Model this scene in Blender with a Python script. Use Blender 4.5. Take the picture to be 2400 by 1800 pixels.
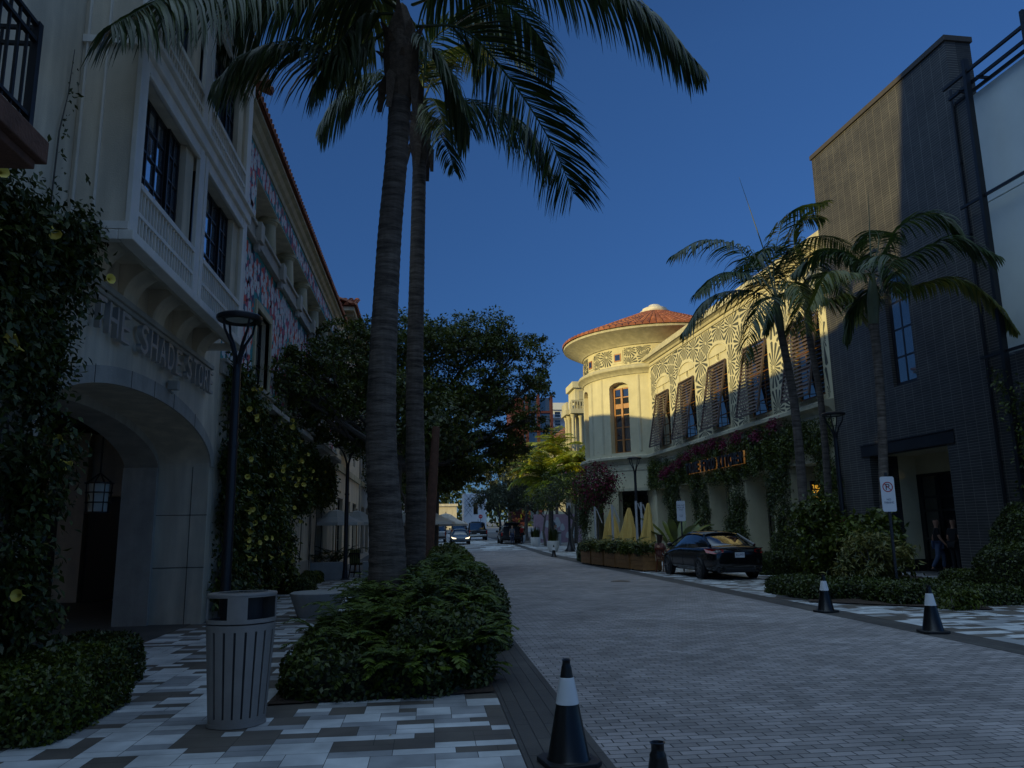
import bpy, bmesh, math, random
import numpy as np
from mathutils import Vector, Matrix, noise
R_ = math.radians
random.seed(7); rng = np.random.default_rng(7)
for o in list(bpy.data.objects): bpy.data.objects.remove(o)
S = bpy.context.scene; COL = S.collection
# ---------------------------------------------------------------- camera
cam = bpy.data.objects.new('camera', bpy.data.cameras.new('camera')); COL.objects.link(cam)
Mc = Matrix.Rotation(R_(-6.27), 4, 'Z') @ Matrix.Rotation(R_(10.75), 4, 'X') @ Matrix.Rotation(R_(0.9), 4, 'Y') @ Matrix.Rotation(R_(90), 4, 'X')
Mc.translation = (0, 0, 1.58)
cam.matrix_world = Mc
cam.data.sensor_fit = 'HORIZONTAL'; cam.data.sensor_width = 36; cam.data.lens = 36*1810/2400
cam.data.clip_end = 2000; cam.data.clip_start = 0.05
S.camera = cam
# ---------------------------------------------------------------- sky, sun, exposure
OVERHEAD_GAIN = 9.5; SUN_EL = 12.0; SUN_AZ = math.atan2(-1.0, -0.5)
w = bpy.data.worlds.new("World"); S.world = w; w.use_nodes = True
nt = w.node_tree; bg = nt.nodes['Background']
sky = nt.nodes.new('ShaderNodeTexSky'); sky.sky_type = 'NISHITA'; sky.sun_disc = False
sky.sun_elevation = R_(SUN_EL); sky.sun_rotation = SUN_AZ
sky.air_density = 1.0; sky.dust_density = 0.0; sky.ozone_density = 5.0; sky.altitude = 800
# added boost: sky overhead, out of view, brightened and warmed to fill the shade
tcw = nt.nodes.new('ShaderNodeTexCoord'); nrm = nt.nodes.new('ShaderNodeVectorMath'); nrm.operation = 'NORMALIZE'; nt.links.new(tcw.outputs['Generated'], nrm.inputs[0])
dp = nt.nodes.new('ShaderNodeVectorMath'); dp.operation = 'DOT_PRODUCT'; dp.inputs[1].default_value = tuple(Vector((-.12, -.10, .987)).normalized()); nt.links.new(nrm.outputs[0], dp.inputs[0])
def wmath(src, a, b, c, d, smooth=True):
    m = nt.nodes.new('ShaderNodeMapRange'); m.interpolation_type = 'SMOOTHSTEP' if smooth else 'LINEAR'
    for i, v in enumerate((a, b, c, d)): m.inputs[i+1].default_value = v
    nt.links.new(src, m.inputs[0]); return m.outputs[0]
def wmix(blend, fac, a, b):
    m = nt.nodes.new('ShaderNodeMix'); m.data_type = 'RGBA'; m.blend_type = blend
    for i, v in ((0, fac), (6, a), (7, b)):
        if isinstance(v, (int, float)): m.inputs[i].default_value = v
        elif isinstance(v, tuple): m.inputs[i].default_value = v
        else: nt.links.new(v, m.inputs[i])
    return m.outputs[2]
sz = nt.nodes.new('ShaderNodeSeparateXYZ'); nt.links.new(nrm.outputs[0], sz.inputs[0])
low_sky = wmix('MULTIPLY', 1.0, sky.outputs[0], wmix('MIX', wmath(sz.outputs[2], 0.0, .55, 0, 1, False), (.30, .39, .58, 1), (.68, .82, 1.0, 1)))
overhead = wmix('MULTIPLY', 1.0, sky.outputs[0], (OVERHEAD_GAIN*2.35, OVERHEAD_GAIN*1.28, OVERHEAD_GAIN*.70, 1))
nt.links.new(wmix('MIX', wmath(dp.outputs['Value'], .585, .90, 0, 1), low_sky, overhead), bg.inputs[0]); bg.inputs[1].default_value = 0.11
sun = bpy.data.objects.new('sun', bpy.data.lights.new('sun', 'SUN')); COL.objects.link(sun)
sun.data.energy = 4.2; sun.data.angle = R_(0.55); sun.data.color = (1.0, 0.82, 0.34)
sd = Vector((1.0, 0.5, -math.tan(R_(SUN_EL))*math.sqrt(1.25))).normalized()
sun.rotation_euler = sd.to_track_quat('-Z', 'Y').to_euler()
sun.location = (-40, -20, 20)
S.view_settings.view_transform = 'Standard'; S.view_settings.look = 'None'
S.view_settings.gamma = 1; S.view_settings.exposure = 0.0
S.render.engine = 'CYCLES'
# ---------------------------------------------------------------- materials
def newmat(name):
    m = bpy.data.materials.new(name); m.use_nodes = True
    return m, m.node_tree, m.node_tree.nodes['Principled BSDF']
def mat(name, col, rough=0.7, metal=0.0, var=0.12, scale=3.0, bump=0.15, bscale=30, spec=None, stain=None):
    m, t, p = newmat(name); N, L = t.nodes, t.links
    p.inputs['Roughness'].default_value = rough; p.inputs['Metallic'].default_value = metal
    if spec is not None: p.inputs['Specular IOR Level'].default_value = spec
    tc = N.new('ShaderNodeTexCoord')
    n1 = N.new('ShaderNodeTexNoise'); n1.inputs['Scale'].default_value = scale; n1.inputs['Detail'].default_value = 6
    n1.inputs['Roughness'].default_value = 0.65
    L.new(tc.outputs['Object'], n1.inputs['Vector'])
    r = N.new('ShaderNodeValToRGB'); c = Vector(col)
    r.color_ramp.elements[0].position = 0.3; r.color_ramp.elements[1].position = 0.7
    r.color_ramp.elements[0].color = (*[max(0, x*(1-var)) for x in c], 1)
    r.color_ramp.elements[1].color = (*[min(1, x*(1+var)) for x in c], 1)
    L.new(n1.outputs['Fac'], r.inputs['Fac']); out = r.outputs['Color']
    if stain:   # vertical streaks
        mp = N.new('ShaderNodeMapping'); mp.inputs['Scale'].default_value = (2.2, 2.2, 0.25)
        L.new(tc.outputs['Object'], mp.inputs['Vector'])
        n3 = N.new('ShaderNodeTexNoise'); n3.inputs['Scale'].default_value = 1.6; n3.inputs['Detail'].default_value = 5
        L.new(mp.outputs[0], n3.inputs['Vector'])
        r3 = N.new('ShaderNodeValToRGB'); r3.color_ramp.elements[0].position = .42; r3.color_ramp.elements[1].position = .68
        r3.color_ramp.elements[0].color = (1-stain,)*3+(1,); r3.color_ramp.elements[1].color = (1, 1, 1, 1)
        L.new(n3.outputs['Fac'], r3.inputs['Fac'])
        mx = N.new('ShaderNodeMix'); mx.data_type = 'RGBA'; mx.blend_type = 'MULTIPLY'; mx.inputs[0].default_value = 1
        L.new(out, mx.inputs[6]); L.new(r3.outputs[0], mx.inputs[7]); out = mx.outputs[2]
    L.new(out, p.inputs['Base Color'])
    if bump:
        n2 = N.new('ShaderNodeTexNoise'); n2.inputs['Scale'].default_value = bscale; n2.inputs['Detail'].default_value = 4
        L.new(tc.outputs['Object'], n2.inputs['Vector'])
        b = N.new('ShaderNodeBump'); b.inputs['Strength'].default_value = bump; b.inputs['Distance'].default_value = 0.02
        L.new(n2.outputs['Fac'], b.inputs['Height']); L.new(b.outputs[0], p.inputs['Normal'])
    return m
def island(name, cols, rough=0.6, const=False, bump=0.1, trans=0.0, weights=None, noisev=0.15, spec=0.5):
    """colour chosen per mesh island: leaves, tiles, pavers"""
    m, t, p = newmat(name); N, L = t.nodes, t.links
    g = N.new('ShaderNodeNewGeometry'); r = N.new('ShaderNodeValToRGB'); cr = r.color_ramp
    cr.interpolation = 'CONSTANT' if const else 'LINEAR'
    pos = np.cumsum([0]+list(weights))[:-1] if weights else np.linspace(0, 1 if not const else 1-1/len(cols), len(cols))
    while len(cr.elements) < len(cols): cr.elements.new(0.5)
    for e, q, c in zip(cr.elements, pos, cols): e.position = float(q)
    for i, c in enumerate(cols): cr.elements[i].color = (*c, 1)
    L.new(g.outputs['Random Per Island'], r.inputs['Fac'])
    tc = N.new('ShaderNodeTexCoord'); n1 = N.new('ShaderNodeTexNoise'); n1.inputs['Scale'].default_value = 2.3
    n1.inputs['Detail'].default_value = 5
    L.new(tc.outputs['Object'], n1.inputs['Vector'])
    mr = N.new('ShaderNodeMapRange'); mr.inputs[1].default_value = .3; mr.inputs[2].default_value = .7
    mr.inputs[3].default_value = 1-noisev*1.5; mr.inputs[4].default_value = 1+noisev
    L.new(n1.outputs['Fac'], mr.inputs[0])
    mx = N.new('ShaderNodeMix'); mx.data_type = 'RGBA'; mx.blend_type = 'MULTIPLY'; mx.inputs[0].default_value = 1
    L.new(r.outputs[0], mx.inputs[6]); L.new(mr.outputs[0], mx.inputs[7])
    L.new(mx.outputs[2], p.inputs['Base Color']); p.inputs['Roughness'].default_value = rough
    p.inputs['Specular IOR Level'].default_value = spec
    if trans:
        tr = N.new('ShaderNodeBsdfTranslucent'); ms = N.new('ShaderNodeMixShader'); ms.inputs[0].default_value = trans
        L.new(mx.outputs[2], tr.inputs[0]); L.new(p.outputs[0], ms.inputs[1]); L.new(tr.outputs[0], ms.inputs[2])
        L.new(ms.outputs[0], N['Material Output'].inputs[0])
    elif bump:
        n2 = N.new('ShaderNodeTexNoise'); n2.inputs['Scale'].default_value = 60
        L.new(tc.outputs['Object'], n2.inputs['Vector'])
        b = N.new('ShaderNodeBump'); b.inputs['Strength'].default_value = bump; b.inputs['Distance'].default_value = .01
        L.new(n2.outputs['Fac'], b.inputs['Height']); L.new(b.outputs[0], p.inputs['Normal'])
    return m
def brickmat(name, c1, c2, cm, bw, bh, mortar, axes='xy', rough=0.8, bump=0.6, offset=0.5, tint=None, bdist=0.01):
    m, t, p = newmat(name); N, L = t.nodes, t.links
    tc = N.new('ShaderNodeTexCoord'); sp = N.new('ShaderNodeSeparateXYZ'); cb = N.new('ShaderNodeCombineXYZ')
    L.new(tc.outputs['Object'], sp.inputs[0])
    L.new(sp.outputs['XYZ'.index(axes[0].upper())], cb.inputs[0]); L.new(sp.outputs['XYZ'.index(axes[1].upper())], cb.inputs[1])
    b = N.new('ShaderNodeTexBrick'); L.new(cb.outputs[0], b.inputs['Vector'])
    b.inputs['Scale'].default_value = 1; b.inputs['Brick Width'].default_value = bw; b.inputs['Row Height'].default_value = bh
    b.inputs['Mortar Size'].default_value = mortar; b.inputs['Mortar Smooth'].default_value = .3; b.offset = offset
    b.inputs['Color1'].default_value = (*c1, 1); b.inputs['Color2'].default_value = (*c2, 1); b.inputs['Mortar'].default_value = (*cm, 1)
    n = N.new('ShaderNodeTexNoise'); n.inputs['Scale'].default_value = .9; n.inputs['Detail'].default_value = 8; n.inputs['Roughness'].default_value = .7
    L.new(tc.outputs['Object'], n.inputs['Vector'])
    mr = N.new('ShaderNodeMapRange'); mr.inputs[1].default_value = .3; mr.inputs[2].default_value = .7
    mr.inputs[3].default_value = .68; mr.inputs[4].default_value = 1.25
    L.new(n.outputs['Fac'], mr.inputs[0])
    mx = N.new('ShaderNodeMix'); mx.data_type = 'RGBA'; mx.blend_type = 'MULTIPLY'; mx.inputs[0].default_value = 1
    L.new(b.outputs['Color'], mx.inputs[6]); L.new(mr.outputs[0], mx.inputs[7]); L.new(mx.outputs[2], p.inputs['Base Color'])
    n5 = N.new('ShaderNodeTexNoise'); n5.inputs['Scale'].default_value = .22; n5.inputs['Detail'].default_value = 10; n5.inputs['Roughness'].default_value = .75; n5.inputs['Distortion'].default_value = .8
    L.new(tc.outputs['Object'], n5.inputs['Vector']); m5 = N.new('ShaderNodeMapRange'); m5.inputs[1].default_value = .35; m5.inputs[2].default_value = .62; m5.inputs[3].default_value = .72; m5.inputs[4].default_value = 1.1
    L.new(n5.outputs['Fac'], m5.inputs[0]); my = N.new('ShaderNodeMix'); my.data_type = 'RGBA'; my.blend_type = 'MULTIPLY'; my.inputs[0].default_value = 1
    L.new(mx.outputs[2], my.inputs[6]); L.new(m5.outputs[0], my.inputs[7]); L.new(my.outputs[2], p.inputs['Base Color'])
    bp = N.new('ShaderNodeBump'); bp.inputs['Strength'].default_value = bump; bp.inputs['Distance'].default_value = bdist; bp.invert = True
    L.new(b.outputs['Fac'], bp.inputs['Height'])
    n2 = N.new('ShaderNodeTexNoise'); n2.inputs['Scale'].default_value = 45; L.new(tc.outputs['Object'], n2.inputs['Vector'])
    b2 = N.new('ShaderNodeBump'); b2.inputs['Strength'].default_value = .25; b2.inputs['Distance'].default_value = .01
    L.new(n2.outputs['Fac'], b2.inputs['Height']); L.new(bp.outputs[0], b2.inputs['Normal']); L.new(b2.outputs[0], p.inputs['Normal'])
    p.inputs['Roughness'].default_value = rough
    return m
def glassmat(name, col=(.02, .025, .03), rough=0.03, spec=1.0):
    m, t, p = newmat(name)
    p.inputs['Base Color'].default_value = (*col, 1); p.inputs['Roughness'].default_value = rough
    p.inputs['Specular IOR Level'].default_value = spec; p.inputs['IOR'].default_value = 1.9
    tc = t.nodes.new('ShaderNodeTexCoord'); n = t.nodes.new('ShaderNodeTexNoise'); n.inputs['Scale'].default_value = 1.5
    t.links.new(tc.outputs['Object'], n.inputs[0]); b = t.nodes.new('ShaderNodeBump'); b.inputs['Strength'].default_value = .04
    b.inputs['Distance'].default_value = .05
    t.links.new(n.outputs['Fac'], b.inputs['Height']); t.links.new(b.outputs[0], p.inputs['Normal'])
    return m
def emit(name, col, s):
    m, t, p = newmat(name); p.inputs['Base Color'].default_value = (*col, 1)
    p.inputs['Emission Color'].default_value = (*col, 1); p.inputs['Emission Strength'].default_value = s
    return m
M = {}
M['stucco'] = mat('stucco', (.74, .65, .50), .85, var=.1, scale=1.2, bump=.25, bscale=60, stain=.25)
M['stone'] = mat('cast_stone', (.46, .43, .37), .8, var=.14, scale=2.5, bump=.3, bscale=40, stain=.2)
M['cream'] = mat('cream_stucco', (.58, .52, .34), .85, var=.12, scale=.8, bump=.2, bscale=50, stain=.05)
M['creamtrim'] = mat('cream_trim', (.52, .47, .32), .8, var=.1, scale=2, bump=.15, stain=.2)
M['whitewood'] = mat('white_painted_wood', (.80, .75, .66), .5, var=.07, scale=4, bump=.05, stain=.12)
M['darkmetal'] = mat('dark_metal', (.018, .019, .022), .4, .3, var=.2, bump=.05)
M['lampmetal'] = mat('bronze_lamp_paint', (.035, .036, .042), .38, .5, var=.15, bump=.03)
M['glass'] = glassmat('window_glass')
M['skyglass'] = glassmat('coated_window_glass', (.62, .68, .74), .03)
M['skyglass'].node_tree.nodes['Principled BSDF'].inputs['Metallic'].default_value = .85
M['darkglass'] = glassmat('dark_glass', (.006, .007, .009), .05, .6)
M['roof'] = island('clay_tile', [(.20, .055, .025), (.30, .085, .035), (.36, .12, .05), (.16, .045, .025)], .75)
M['blackbrick'] = brickmat('black_brick', (.034, .033, .032), (.052, .05, .048), (.21, .19, .16), .43, .082, .007, 'yz', .55, .8, offset=0.0)
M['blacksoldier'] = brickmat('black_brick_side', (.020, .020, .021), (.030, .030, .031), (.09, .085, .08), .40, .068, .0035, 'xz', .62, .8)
M['road'] = brickmat('street_brick_pavers', (.22, .205, .20), (.37, .34, .335), (.03, .03, .032), .2, .1, .006, 'xy', .7, .5)
M['band'] = brickmat('dark_paver_band', (.055, .05, .047), (.075, .07, .064), (.015, .015, .015), .9, .12, .005, 'yx', .75, .5)
M['tiles'] = island('mosaic_pavers', [(.12, .105, .088), (.115, .1, .085), (.30, .31, .32), (.54, .56, .57), (.56, .58, .585)], .62, True, weights=[.19, .17, .28, .19, .17], bump=.12, noisev=.22)
M['grout'] = mat('grout', (.07, .07, .07), .9)
M['darkpave'] = brickmat('dark_entry_pavers', (.055, .053, .052), (.07, .067, .065), (.03, .03, .03), .6, .3, .004, 'xy', .6, .3)
M['soil'] = mat('soil_mulch', (.045, .028, .018), .95, var=.5, scale=25, bump=1.0, bscale=60)
M['ground'] = mat('far_ground', (.16, .155, .15), .9)
GA = [(.035, .052, .004), (.058, .08, .006), (.085, .11, .008), (.12, .14, .012)]
M['leaf'] = island('dark_leaf', GA, .42, trans=.22, noisev=.3)
M['leafd'] = island('deep_leaf', [(.022, .034, .004), (.038, .054, .005), (.055, .075, .007), (.075, .095, .01)], .45, trans=.2, noisev=.3)
M['fern'] = island('fern_green', [(.06, .095, .005), (.09, .13, .008), (.13, .18, .012)], .5, trans=.25, noisev=.25)
M['olive'] = island('olive_leaf', [(.04, .055, .03), (.07, .085, .045), (.10, .11, .06)], .5, trans=.2, noisev=.25)
M['palm'] = island('palm_green', [(.018, .04, .010), (.03, .058, .014), (.05, .08, .018), (.075, .10, .02)], .36, trans=.3, noisev=.2)
M['palmy'] = island('palm_yellow_green', [(.06, .09, .015), (.11, .13, .02), (.19, .17, .025), (.08, .10, .02)], .4, trans=.3, noisev=.2)
M['palmlit'] = island('bright_palm', [(.20, .26, .015), (.32, .34, .02), (.42, .38, .03)], .4, trans=.35, noisev=.25)
M['croton'] = island('variegated_leaf', [(.05, .08, .02), (.16, .15, .03), (.24, .2, .05)], .45, trans=.2)
M['bougain'] = island('magenta_bract', [(.13, .006, .035), (.20, .012, .055), (.08, .006, .025)], .6, trans=.3)
M['yflower'] = mat('yellow_flower', (.72, .55, .09), .5, var=.1, bump=0)
M['bark'] = mat('grey_bark', (.09, .08, .07), .9, var=.35, scale=9, bump=.7, bscale=25)
M['redbark'] = mat('reddish_bark', (.12, .055, .035), .85, var=.3, scale=8, bump=.4)
M['crownshaft'] = mat('green_crownshaft', (.085, .10, .05), .5, var=.15, scale=5, bump=.05)
M['boot'] = mat('dry_palm_fibre', (.11, .078, .055), .9, var=.45, scale=14, bump=.6, bscale=50)
M['wood'] = mat('planter_timber', (.26, .125, .04), .55, var=.25, scale=5, bump=.1)
M['shutter'] = mat('brown_shutter', (.085, .058, .046), .55, var=.2, scale=5, bump=.05)
M['oakwin'] = mat('oak_window_frame', (.34, .14, .035), .5, var=.15, scale=6, bump=.05)
M['canvasy'] = mat('yellow_canvas', (.64, .43, .12), .8, var=.12, scale=3, bump=.2, bscale=20)
M['canvasw'] = mat('white_canvas', (.78, .76, .70), .8, var=.06, bump=.1)
M['alu'] = mat('white_metal_mast', (.5, .52, .55), .4, .2, var=.05, bump=0)
M['conc'] = mat('concrete', (.36, .355, .34), .75, var=.12, scale=4, bump=.25, bscale=60)
M['whitepot'] = mat('white_pot', (.6, .6, .58), .5, var=.06, bump=.05)
M['reddark'] = mat('dark_red_frame', (.065, .012, .013), .8)
M['letter'] = mat('grey_letter_metal', (.40, .39, .37), .5, .2, var=.08, bump=0)
M['terra'] = mat('terracotta', (.4, .13, .06), .8)
M['paintblk'] = mat('black_car_paint', (.006, .0065, .008), .12, 0, var=.05, bump=0, spec=.8)
M['rubber'] = mat('black_rubber', (.006, .006, .007), .55, var=.2, bump=.05)
M['coping'] = mat('dark_coping', (.05, .042, .038), .7)
M['conebody'] = mat('cone_black_plastic', (.005, .005, .0055), .28, var=.2, bump=.02, spec=.45)
M['reflect'] = mat('reflective_collar', (.62, .64, .66), .35, var=.06, bump=.02)
M['chrome'] = mat('chrome', (.6, .6, .6), .15, 1, var=.05, bump=0)
M['rim'] = mat('grey_alloy', (.22, .22, .23), .35, .8, var=.1, bump=0)
M['redlens'] = mat('red_lens', (.35, .01, .01), .15, var=.1, bump=0, spec=.8)
M['trash'] = mat('grey_powder_coat', (.25, .225, .205), .5, .2, var=.08, scale=6, bump=.1, bscale=90)
M['steel'] = mat('brushed_steel', (.3, .3, .3), .3, .9, var=.1, bump=.03)
M['white'] = mat('white_sign', (.62, .64, .68), .5, var=.03, bump=0)
M['black'] = mat('black_paint', (.01, .01, .012), .6, bump=0)
M['blueink'] = mat('dark_blue_ink', (.02, .03, .09), .6, bump=0)
M['red'] = mat('red_paint', (.4, .015, .02), .6, bump=0)
M['skin'] = mat('skin', (.42, .22, .14), .55, var=.05, bump=0)
M['hair'] = mat('brown_hair', (.03, .014, .008), .5, var=.3, bump=.3)
M['chairred'] = mat('red_brown_metal', (.16, .035, .02), .4, .3, var=.15, bump=0)
M['teal'] = mat('mural_teal', (.03, .26, .28), .8, bump=0)
M['coral'] = mat('mural_coral', (.68, .11, .07), .8, bump=0)
M['rose'] = mat('mural_rose', (.52, .11, .18), .8, bump=0)
M['petal'] = mat('mural_white', (.62, .63, .64), .8, var=.08, bump=0)
M['bluegrey'] = mat('mural_blue', (.08, .13, .2), .8, bump=0)
M['fanink'] = mat('fan_grey_paint', (.065, .07, .06), .8, var=.2, bump=0)
M['frost'] = mat('frosted_white_panel', (.62, .66, .62), .3, var=.06, scale=.7, bump=.02)
M['int'] = mat('interior_plaster', (.6, .55, .47), .9, stain=.2)
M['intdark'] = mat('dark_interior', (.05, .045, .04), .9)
M['doordark'] = mat('black_door', (.012, .012, .013), .4, bump=0)
M['doorbrown'] = mat('brown_door', (.10, .035, .02), .5, bump=0)

# ---------------------------------------------------------------- objects and mesh helpers
def link(o, parent=None):
    COL.objects.link(o)
    if parent is not None: o.parent = parent
    return o
def tag(o, label=None, cat=None, group=None, kind=None):
    if label: o['label'] = label
    if cat: o['category'] = cat
    if group: o['group'] = group
    if kind: o['kind'] = kind
    return o
def thing(name, label, cat, loc=(0, 0, 0), rz=0, group=None):
    o = bpy.data.objects.new(name, None); o.empty_display_size = .2
    o.location = loc; o.rotation_euler = (0, 0, rz); COL.objects.link(o)
    return tag(o, label, cat, group)
def rootmat(o):
    m = Matrix.LocRotScale(o.location, o.rotation_euler, o.scale)
    return rootmat(o.parent) @ m if o.parent else m
def dup(o, loc=None, rz=None, label=None, parent=None):
    c = o.copy(); COL.objects.link(c); c.parent = parent
    if loc is not None: c.location = loc
    if rz is not None: c.rotation_euler = (0, 0, rz)
    if label: c['label'] = label
    for ch in list(o.children): dup(ch, parent=c)
    return c
LOCAL = [False]
class MB:
    def __init__(s): s.v = []; s.f = []; s.m = []; s.cur = 0
    def add(s, vs, fs):
        n = len(s.v); s.v += [tuple(p) for p in vs]
        for f in fs: s.f.append(tuple(i+n for i in f)); s.m.append(s.cur)
        return s
    def box(s, x0, x1, y0, y1, z0, z1):
        s.add([(x0, y0, z0), (x1, y0, z0), (x1, y1, z0), (x0, y1, z0), (x0, y0, z1), (x1, y0, z1), (x1, y1, z1), (x0, y1, z1)],
              [(0, 3, 2, 1), (4, 5, 6, 7), (0, 1, 5, 4), (1, 2, 6, 5), (2, 3, 7, 6), (3, 0, 4, 7)]); return s
    def beam(s, a, b, w, h=None, up=(0, 0, 1)):
        a, b = Vector(a), Vector(b); h = h or w; d = (b-a).normalized(); u = Vector(up)
        if abs(d.dot(u)) > .95: u = Vector((1, 0, 0))
        x = d.cross(u).normalized(); z = x.cross(d); vs = []
        for p in (a, b):
            for i, j in ((-1, -1), (1, -1), (1, 1), (-1, 1)): vs.append(p+x*w/2*i+z*h/2*j)
        s.add(vs, [(0, 3, 2, 1), (4, 5, 6, 7), (0, 1, 5, 4), (1, 2, 6, 5), (2, 3, 7, 6), (3, 0, 4, 7)]); return s
    def tube(s, pts, rad, n=8, caps=True):
        pts = [Vector(p) for p in pts]; rad = [rad]*len(pts) if not hasattr(rad, '__len__') else rad
        base = len(s.v); prev = None
        for i, p in enumerate(pts):
            d = (pts[min(i+1, len(pts)-1)]-pts[max(i-1, 0)]).normalized()
            if prev is None:
                x = d.cross(Vector((0, 1, 0)) if abs(d.y) < .9 else Vector((1, 0, 0))).normalized()
            else: x = (prev-d*prev.dot(d)).normalized()
            prev = x; y = d.cross(x)
            for k in range(n):
                a = 2*math.pi*k/n; s.v.append(tuple(p+(x*math.cos(a)+y*math.sin(a))*rad[i]))
        for i in range(len(pts)-1):
            for k in range(n):
                a = base+i*n+k; b = base+i*n+(k+1) % n
                s.f.append((a, b, b+n, a+n)); s.m.append(s.cur)
        if caps:
            s.f.append(tuple(base+k for k in reversed(range(n)))); s.m.append(s.cur)
            s.f.append(tuple(base+(len(pts)-1)*n+k for k in range(n))); s.m.append(s.cur)
        return s
    def lathe(s, prof, c=(0, 0, 0), n=24, a0=0, a1=2*math.pi, sx=1, sy=1):
        full = abs(a1-a0-2*math.pi) < 1e-6; cols = n if full else n+1; base = len(s.v)
        for k in range(cols):
            a = a0+(a1-a0)*k/n
            for r, z in prof: s.v.append((c[0]+math.cos(a)*r*sx, c[1]+math.sin(a)*r*sy, c[2]+z))
        m = len(prof)
        for k in range(n):
            k2 = (k+1) % cols
            for j in range(m-1):
                s.f.append((base+k*m+j, base+k2*m+j, base+k2*m+j+1, base+k*m+j+1)); s.m.append(s.cur)
        return s
    def prism(s, poly, axis, t0, t1):
        """poly in 2D extruded along axis: 'x' -> (y,z), 'y' -> (x,z), 'z' -> (x,y)"""
        f = {'x': lambda a, b, t: (t, a, b), 'y': lambda a, b, t: (a, t, b), 'z': lambda a, b, t: (a, b, t)}[axis]
        n = len(poly); vs = [f(a, b, t0) for a, b in poly]+[f(a, b, t1) for a, b in poly]
        s.add(vs, [tuple(range(n)), tuple(reversed(range(n, 2*n)))]+[(i, i+n, (i+1) % n+n, (i+1) % n) for i in range(n)]); return s
    def build(s, name, mats, parent=None, smooth=False, bevel=0, world=False, sub=0, fixn=True):
        me = bpy.data.meshes.new(name); vs = s.v
        if world and parent is not None and not LOCAL[0]:
            im = rootmat(parent).inverted(); vs = [tuple(im @ Vector(p)) for p in vs]
        me.from_pydata(vs, [], s.f)
        for m in (mats if isinstance(mats, (list, tuple)) else [mats]): me.materials.append(m)
        if any(s.m): me.polygons.foreach_set('material_index', s.m)
        if fixn:
            bm = bmesh.new(); bm.from_mesh(me); bmesh.ops.recalc_face_normals(bm, faces=bm.faces); bm.to_mesh(me); bm.free()
        if smooth: me.polygons.foreach_set('use_smooth', [True]*len(me.polygons))
        me.update(); o = bpy.data.objects.new(name, me); link(o, parent)
        if bevel:
            b = o.modifiers.new('bevel', 'BEVEL'); b.width = bevel; b.segments = 2; b.limit_method = 'ANGLE'
        if sub:
            b = o.modifiers.new('sub', 'SUBSURF'); b.levels = sub; b.render_levels = sub
        if smooth and not sub:
            try: me.set_sharp_from_angle(angle=R_(40))
            except Exception: pass
        return o
def npmesh(name, V, F, m, parent=None, world=True, smooth=False):
    V = np.asarray(V, float).reshape(-1, 3); F = np.asarray(F, np.int32); k = F.shape[1]
    if world and parent is not None and not LOCAL[0]:
        im = np.array(rootmat(parent).inverted()); V = V @ im[:3, :3].T+im[:3, 3]
    me = bpy.data.meshes.new(name)
    me.vertices.add(len(V)); me.vertices.foreach_set('co', V.ravel())
    me.loops.add(F.size); me.loops.foreach_set('vertex_index', F.ravel())
    me.polygons.add(len(F)); me.polygons.foreach_set('loop_start', np.arange(0, F.size, k, dtype=np.int32))
    me.polygons.foreach_set('loop_total', np.full(len(F), k, np.int32))
    me.materials.append(m); me.update(calc_edges=True); me.validate()
    if smooth: me.polygons.foreach_set('use_smooth', [True]*len(F))
    o = bpy.data.objects.new(name, me); return link(o, parent)
def unit(a): return a/np.maximum(np.linalg.norm(a, axis=-1, keepdims=True), 1e-9)
def leafgeo(P, size, nb=None, bias=.8, droop=.3, wid=.45, jit=.35, curl=.15):
    """quads: one folded leaf per point; nb = outward direction per point"""
    n = len(P); nb = np.zeros((n, 3)) if nb is None else np.asarray(nb)
    N = unit(nb*bias+rng.normal(size=(n, 3))*.6+np.array([0, 0, .25])); T = rng.normal(size=(n, 3))+np.array([0, 0, -droop*2])+nb*.5
    T = unit(T-N*(T*N).sum(1, keepdims=True)); B = np.cross(N, T); L = (size*(1+rng.uniform(-jit, jit, n)))[:, None]; W = L*wid
    a = P; b = P+T*L*.45+B*W*.5+N*L*curl*.5; c = P+T*L-N*L*curl; d = P+T*L*.45-B*W*.5+N*L*curl*.5
    V = np.stack([a, b, c, d], 1).reshape(-1, 3); return V, np.arange(4*n).reshape(-1, 4)
def leaves(name, P, size, m, parent=None, **k):
    V, F = leafgeo(np.asarray(P, float), size, **k); return npmesh(name, V, F, m, parent)
def blob_pts(c, r, n, shell=.55, flat=1.0, clump=0, cs=.28):
    """points in an ellipsoid biased to its surface and gathered in clumps"""
    c = np.array(c, float); r = np.array(r, float)
    if clump:
        d = unit(rng.normal(size=(clump, 3))); q = d*(shell+(1-shell)*rng.uniform(0, 1, (clump, 1))**.6)
        i = rng.integers(0, clump, n); P = q[i]+rng.normal(size=(n, 3))*cs*rng.uniform(.5, 1.2, (clump, 1))[i]
    else:
        d = unit(rng.normal(size=(n, 3))); P = d*(shell+(1-shell)*rng.uniform(0, 1, (n, 1))**.6)
    return c+P*r, unit(P)
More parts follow.
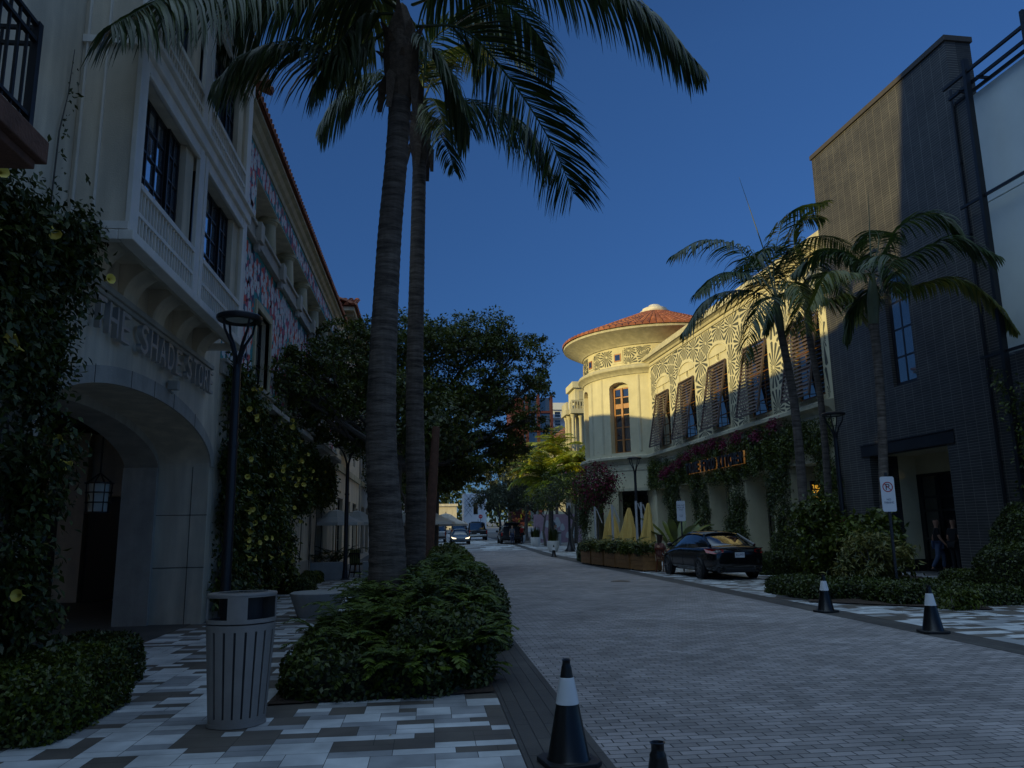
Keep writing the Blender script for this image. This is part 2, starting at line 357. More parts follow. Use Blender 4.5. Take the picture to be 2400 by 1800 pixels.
def text(name, s, size, ext, m, parent, mw, width=None, height=None, offset=0.0, align='CENTER', spacing=1.0):
    cu = bpy.data.curves.new(name, 'FONT'); cu.body = s; cu.size = size; cu.extrude = ext; cu.align_x = align; cu.offset = offset
    cu.space_character = spacing
    o = bpy.data.objects.new(name, cu); COL.objects.link(o)
    dg = bpy.context.evaluated_depsgraph_get(); me = bpy.data.meshes.new_from_object(o.evaluated_get(dg)); me.name = name
    bpy.data.objects.remove(o); xs = [v.co.x for v in me.vertices]; ys = [v.co.y for v in me.vertices]
    fx = width/(max(xs)-min(xs)) if width else 1; fy = height/(max(ys)-min(ys)) if height else 1
    cx = (max(xs)+min(xs))/2; y0 = min(ys)
    for v in me.vertices: v.co.x = (v.co.x-cx)*fx; v.co.y = (v.co.y-y0)*fy
    me.transform(mw if LOCAL[0] else rootmat(parent).inverted() @ mw); me.materials.clear(); me.materials.append(m)
    return link(bpy.data.objects.new(name, me), parent)
def axes(org, x, y):
    x = Vector(x).normalized(); y = Vector(y).normalized(); z = x.cross(y)
    return Matrix(((x.x, y.x, z.x, org[0]), (x.y, y.y, z.y, org[1]), (x.z, y.z, z.z, org[2]), (0, 0, 0, 1)))
def gz(y): return max(0.0, y-50)*.015
def catmull(P, n):
    P = [np.array(p, float) for p in P]; P = [2*P[0]-P[1]]+P+[2*P[-1]-P[-2]]; out = []
    for i in range(1, len(P)-2):
        for t in np.linspace(0, 1, n, endpoint=False):
            a, b, c, d = P[i-1:i+3]
            out.append(.5*((2*b)+(-a+c)*t+(2*a-5*b+4*c-d)*t*t+(-a+3*b-3*c+d)*t**3))
    out.append(P[-2]); return np.array(out)
def facade_openings(mb, x0, x1, y0, y1, z0, z1, ops):
    """wall slab (thickness x0..x1) in the y-z plane with rectangular openings (ya,yb,za,zb)"""
    ys = sorted({y0, y1, *[o[0] for o in ops], *[o[1] for o in ops]}); ys = [y for y in ys if y0 <= y <= y1]
    for a, b in zip(ys, ys[1:]):
        cuts = sorted([(o[2], o[3]) for o in ops if o[0] <= a+1e-6 and o[1] >= b-1e-6]); z = z0
        for c, d in cuts:
            if c > z+1e-6: mb.box(x0, x1, a, b, z, c)
            z = max(z, d)
        if z < z1-1e-6: mb.box(x0, x1, a, b, z, z1)
    return mb
# ---------------------------------------------------------------- ground, street, pavements
def sheet(name, poly, z, m, kind='structure'):
    mb = MB(); mb.add([(x, y, z+gz(y)) for x, y in poly], [tuple(range(len(poly)))]); o = mb.build(name, m); return tag(o, kind=kind)
def strips(name, x0f, x1f, ys, z, m):
    mb = MB()
    for a, b in zip(ys, ys[1:]): mb.add([(x0f(a), a, z+gz(a)), (x1f(a), a, z+gz(a)), (x1f(b), b, z+gz(b)), (x0f(b), b, z+gz(b))], [(0, 1, 2, 3)])
    return tag(mb.build(name, m), kind='structure')
strips('ground', lambda y: -400, lambda y: 400, [-60, 50, 150, 300, 700], -0.03, M['ground'])
strips('road', lambda y: 1.27, lambda y: 7.2+max(0, y-35)*.012, [-8, 20, 35, 50, 59], 0.0, M['road'])
LB, RBX = .68, 7.74
RE = lambda y: 7.2+max(0, y-35)*.012
strips('left_border_band', lambda y: LB, lambda y: 1.266, [-8, 30, 50, 59], .004, M['band'])
strips('right_border_band', lambda y: RE(y)+.004, lambda y: RE(y)+.54, [-8, 30, 50, 59, 100, 140], .004, M['band'])
def mosaic(name, x0, x1, y0, y1, z, skip=None, cx=.15, cy=.15):
    nx, ny = int((x1-x0)/cx), int((y1-y0)/cy); cx = (x1-x0)/nx; cy = (y1-y0)/ny; occ = np.zeros((nx, ny), bool); V = []; g = .0025
    r = random.Random(hash((nx, ny)) % 1000)
    for j in range(ny):
        i = 0
        while i < nx:
            if occ[i, j]: i += 1; continue
            w_ = r.choice([2, 2, 2, 3]); h_ = r.choice([1, 1, 1, 2]); w_ = min(w_, nx-i); h_ = min(h_, ny-j)
            while w_ > 1 and occ[i:i+w_, j].any(): w_ -= 1
            if occ[i:i+w_, j:j+h_].any(): h_ = 1
            occ[i:i+w_, j:j+h_] = True
            a, b, c, d = x0+i*cx, x0+(i+w_)*cx, y0+j*cy, y0+(j+h_)*cy
            if not (skip and skip((a+b)/2, (c+d)/2)):
                V += [(a+g, c+g, z+gz(c)), (b-g, c+g, z+gz(c)), (b-g, d-g, z+gz(d)), (a+g, d-g, z+gz(d))]
            i += w_
    V = np.array(V); F = np.arange(len(V)).reshape(-1, 4)
    return tag(npmesh(name, V, F, M['tiles']), kind='structure')
inbedR = lambda x, y: False
strips('left_pavement_bed', lambda y: -4.3, lambda y: LB-.004, [-8, 50, 59], 0.0, M['grout'])
strips('right_pavement_bed', lambda y: RE(y)+.544, lambda y: 19, [-8, 50, 59, 100, 140], 0.0, M['grout'])
mosaic('left_pavement', -4.25, LB-.006, 1.5, 34, .005, lambda x, y: y > 8.0 and x > -1.35 and y < 19.5)
mosaic('right_pavement', 7.75, 15.9, 5, 36, .005)
mosaic('right_far_pavement', 8.2, 15.5, 36.02, 75, .005, cx=.31, cy=.24)
strips('crossing_bed', lambda y: -6, lambda y: RE(y), [59.02, 100, 140], -.004, M['grout'])
mosaic('crossing_pavement', -2, 7.6, 59.05, 128, .003, cx=.55, cy=.42)
tag(sheet('entry_paving', [(-12, 5), (-4.26, 5), (-4.26, 21), (-12, 21)], .008, M['darkpave']))
mb = MB()
mb.add([(1.27, 17.0, .002)], [])
# dark diagonal paver strip by the right bed
sheet('diagonal_band', [(8.0, 16.4), (13.5, 27.0), (13.0, 27.3), (7.75, 17.2)], .009, M['band'])
sheet('diagonal_band', [(8.0, 16.2), (15.5, 12.3), (15.5, 12.9), (8.0, 16.8)], .010, M['band'])
# manhole scatter
mb = MB(); mb.lathe([(0, 0), (.30, 0), (.30, -.01)], (5.9, 24, .006), 20); tag(mb.build('manhole_cover', M['darkmetal']), 'small dark round cover set in the brick roadway', 'manhole cover')

# ---------------------------------------------------------------- shared building pieces
def tile_roof(mb, a, b, up, ln, n, r=.11, seg=5, thick=.03):
    """rows of barrel tiles from the eave line a-b running along 'up' for ln metres, each row broken into courses"""
    a, b, up = Vector(a), Vector(b), Vector(up).normalized(); e = (b-a).normalized(); nn = e.cross(up); nn = nn if nn.z > 0 else -nn
    crs = max(1, int(ln/.45))
    for i in range(n):
        p = a+(b-a)*(i+.5)/n
        for c in range(crs):
            s0, s1 = ln*c/crs, ln*(c+1)/crs+.04; vs = []
            for s_, rr in ((s0, r*1.06), (s1, r*.9)):
                for k in range(seg+1):
                    an = math.pi*k/seg; vs.append(p+up*s_+e*math.cos(an)*rr+nn*(math.sin(an)*rr+(.03 if s_ == s0 else 0)))
            m = seg+1; mb.add(vs, [(k, k+1, k+1+m, k+m) for k in range(seg)]+[tuple(range(m))])
    mb.add([a, b, b+up*ln, a+up*ln], [(0, 1, 2, 3)])
    return mb
def win_grid(parent, xf, ya, yb, za, zb, cols, rows, mf, mg, d=.05, t=.035, sign=1, name='window'):
    """window in an x = const plane: frame with bars and one pane sub-part"""
    mb = MB(); x0, x1 = sorted((xf, xf+sign*d))
    mb.box(x0, x1, ya, ya+t*1.5, za, zb); mb.box(x0, x1, yb-t*1.5, yb, za, zb)
    mb.box(x0+.002, x1-.002, ya+t*1.5, yb-t*1.5, za, za+t*1.5); mb.box(x0+.002, x1-.002, ya+t*1.5, yb-t*1.5, zb-t*1.5, zb)
    for i in range(1, cols): y = ya+(yb-ya)*i/cols; mb.box(x0+.004, x1-.004, y-t/2, y+t/2, za+t*1.5, zb-t*1.5)
    for j in range(1, rows): z = za+(zb-za)*j/rows; mb.box(x0+.007, x1-.007, ya+t*1.5, yb-t*1.5, z-t/2, z+t/2)
    f = mb.build(name, mf, parent, world=True)
    g = MB(); xg = (x0+x1)/2-sign*.012; g.box(xg-.004, xg+.004, ya+.01, yb-.01, za+.01, zb-.01); g.build('pane', mg, f, world=True)
    return f

# ================================================================ LEFT: arcade building with the projecting bay
XL = -4.1
A = thing('arcade_building', 'pale stucco building with a wide arched entry under a projecting white window bay', 'building', (XL, 9, 0))
ay0, ay1, zs, zc = 8.6, 15.1, 2.85, 3.62
def arch(y): t = (y-(ay0+ay1)/2)/((ay1-ay0)/2); return zs+(zc-zs)*math.sqrt(max(0, 1-t*t))
mb = MB(); ZT = 10.9; NA = 40
ysA = [ay0+(ay1-ay0)*(1-math.cos(math.pi*i/NA))/2 for i in range(NA+1)]
def quadx(x, ya, yb, za, zb, za2=None): mb.add([(x, ya, za), (x, yb, za2 if za2 is not None else za), (x, yb, zb), (x, ya, zb)], [(0, 1, 2, 3)])
quadx(XL, -7, ay0, 0, ZT); quadx(XL, ay1, 15.4, 0, ZT)
for a, b in zip(ysA, ysA[1:]):
    quadx(XL, a, b, arch(a), ZT, arch(b))
    mb.add([(XL, a, arch(a)), (XL, b, arch(b)), (XL-.9, b, arch(b)), (XL-.9, a, arch(a))], [(0, 1, 2, 3)])
mb.add([(XL, ay1, 0), (XL-.9, ay1, 0), (XL-.9, ay1, zs), (XL, ay1, zs)], [(0, 1, 2, 3)])
mb.add([(XL, ay0, 0), (XL-.9, ay0, 0), (XL-.9, ay0, zs), (XL, ay0, zs)], [(0, 1, 2, 3)])
mb.build('wall', M['stucco'], A, world=True, fixn=False)
# joints in the jamb blocks
mb = MB()
for z in (1.0, 1.95): mb.box(XL-.9, XL+.004, ay1-.006, ay1+.002, z, z+.012)
mb.box(XL-.30, XL-.29, ay1-.006, ay1+.002, 0, 2.85)
mb.build('joint', M['intdark'], A, world=True)
mb = MB()   # inner pilaster and second, lower arch
for a, b in ((ay1-.12, ay1+.5), (ay0-.5, ay0+.12)): mb.box(XL-1.5, XL-.9, a, b, 0, 2.83)
for a, b in zip(ysA, ysA[1:]):
    za, zb_ = arch(a)-.14, arch(b)-.14
    mb.add([(XL-.9, a, za), (XL-.9, b, zb_), (XL-.9, b, 4.2), (XL-.9, a, 4.2)], [(0, 1, 2, 3)])
    mb.add([(XL-.9, a, za), (XL-.9, b, zb_), (XL-1.5, b, zb_), (XL-1.5, a, za)], [(0, 1, 2, 3)])
mb.build('inner_arch', M['stone'], A, world=True, fixn=False)
mb = MB()   # arch band of cast stone
for i, (a, b) in enumerate(zip(ysA, ysA[1:])):
    def o(y):
        t = (y-(ay0+ay1)/2)/((ay1-ay0)/2); return (ay0+ay1)/2+t*((ay1-ay0)/2+.24), zs+(zc-zs+.24)*math.sqrt(max(0, 1-t*t))
    (ya, za), (yb, zb) = o(a), o(b)
    mb.add([(XL+.03, a, arch(a)), (XL+.03, b, arch(b)), (XL+.03, yb, zb), (XL+.03, ya, za), (XL, a, arch(a)), (XL, b, arch(b)), (XL, yb, zb), (XL, ya, za)],
           [(0, 1, 2, 3), (3, 2, 6, 7), (0, 4, 5, 1)])
mb.build('arch_band', M['stone'], A, world=True, fixn=False)
mb = MB()
for f in (.18, .36, .5, .64, .82):
    y = ay0+(ay1-ay0)*f; z = arch(y); mb.box(XL+.031, XL+.034, y-.006, y+.006, z, z+.235)
mb.build('arch_band_joint', M['intdark'], A, world=True)
# interior passage
mb = MB()
mb.add([(-12, 21, 0), (XL-1.5, 21, 0), (XL-1.5, 21, 4.2), (-12, 21, 4.2)], [(0, 1, 2, 3)])
mb.add([(-7.5, 5, 4.2), (XL, 5, 4.2), (XL, 21, 4.2), (-7.5, 21, 4.2)], [(0, 1, 2, 3)])
mb.add([(-12, 5, 0), (XL-.9, 5, 0), (XL-.9, 5, 4.2), (-12, 5, 4.2)], [(0, 1, 2, 3)])
mb.add([(XL-1.5, ay1+.5, 0), (XL-1.5, 21, 0), (XL-1.5, 21, 4.2), (XL-1.5, ay1+.5, 4.2)], [(0, 1, 2, 3)])
mb.box(-7.45, -6.9, 20.7, 20.99, 0, 4.2); mb.box(-9.2, -8.6, 20.7, 20.99, 0, 4.2); mb.box(-12, -5.7, 20.75, 20.98, 2.6, 2.95)
mb.box(-14.2, -14, -4, 36, 0, 10.5); mb.build('passage_wall', M['int'], A, world=True, fixn=False)  # long rear box added to keep sun from shining through the passage
for x0, x1 in ((-8.55, -7.5), (-9.9, -9.25)):
    mb = MB(); mb.box(x0, x1, 20.85, 20.95, .05, 2.58); mb.build('door', M['doordark'], A, world=True, bevel=.01)
# corbels and ledge
mb = MB(); mb.box(XL, XL+.10, 9.0, 14.7, 4.62, 4.70); mb.box(XL, XL+.06, 9.0, 14.7, 4.56, 4.62); mb.build('corbel_ledge', M['stone'], A, world=True, bevel=.01)
for y in (9.45, 10.55, 11.65, 12.75, 13.85):
    prof = [(XL, 4.70)]+[(XL+.08+.55*(1-math.cos(t)), 4.70+.45*math.sin(t)) for t in np.linspace(0, math.pi/2, 8)]+[(XL, 5.15)]
    mb = MB(); mb.prism([(a, b) for a, b in prof], 'y', y-.24, y+.24)
    mb.build('corbel', M['stucco'], A, world=True, bevel=.008)
# the bay
XB = -3.4; b0, b1 = 8.73, 14.15
mb = MB(); mb.box(XL+.002, XB-.28, 8.961, b1-.02, 5.15, 10.2)
for z0, z1 in ((5.0, 5.72), (7.15, 8.25)): mb.box(XB-.10 if 0 else XB-.279, XB-.06, 8.961, b1-.02, z0, z1)
mb.box(XL+.002, XB-.062, b0+.02, 8.96, 5.0, 10.2); mb.box(XB-.278, XB-.063, 13.86, b1-.021, 5.72, 9.9); mb.build('bay_body', M['stucco'], A, world=True)
mb = MB(); mb.box(XB-.10, XB+.07, b0-.06, b1+.06, 4.88, 5.0); mb.box(XL, XB-.10, b0-.06, b0+.06, 4.88, 5.0); mb.box(XL, XB-.10, b1-.06, b1+.06, 4.88, 5.0); mb.build('bay_sill', M['whitewood'], A, world=True, bevel=.012)
mb = MB()
for ya, yb in ((b0, 8.97), (11.13, 11.33), (11.42, 11.56), (13.85, b1)):
    mb.box(XB-.06, XB+.0, ya, yb, 5.0, 7.32); mb.box(XB-.06, XB+.0, ya, yb, 7.62, 9.9)
mb.box(XB-.055, XB-.012, 11.33, 11.42, 5.0, 7.3); mb.box(XB-.055, XB-.012, 11.33, 11.42, 7.62, 9.9)
for ya, yb in ((8.97, 11.13), (11.56, 13.85)):
    mb.box(XB-.07, XB-.008, ya, yb, 7.14, 7.32); mb.box(XB-.03, XB+.012, ya, yb, 7.10, 7.15); mb.box(XB-.07, XB-.008, ya, yb, 9.72, 9.9)
mb.build('bay_post', M['whitewood'], A, world=True, bevel=.008)
mb = MB(); mb.box(XB-.07, XB+.05, b0-.05, b1+.05, 7.32, 7.50); mb.box(XB-.07, XB+.11, b0-.1, b1+.1, 7.50, 7.57)
mb.box(XB-.07, XB+.03, b0-.02, b1+.02, 7.575, 7.62); mb.build('bay_mid_ledge', M['whitewood'], A, world=True, bevel=.012)
for lo, hi in ((5.03, 5.70), (7.64, 8.22)):
    for ya, yb in ((8.97, 11.13), (11.56, 13.85)):
        mb = MB(); mb.box(XB-.055, XB+.005, ya, yb, hi-.07, hi); mb.box(XB-.05, XB-.01, ya, yb, lo+.27, lo+.32); mb.box(XB-.05, XB-.01, ya, yb, lo, lo+.04)
        n = int((yb-ya)/.105)
        for i in range(n+1):
            y = ya+(yb-ya)*i/n; mb.box(XB-.04, XB-.018, y-.012, y+.012, lo+.04, hi-.07)
        mb.build('railing', M['whitewood'], A, world=True)
for lo, hi in ((5.72, 7.14), (8.25, 9.72)):
    for ya, yb in ((8.97, 11.13), (11.56, 13.85)):
        ym = ya+(yb-ya)*.62
        win_grid(A, XB-.27, ya+.05, ym, lo, hi, 4, 4, M['darkmetal'], M['skyglass'], t=.028)
        win_grid(A, XB-.235, ym+.02, yb-.35, lo, hi, 2, 4, M['darkmetal'], M['skyglass'], t=.028)
        mb = MB(); mb.box(XB-.26, XB-.10, yb-.34, yb-.001, lo, hi); mb.build('window_reveal', M['stucco'], A, world=True)
mb = MB(); mb.box(XL, XB+.02, b0-.02, b1+.02, 9.9, 10.35); mb.box(XL, XB+.1, b0-.1, b1+.1, 10.35, 10.5); mb.box(XL, XB+.16, b0-.18, b1+.35, 10.5, 10.6)
mb.build('bay_cornice', M['whitewood'], A, world=True, bevel=.015)
mb = MB()   # side trims on the bay cheek
for z in (5.02, 7.35, 9.95): mb.box(XL+.01, XB-.01, b0-.03, b0+.019, z, z+.09)
mb.box(XL+.28, XL+.30, b0-.012, b0+.019, 5.1, 9.9); mb.box(XL+.05, XL+.07, b0-.012, b0+.019, 5.1, 9.9)
mb.build('bay_cheek_trim', M['whitewood'], A, world=True)
mb = MB(); tile_roof(mb, (XB+.1, b0-.3, 10.62), (XB+.1, b1+1.1, 10.62), (-1, 0, .42), 7.5, 28); mb.build('roof', M['roof'], A, world=True, fixn=False)
mb = MB(); mb.prism([(-8, 10), (7.9, 10), (7.9, 14.0), (6.0, 24), (-8, 24)], 'x', -16, -11); mb.box(-11.2, -11.0, 7.9, 15.38, 10.9, 15.2); mb.box(-8, XL-.002, -7, 15.38, ZT, ZT+.3); mb.build('unseen_shade_block', M['stucco'], A, world=True)  # unseen tapered block and back wall added to shade the facade opposite and palms
# near balcony of the same building
mb = MB(); mb.box(XL, -3.0, 1.5, 6.02, 4.47, 4.66); mb.box(XL, -3.06, 1.5, 5.96, 4.40, 4.47); bs = mb.build('balcony', M['redbark'], A, world=True, bevel=.01); bs['label'] = 'brown balcony slab with a black bar railing'
mb = MB()
for z in (4.78, 5.42, 5.56): mb.box(-3.12, -3.08, 1.5, 5.9, z, z+.03); mb.box(XL, -3.12, 5.87, 5.9, z, z+.03)
for y in np.arange(1.6, 5.9, .125): mb.box(-3.11, -3.09, y-.009, y+.009, 4.66, 5.56)
for x in np.arange(-4.0, -3.15, .125): mb.box(x-.009, x+.009, 5.875, 5.895, 4.66, 5.56)
for y in (5.86, 3.9, 2.0): mb.box(-3.13, -3.07, y-.03, y+.03, 4.66, 5.6)
mb.build('balcony_railing', M['darkmetal'], bs, world=True)
# store letters
sg = thing('store_sign', 'row of raised grey metal store letters above the arched entry', 'sign', (XL+.1, 12.45, 4.13))
lay = [('THE', 9.35, 10.55, 4.10), ('SHADE', 10.85, 12.75, 4.12), ('STORE', 12.95, 14.6, 4.16)]
for word, ya, yb, z in lay:
    n = len(word); wd = (yb-ya)/n
    for i, chx in enumerate(word):
        text('letter', chx, .4, .035, M['letter'], sg, axes((XL+.10, ya+wd*(i+.5), z-.02), (0, 1, 0), (0, 0, 1)), width=wd*.74, height=.40)
mb = MB(); mb.box(XL+.031, XL+.18, 12.40, 12.52, 3.84, 3.98); mb.tube([(XL+.03, 12.46, 3.84), (XL+.1, 12.46, 3.78)], .02); tag(mb.build('security_camera', M['stone']), 'small pale box fitting mounted on the stucco over the arch', 'security camera')
# lantern
ln = thing('hanging_lantern', 'black caged lantern hanging on a rod inside the arched entry', 'lantern', (-6.0, 15.0, 2.2))
mb = MB(); mb.tube([(-6.0, 15, 2.72), (-6.0, 15, 4.2)], .015); mb.build('rod', M['darkmetal'], ln, world=True)
mb = MB()
for k in range(8):
    a = 2*math.pi*k/8; mb.tube([(-6+.2*math.cos(a), 15+.2*math.sin(a), 2.02), (-6+.23*math.cos(a), 15+.23*math.sin(a), 2.55), (-6, 15, 2.74)], .012, 6)
for z, r in ((2.02, .2), (2.2, .208), (2.38, .218), (2.55, .235)): mb.lathe([(r-.01, -.01), (r+.012, -.01), (r+.012, .012), (r-.01, .012)], (-6, 15, z), 16)
mb.build('cage', M['darkmetal'], ln, world=True)
mb = MB(); mb.lathe([(0, 0), (.16, 0), (.17, .5), (0, .5)], (-6, 15, 2.04), 12); mb.build('glass', M['frost'], ln, world=True)

# ================================================================ LEFT: mural building
Bm = thing('mural_building', 'building with a flower mural, columned loggia and clay tile eave', 'building', (XL, 24, 0))
y0, y1 = 15.42, 34.6
gal = (17.8, 33.6, 8.62, 10.0)
wins = [(18.3, 19.9, 5.1, 6.9), (22.6, 24.1, 5.1, 6.9), (26.8, 28.3, 5.1, 6.9), (30.6, 32.1, 5.1, 6.9)]
mb = MB(); facade_openings(mb, XL-.3, XL, y0, y1, 0, 10.8, [gal]+wins+[(21, 24, .2, 3.2), (29.5, 31.5, .2, 3.0)]); mb.build('wall', M['stucco'], Bm, world=True, fixn=False)
mb = MB(); mb.add([(XL-2.2, y0, 8.0), (XL-2.2, y1, 8.0), (XL-2.2, y1, 10.8), (XL-2.2, y0, 10.8)], [(0, 1, 2, 3)])
mb.box(XL-2.2, XL-.3, y0, y1, 10.02, 10.2); mb.box(XL-2.2, XL-.3, y0, y1, 8.3, 8.6); mb.box(XL-2.2, XL-.3, 17.2, 17.75, 8.6, 10.02); mb.box(XL-2.2, XL-.3, 33.7, y1, 8.6, 10.02)
mb.build('loggia_wall', M['stucco'], Bm, world=True)
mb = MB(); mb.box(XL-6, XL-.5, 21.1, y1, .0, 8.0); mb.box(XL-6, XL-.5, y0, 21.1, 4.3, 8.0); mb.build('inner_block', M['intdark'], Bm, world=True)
for y in (20.45, 23.25, 26.05, 28.85, 31.65):
    mb = MB(); mb.lathe([(0, 0), (.27, 0), (.27, .08), (.22, .1), (.23, .5), (.19, 1.22), (.24, 1.27), (.24, 1.3), (.28, 1.31), (.28, 1.4), (0, 1.4)], (XL-.26, y, 8.6), 20)
    mb.build('column', M['creamtrim'], Bm, smooth=True, world=True)
    mb = MB(); mb.box(XL-1.1, XL-.62, y-.28, y+.28, 8.6, 10.02); mb.build('pillar', M['creamtrim'], Bm, world=True, bevel=.01)
mb = MB(); mb.box(XL, XL+.1, y0, y1, 8.30, 8.60); mb.box(XL, XL+.16, y0, y1, 8.601, 8.68); mb.box(XL, XL+.14, y0, y1, 8.22, 8.298)
for y in (17.6, 20.45, 23.25, 26.05, 28.85, 31.65, 34.0): mb.box(XL+.02, XL+.24, y-.18, y+.18, 8.26, 8.72); mb.box(XL+.05, XL+.17, y-.1, y+.1, 8.06, 8.258)
mb.build('belt_course', M['stone'], Bm, world=True, bevel=.01)
mb = MB(); mb.prism([(XL, 10.62), (XL+.04, 10.62), (XL+.06, 10.75), (XL+.14, 10.8), (XL+.2, 10.9), (XL+.3, 10.94), (XL+.3, 11.02), (XL, 11.02)], 'y', y0, y1)
mb.build('cornice', M['creamtrim'], Bm, world=True)
mb = MB(); tile_roof(mb, (XL+.36, y0, 11.03), (XL+.36, y1+.4, 11.03), (-1, 0, .42), 9.4, 84); mb.box(XL-8.4, XL-8.2, y0, y1, 8.0, 14.5); mb.prism([(XL+.3, 11.02), (XL-8.2, 14.4), (XL-8.2, 11.02)], 'y', y0, y0+.1); mb.prism([(XL+.3, 11.02), (XL-8.2, 14.4), (XL-8.2, 11.02)], 'y', y1-.1, y1); mb.build('roof', M['roof'], Bm, world=True, fixn=False)  # unseen upper slope lengthened, with closing walls added, to set its cast shadow
mb = MB(); mb.box(XL, XL+.08, y0, y1, 4.72, 4.95); mb.box(XL, XL+.14, y0, y1, 4.951, 5.02); mb.box(XL, XL+.05, y0, y1, 0, .7); mb.build('string_course', M['stone'], Bm, world=True, bevel=.01)
for a, b, c, d in wins:
    mb = MB()
    for q in ((a-.16, a, c-.1, d+.18), (b, b+.16, c-.1, d+.18)): mb.box(XL-.1, XL+.05, *q)
    mb.box(XL-.1, XL+.06, a, b, d, d+.18); mb.box(XL-.1, XL+.07, a, b, c-.1, c); fr = mb.build('window_surround', M['creamtrim'], Bm, world=True, bevel=.01)
    win_grid(Bm, XL-.24, a, b, c, d, 2, 3, M['darkmetal'], M['glass'])
    mb = MB(); mb.box(XL, XL+.55, a-.3, b+.3, 4.4, 4.52)
    for y in (a-.05, b+.05): mb.prism([(XL, 4.0), (XL+.1, 4.05), (XL+.35, 4.3), (XL+.4, 4.398), (XL, 4.398)], 'y', y-.1, y+.1)
    mb.build('balcony', M['stone'], Bm, world=True, bevel=.01)
# mural: layered painted flowers, flat on the wall
def disc(mb, y, z, r, lobes, x, rot=0, amp=.35, sy=1., sz=1., n=None):
    n = n or lobes*4; pts = []
    for k in range(n):
        a = 2*math.pi*k/n; rr = r*(1-amp+amp*abs(math.cos(lobes*a/2+rot))**.6) if lobes > 1 else r
        pts.append((x, y+math.cos(a)*rr*sy, z+math.sin(a)*rr*sz))
    mb.add(pts, [tuple(range(n))])
def inmural(y, z, r):
    if not (y0+r*.8 < y < y1-r*.8): return False
    if not ((5.04+r*.8 < z < 8.22-r) or (10.0+r < z < 10.62-r) or (8.7+r < z < 10.62-r and y < gal[0]-r)): return False
    for a, b, c, d in wins:
        if a-.17-r < y < b+.17+r and c-.12-r < z < d+.2+r: return False
    return True
rr = random.Random(3)
zones = [(5.02, 8.22, y0, y1), (10.0, 10.62, y0, y1), (8.7, 10.62, y0, gal[0])]
base = MB()
facade_openings(base, XL+.001, XL+.003, y0, y1, 5.03, 8.215, [(a-.165, b+.165, c-.105, d+.185) for a, b, c, d in wins]); base.box(XL+.001, XL+.003, y0, y1, 10.02, 10.61); base.box(XL+.001, XL+.003, y0, 17.75, 8.69, 10.015)
base.build('mural', M['teal'], Bm, world=True)
for key, x, nn, r0, r1, lob, amp in (('coral', .005, 430, .16, .30, 5, .4), ('rose', .0065, 330, .12, .24, 4, .5), ('bluegrey', .008, 350, .08, .16, 3, .5), ('petal', .0095, 470, .15, .24, 5, .42)):
    mb = MB(); cnt = 0; pl = []
    for _ in range(nn*14):
        z_ = rr.choice(zones[:1]*7+zones[1:2]*3+zones[2:]*1); y = rr.uniform(z_[2], z_[3]); z = rr.uniform(z_[0], z_[1]); r = rr.uniform(r0, r1)
        if y > 28 and rr.random() < .3: continue
        if not inmural(y, z, r*1.05): continue
        if key in ('petal', 'coral') and any((y-p)**2+(z-q)**2 < (.72*(r+s))**2 for p, q, s in pl[-600:]): continue
        pl.append((y, z, r)); disc(mb, y, z, r, lob, XL+x, rr.uniform(0, 3), amp, sy=rr.uniform(.75, 1), sz=rr.uniform(.9, 1.15)); cnt += 1
        if cnt >= nn: break
    mb.build('mural_painting', M[key], Bm, world=True, fixn=False)
    if key == 'petal':
        mb = MB()
        for y, z, r in pl: disc(mb, y, z, r*.14, 1, XL+.0108, n=8)
        mb.build('mural_painting', M['coral'], Bm, world=True, fixn=False)

# ================================================================ further left buildings
def simple_left(y0, y1, z, name, label, rooflab, mwall, xl=XL, setb=0, eave=.5):
    T = thing(name, label, 'building', (xl, (y0+y1)/2, gz(y0))); W = []
    for f in range(int((z-4.6)//3.1)+1):
        for yy in np.arange(y0+1.2, y1-1.6, 3.3): W.append((yy, yy+1.3, 5.2+f*3.1, 7.0+f*3.1))
    W = [q for q in W if q[3] < z-.5]
    W += [(yy, yy+2.2, .3, 3.2) for yy in np.arange(y0+1, y1-2.5, 3.6)]
    mb = MB(); facade_openings(mb, xl-.25, xl, y0, y1, -1, z, W); mb.box(xl-8, xl-.3, y0, y0+.2, -1, z); mb.box(xl-8, xl-.5, y0+.2, y1, -1, 4.2); mb.box(xl-8, xl-.5, y0+.2, y1, 4.25, z-.2); mb.box(xl-5, xl-4.8, y0, y1, z-.2, z+2.2)
    mb.build('wall', mwall, T, world=True, fixn=False)
    for a, b, c, d in W: win_grid(T, xl-.2, a, b, c, d, 2, 3, M['darkmetal'], M['glass'])
    mb = MB(); mb.box(xl, xl+.1, y0, y1, 4.4, 4.7); mb.box(xl-8, xl+eave-.1, y0-.2, y1, z, z+.18); mb.box(xl, xl+.2, y0, y1, z-.2, z-.001)
    for yy in np.arange(y0+.2, y1, .7): mb.box(xl, xl+eave-.15, yy, yy+.12, z-.18, z-.001)
    mb.build('trim', M['creamtrim'], T, world=True)
    mb = MB(); tile_roof(mb, (xl+eave, y0-.3, z+.2), (xl+eave, y1, z+.2), (-1, 0, .42), 5.5, int((y1-y0)/.25)); tile_roof(mb, (xl+eave, y0-.3, z+.2), (xl-8, y0-.3, z+.2), (0, 1, .42), 2.5, 30)
    mb.build('roof', M['roof'], T, world=True, fixn=False); return T
T3 = simple_left(35.2, 47, 11.7, 'corner_building', 'cream building with bracketed red tile eave beyond the mural wall', '', M['stucco'], eave=.75)
mb = MB(); mb.box(XL, XL+.9, 37.2, 40.6, 5.5, 5.68); bl = mb.build('balcony', M['stone'], T3, world=True)
mb = MB()
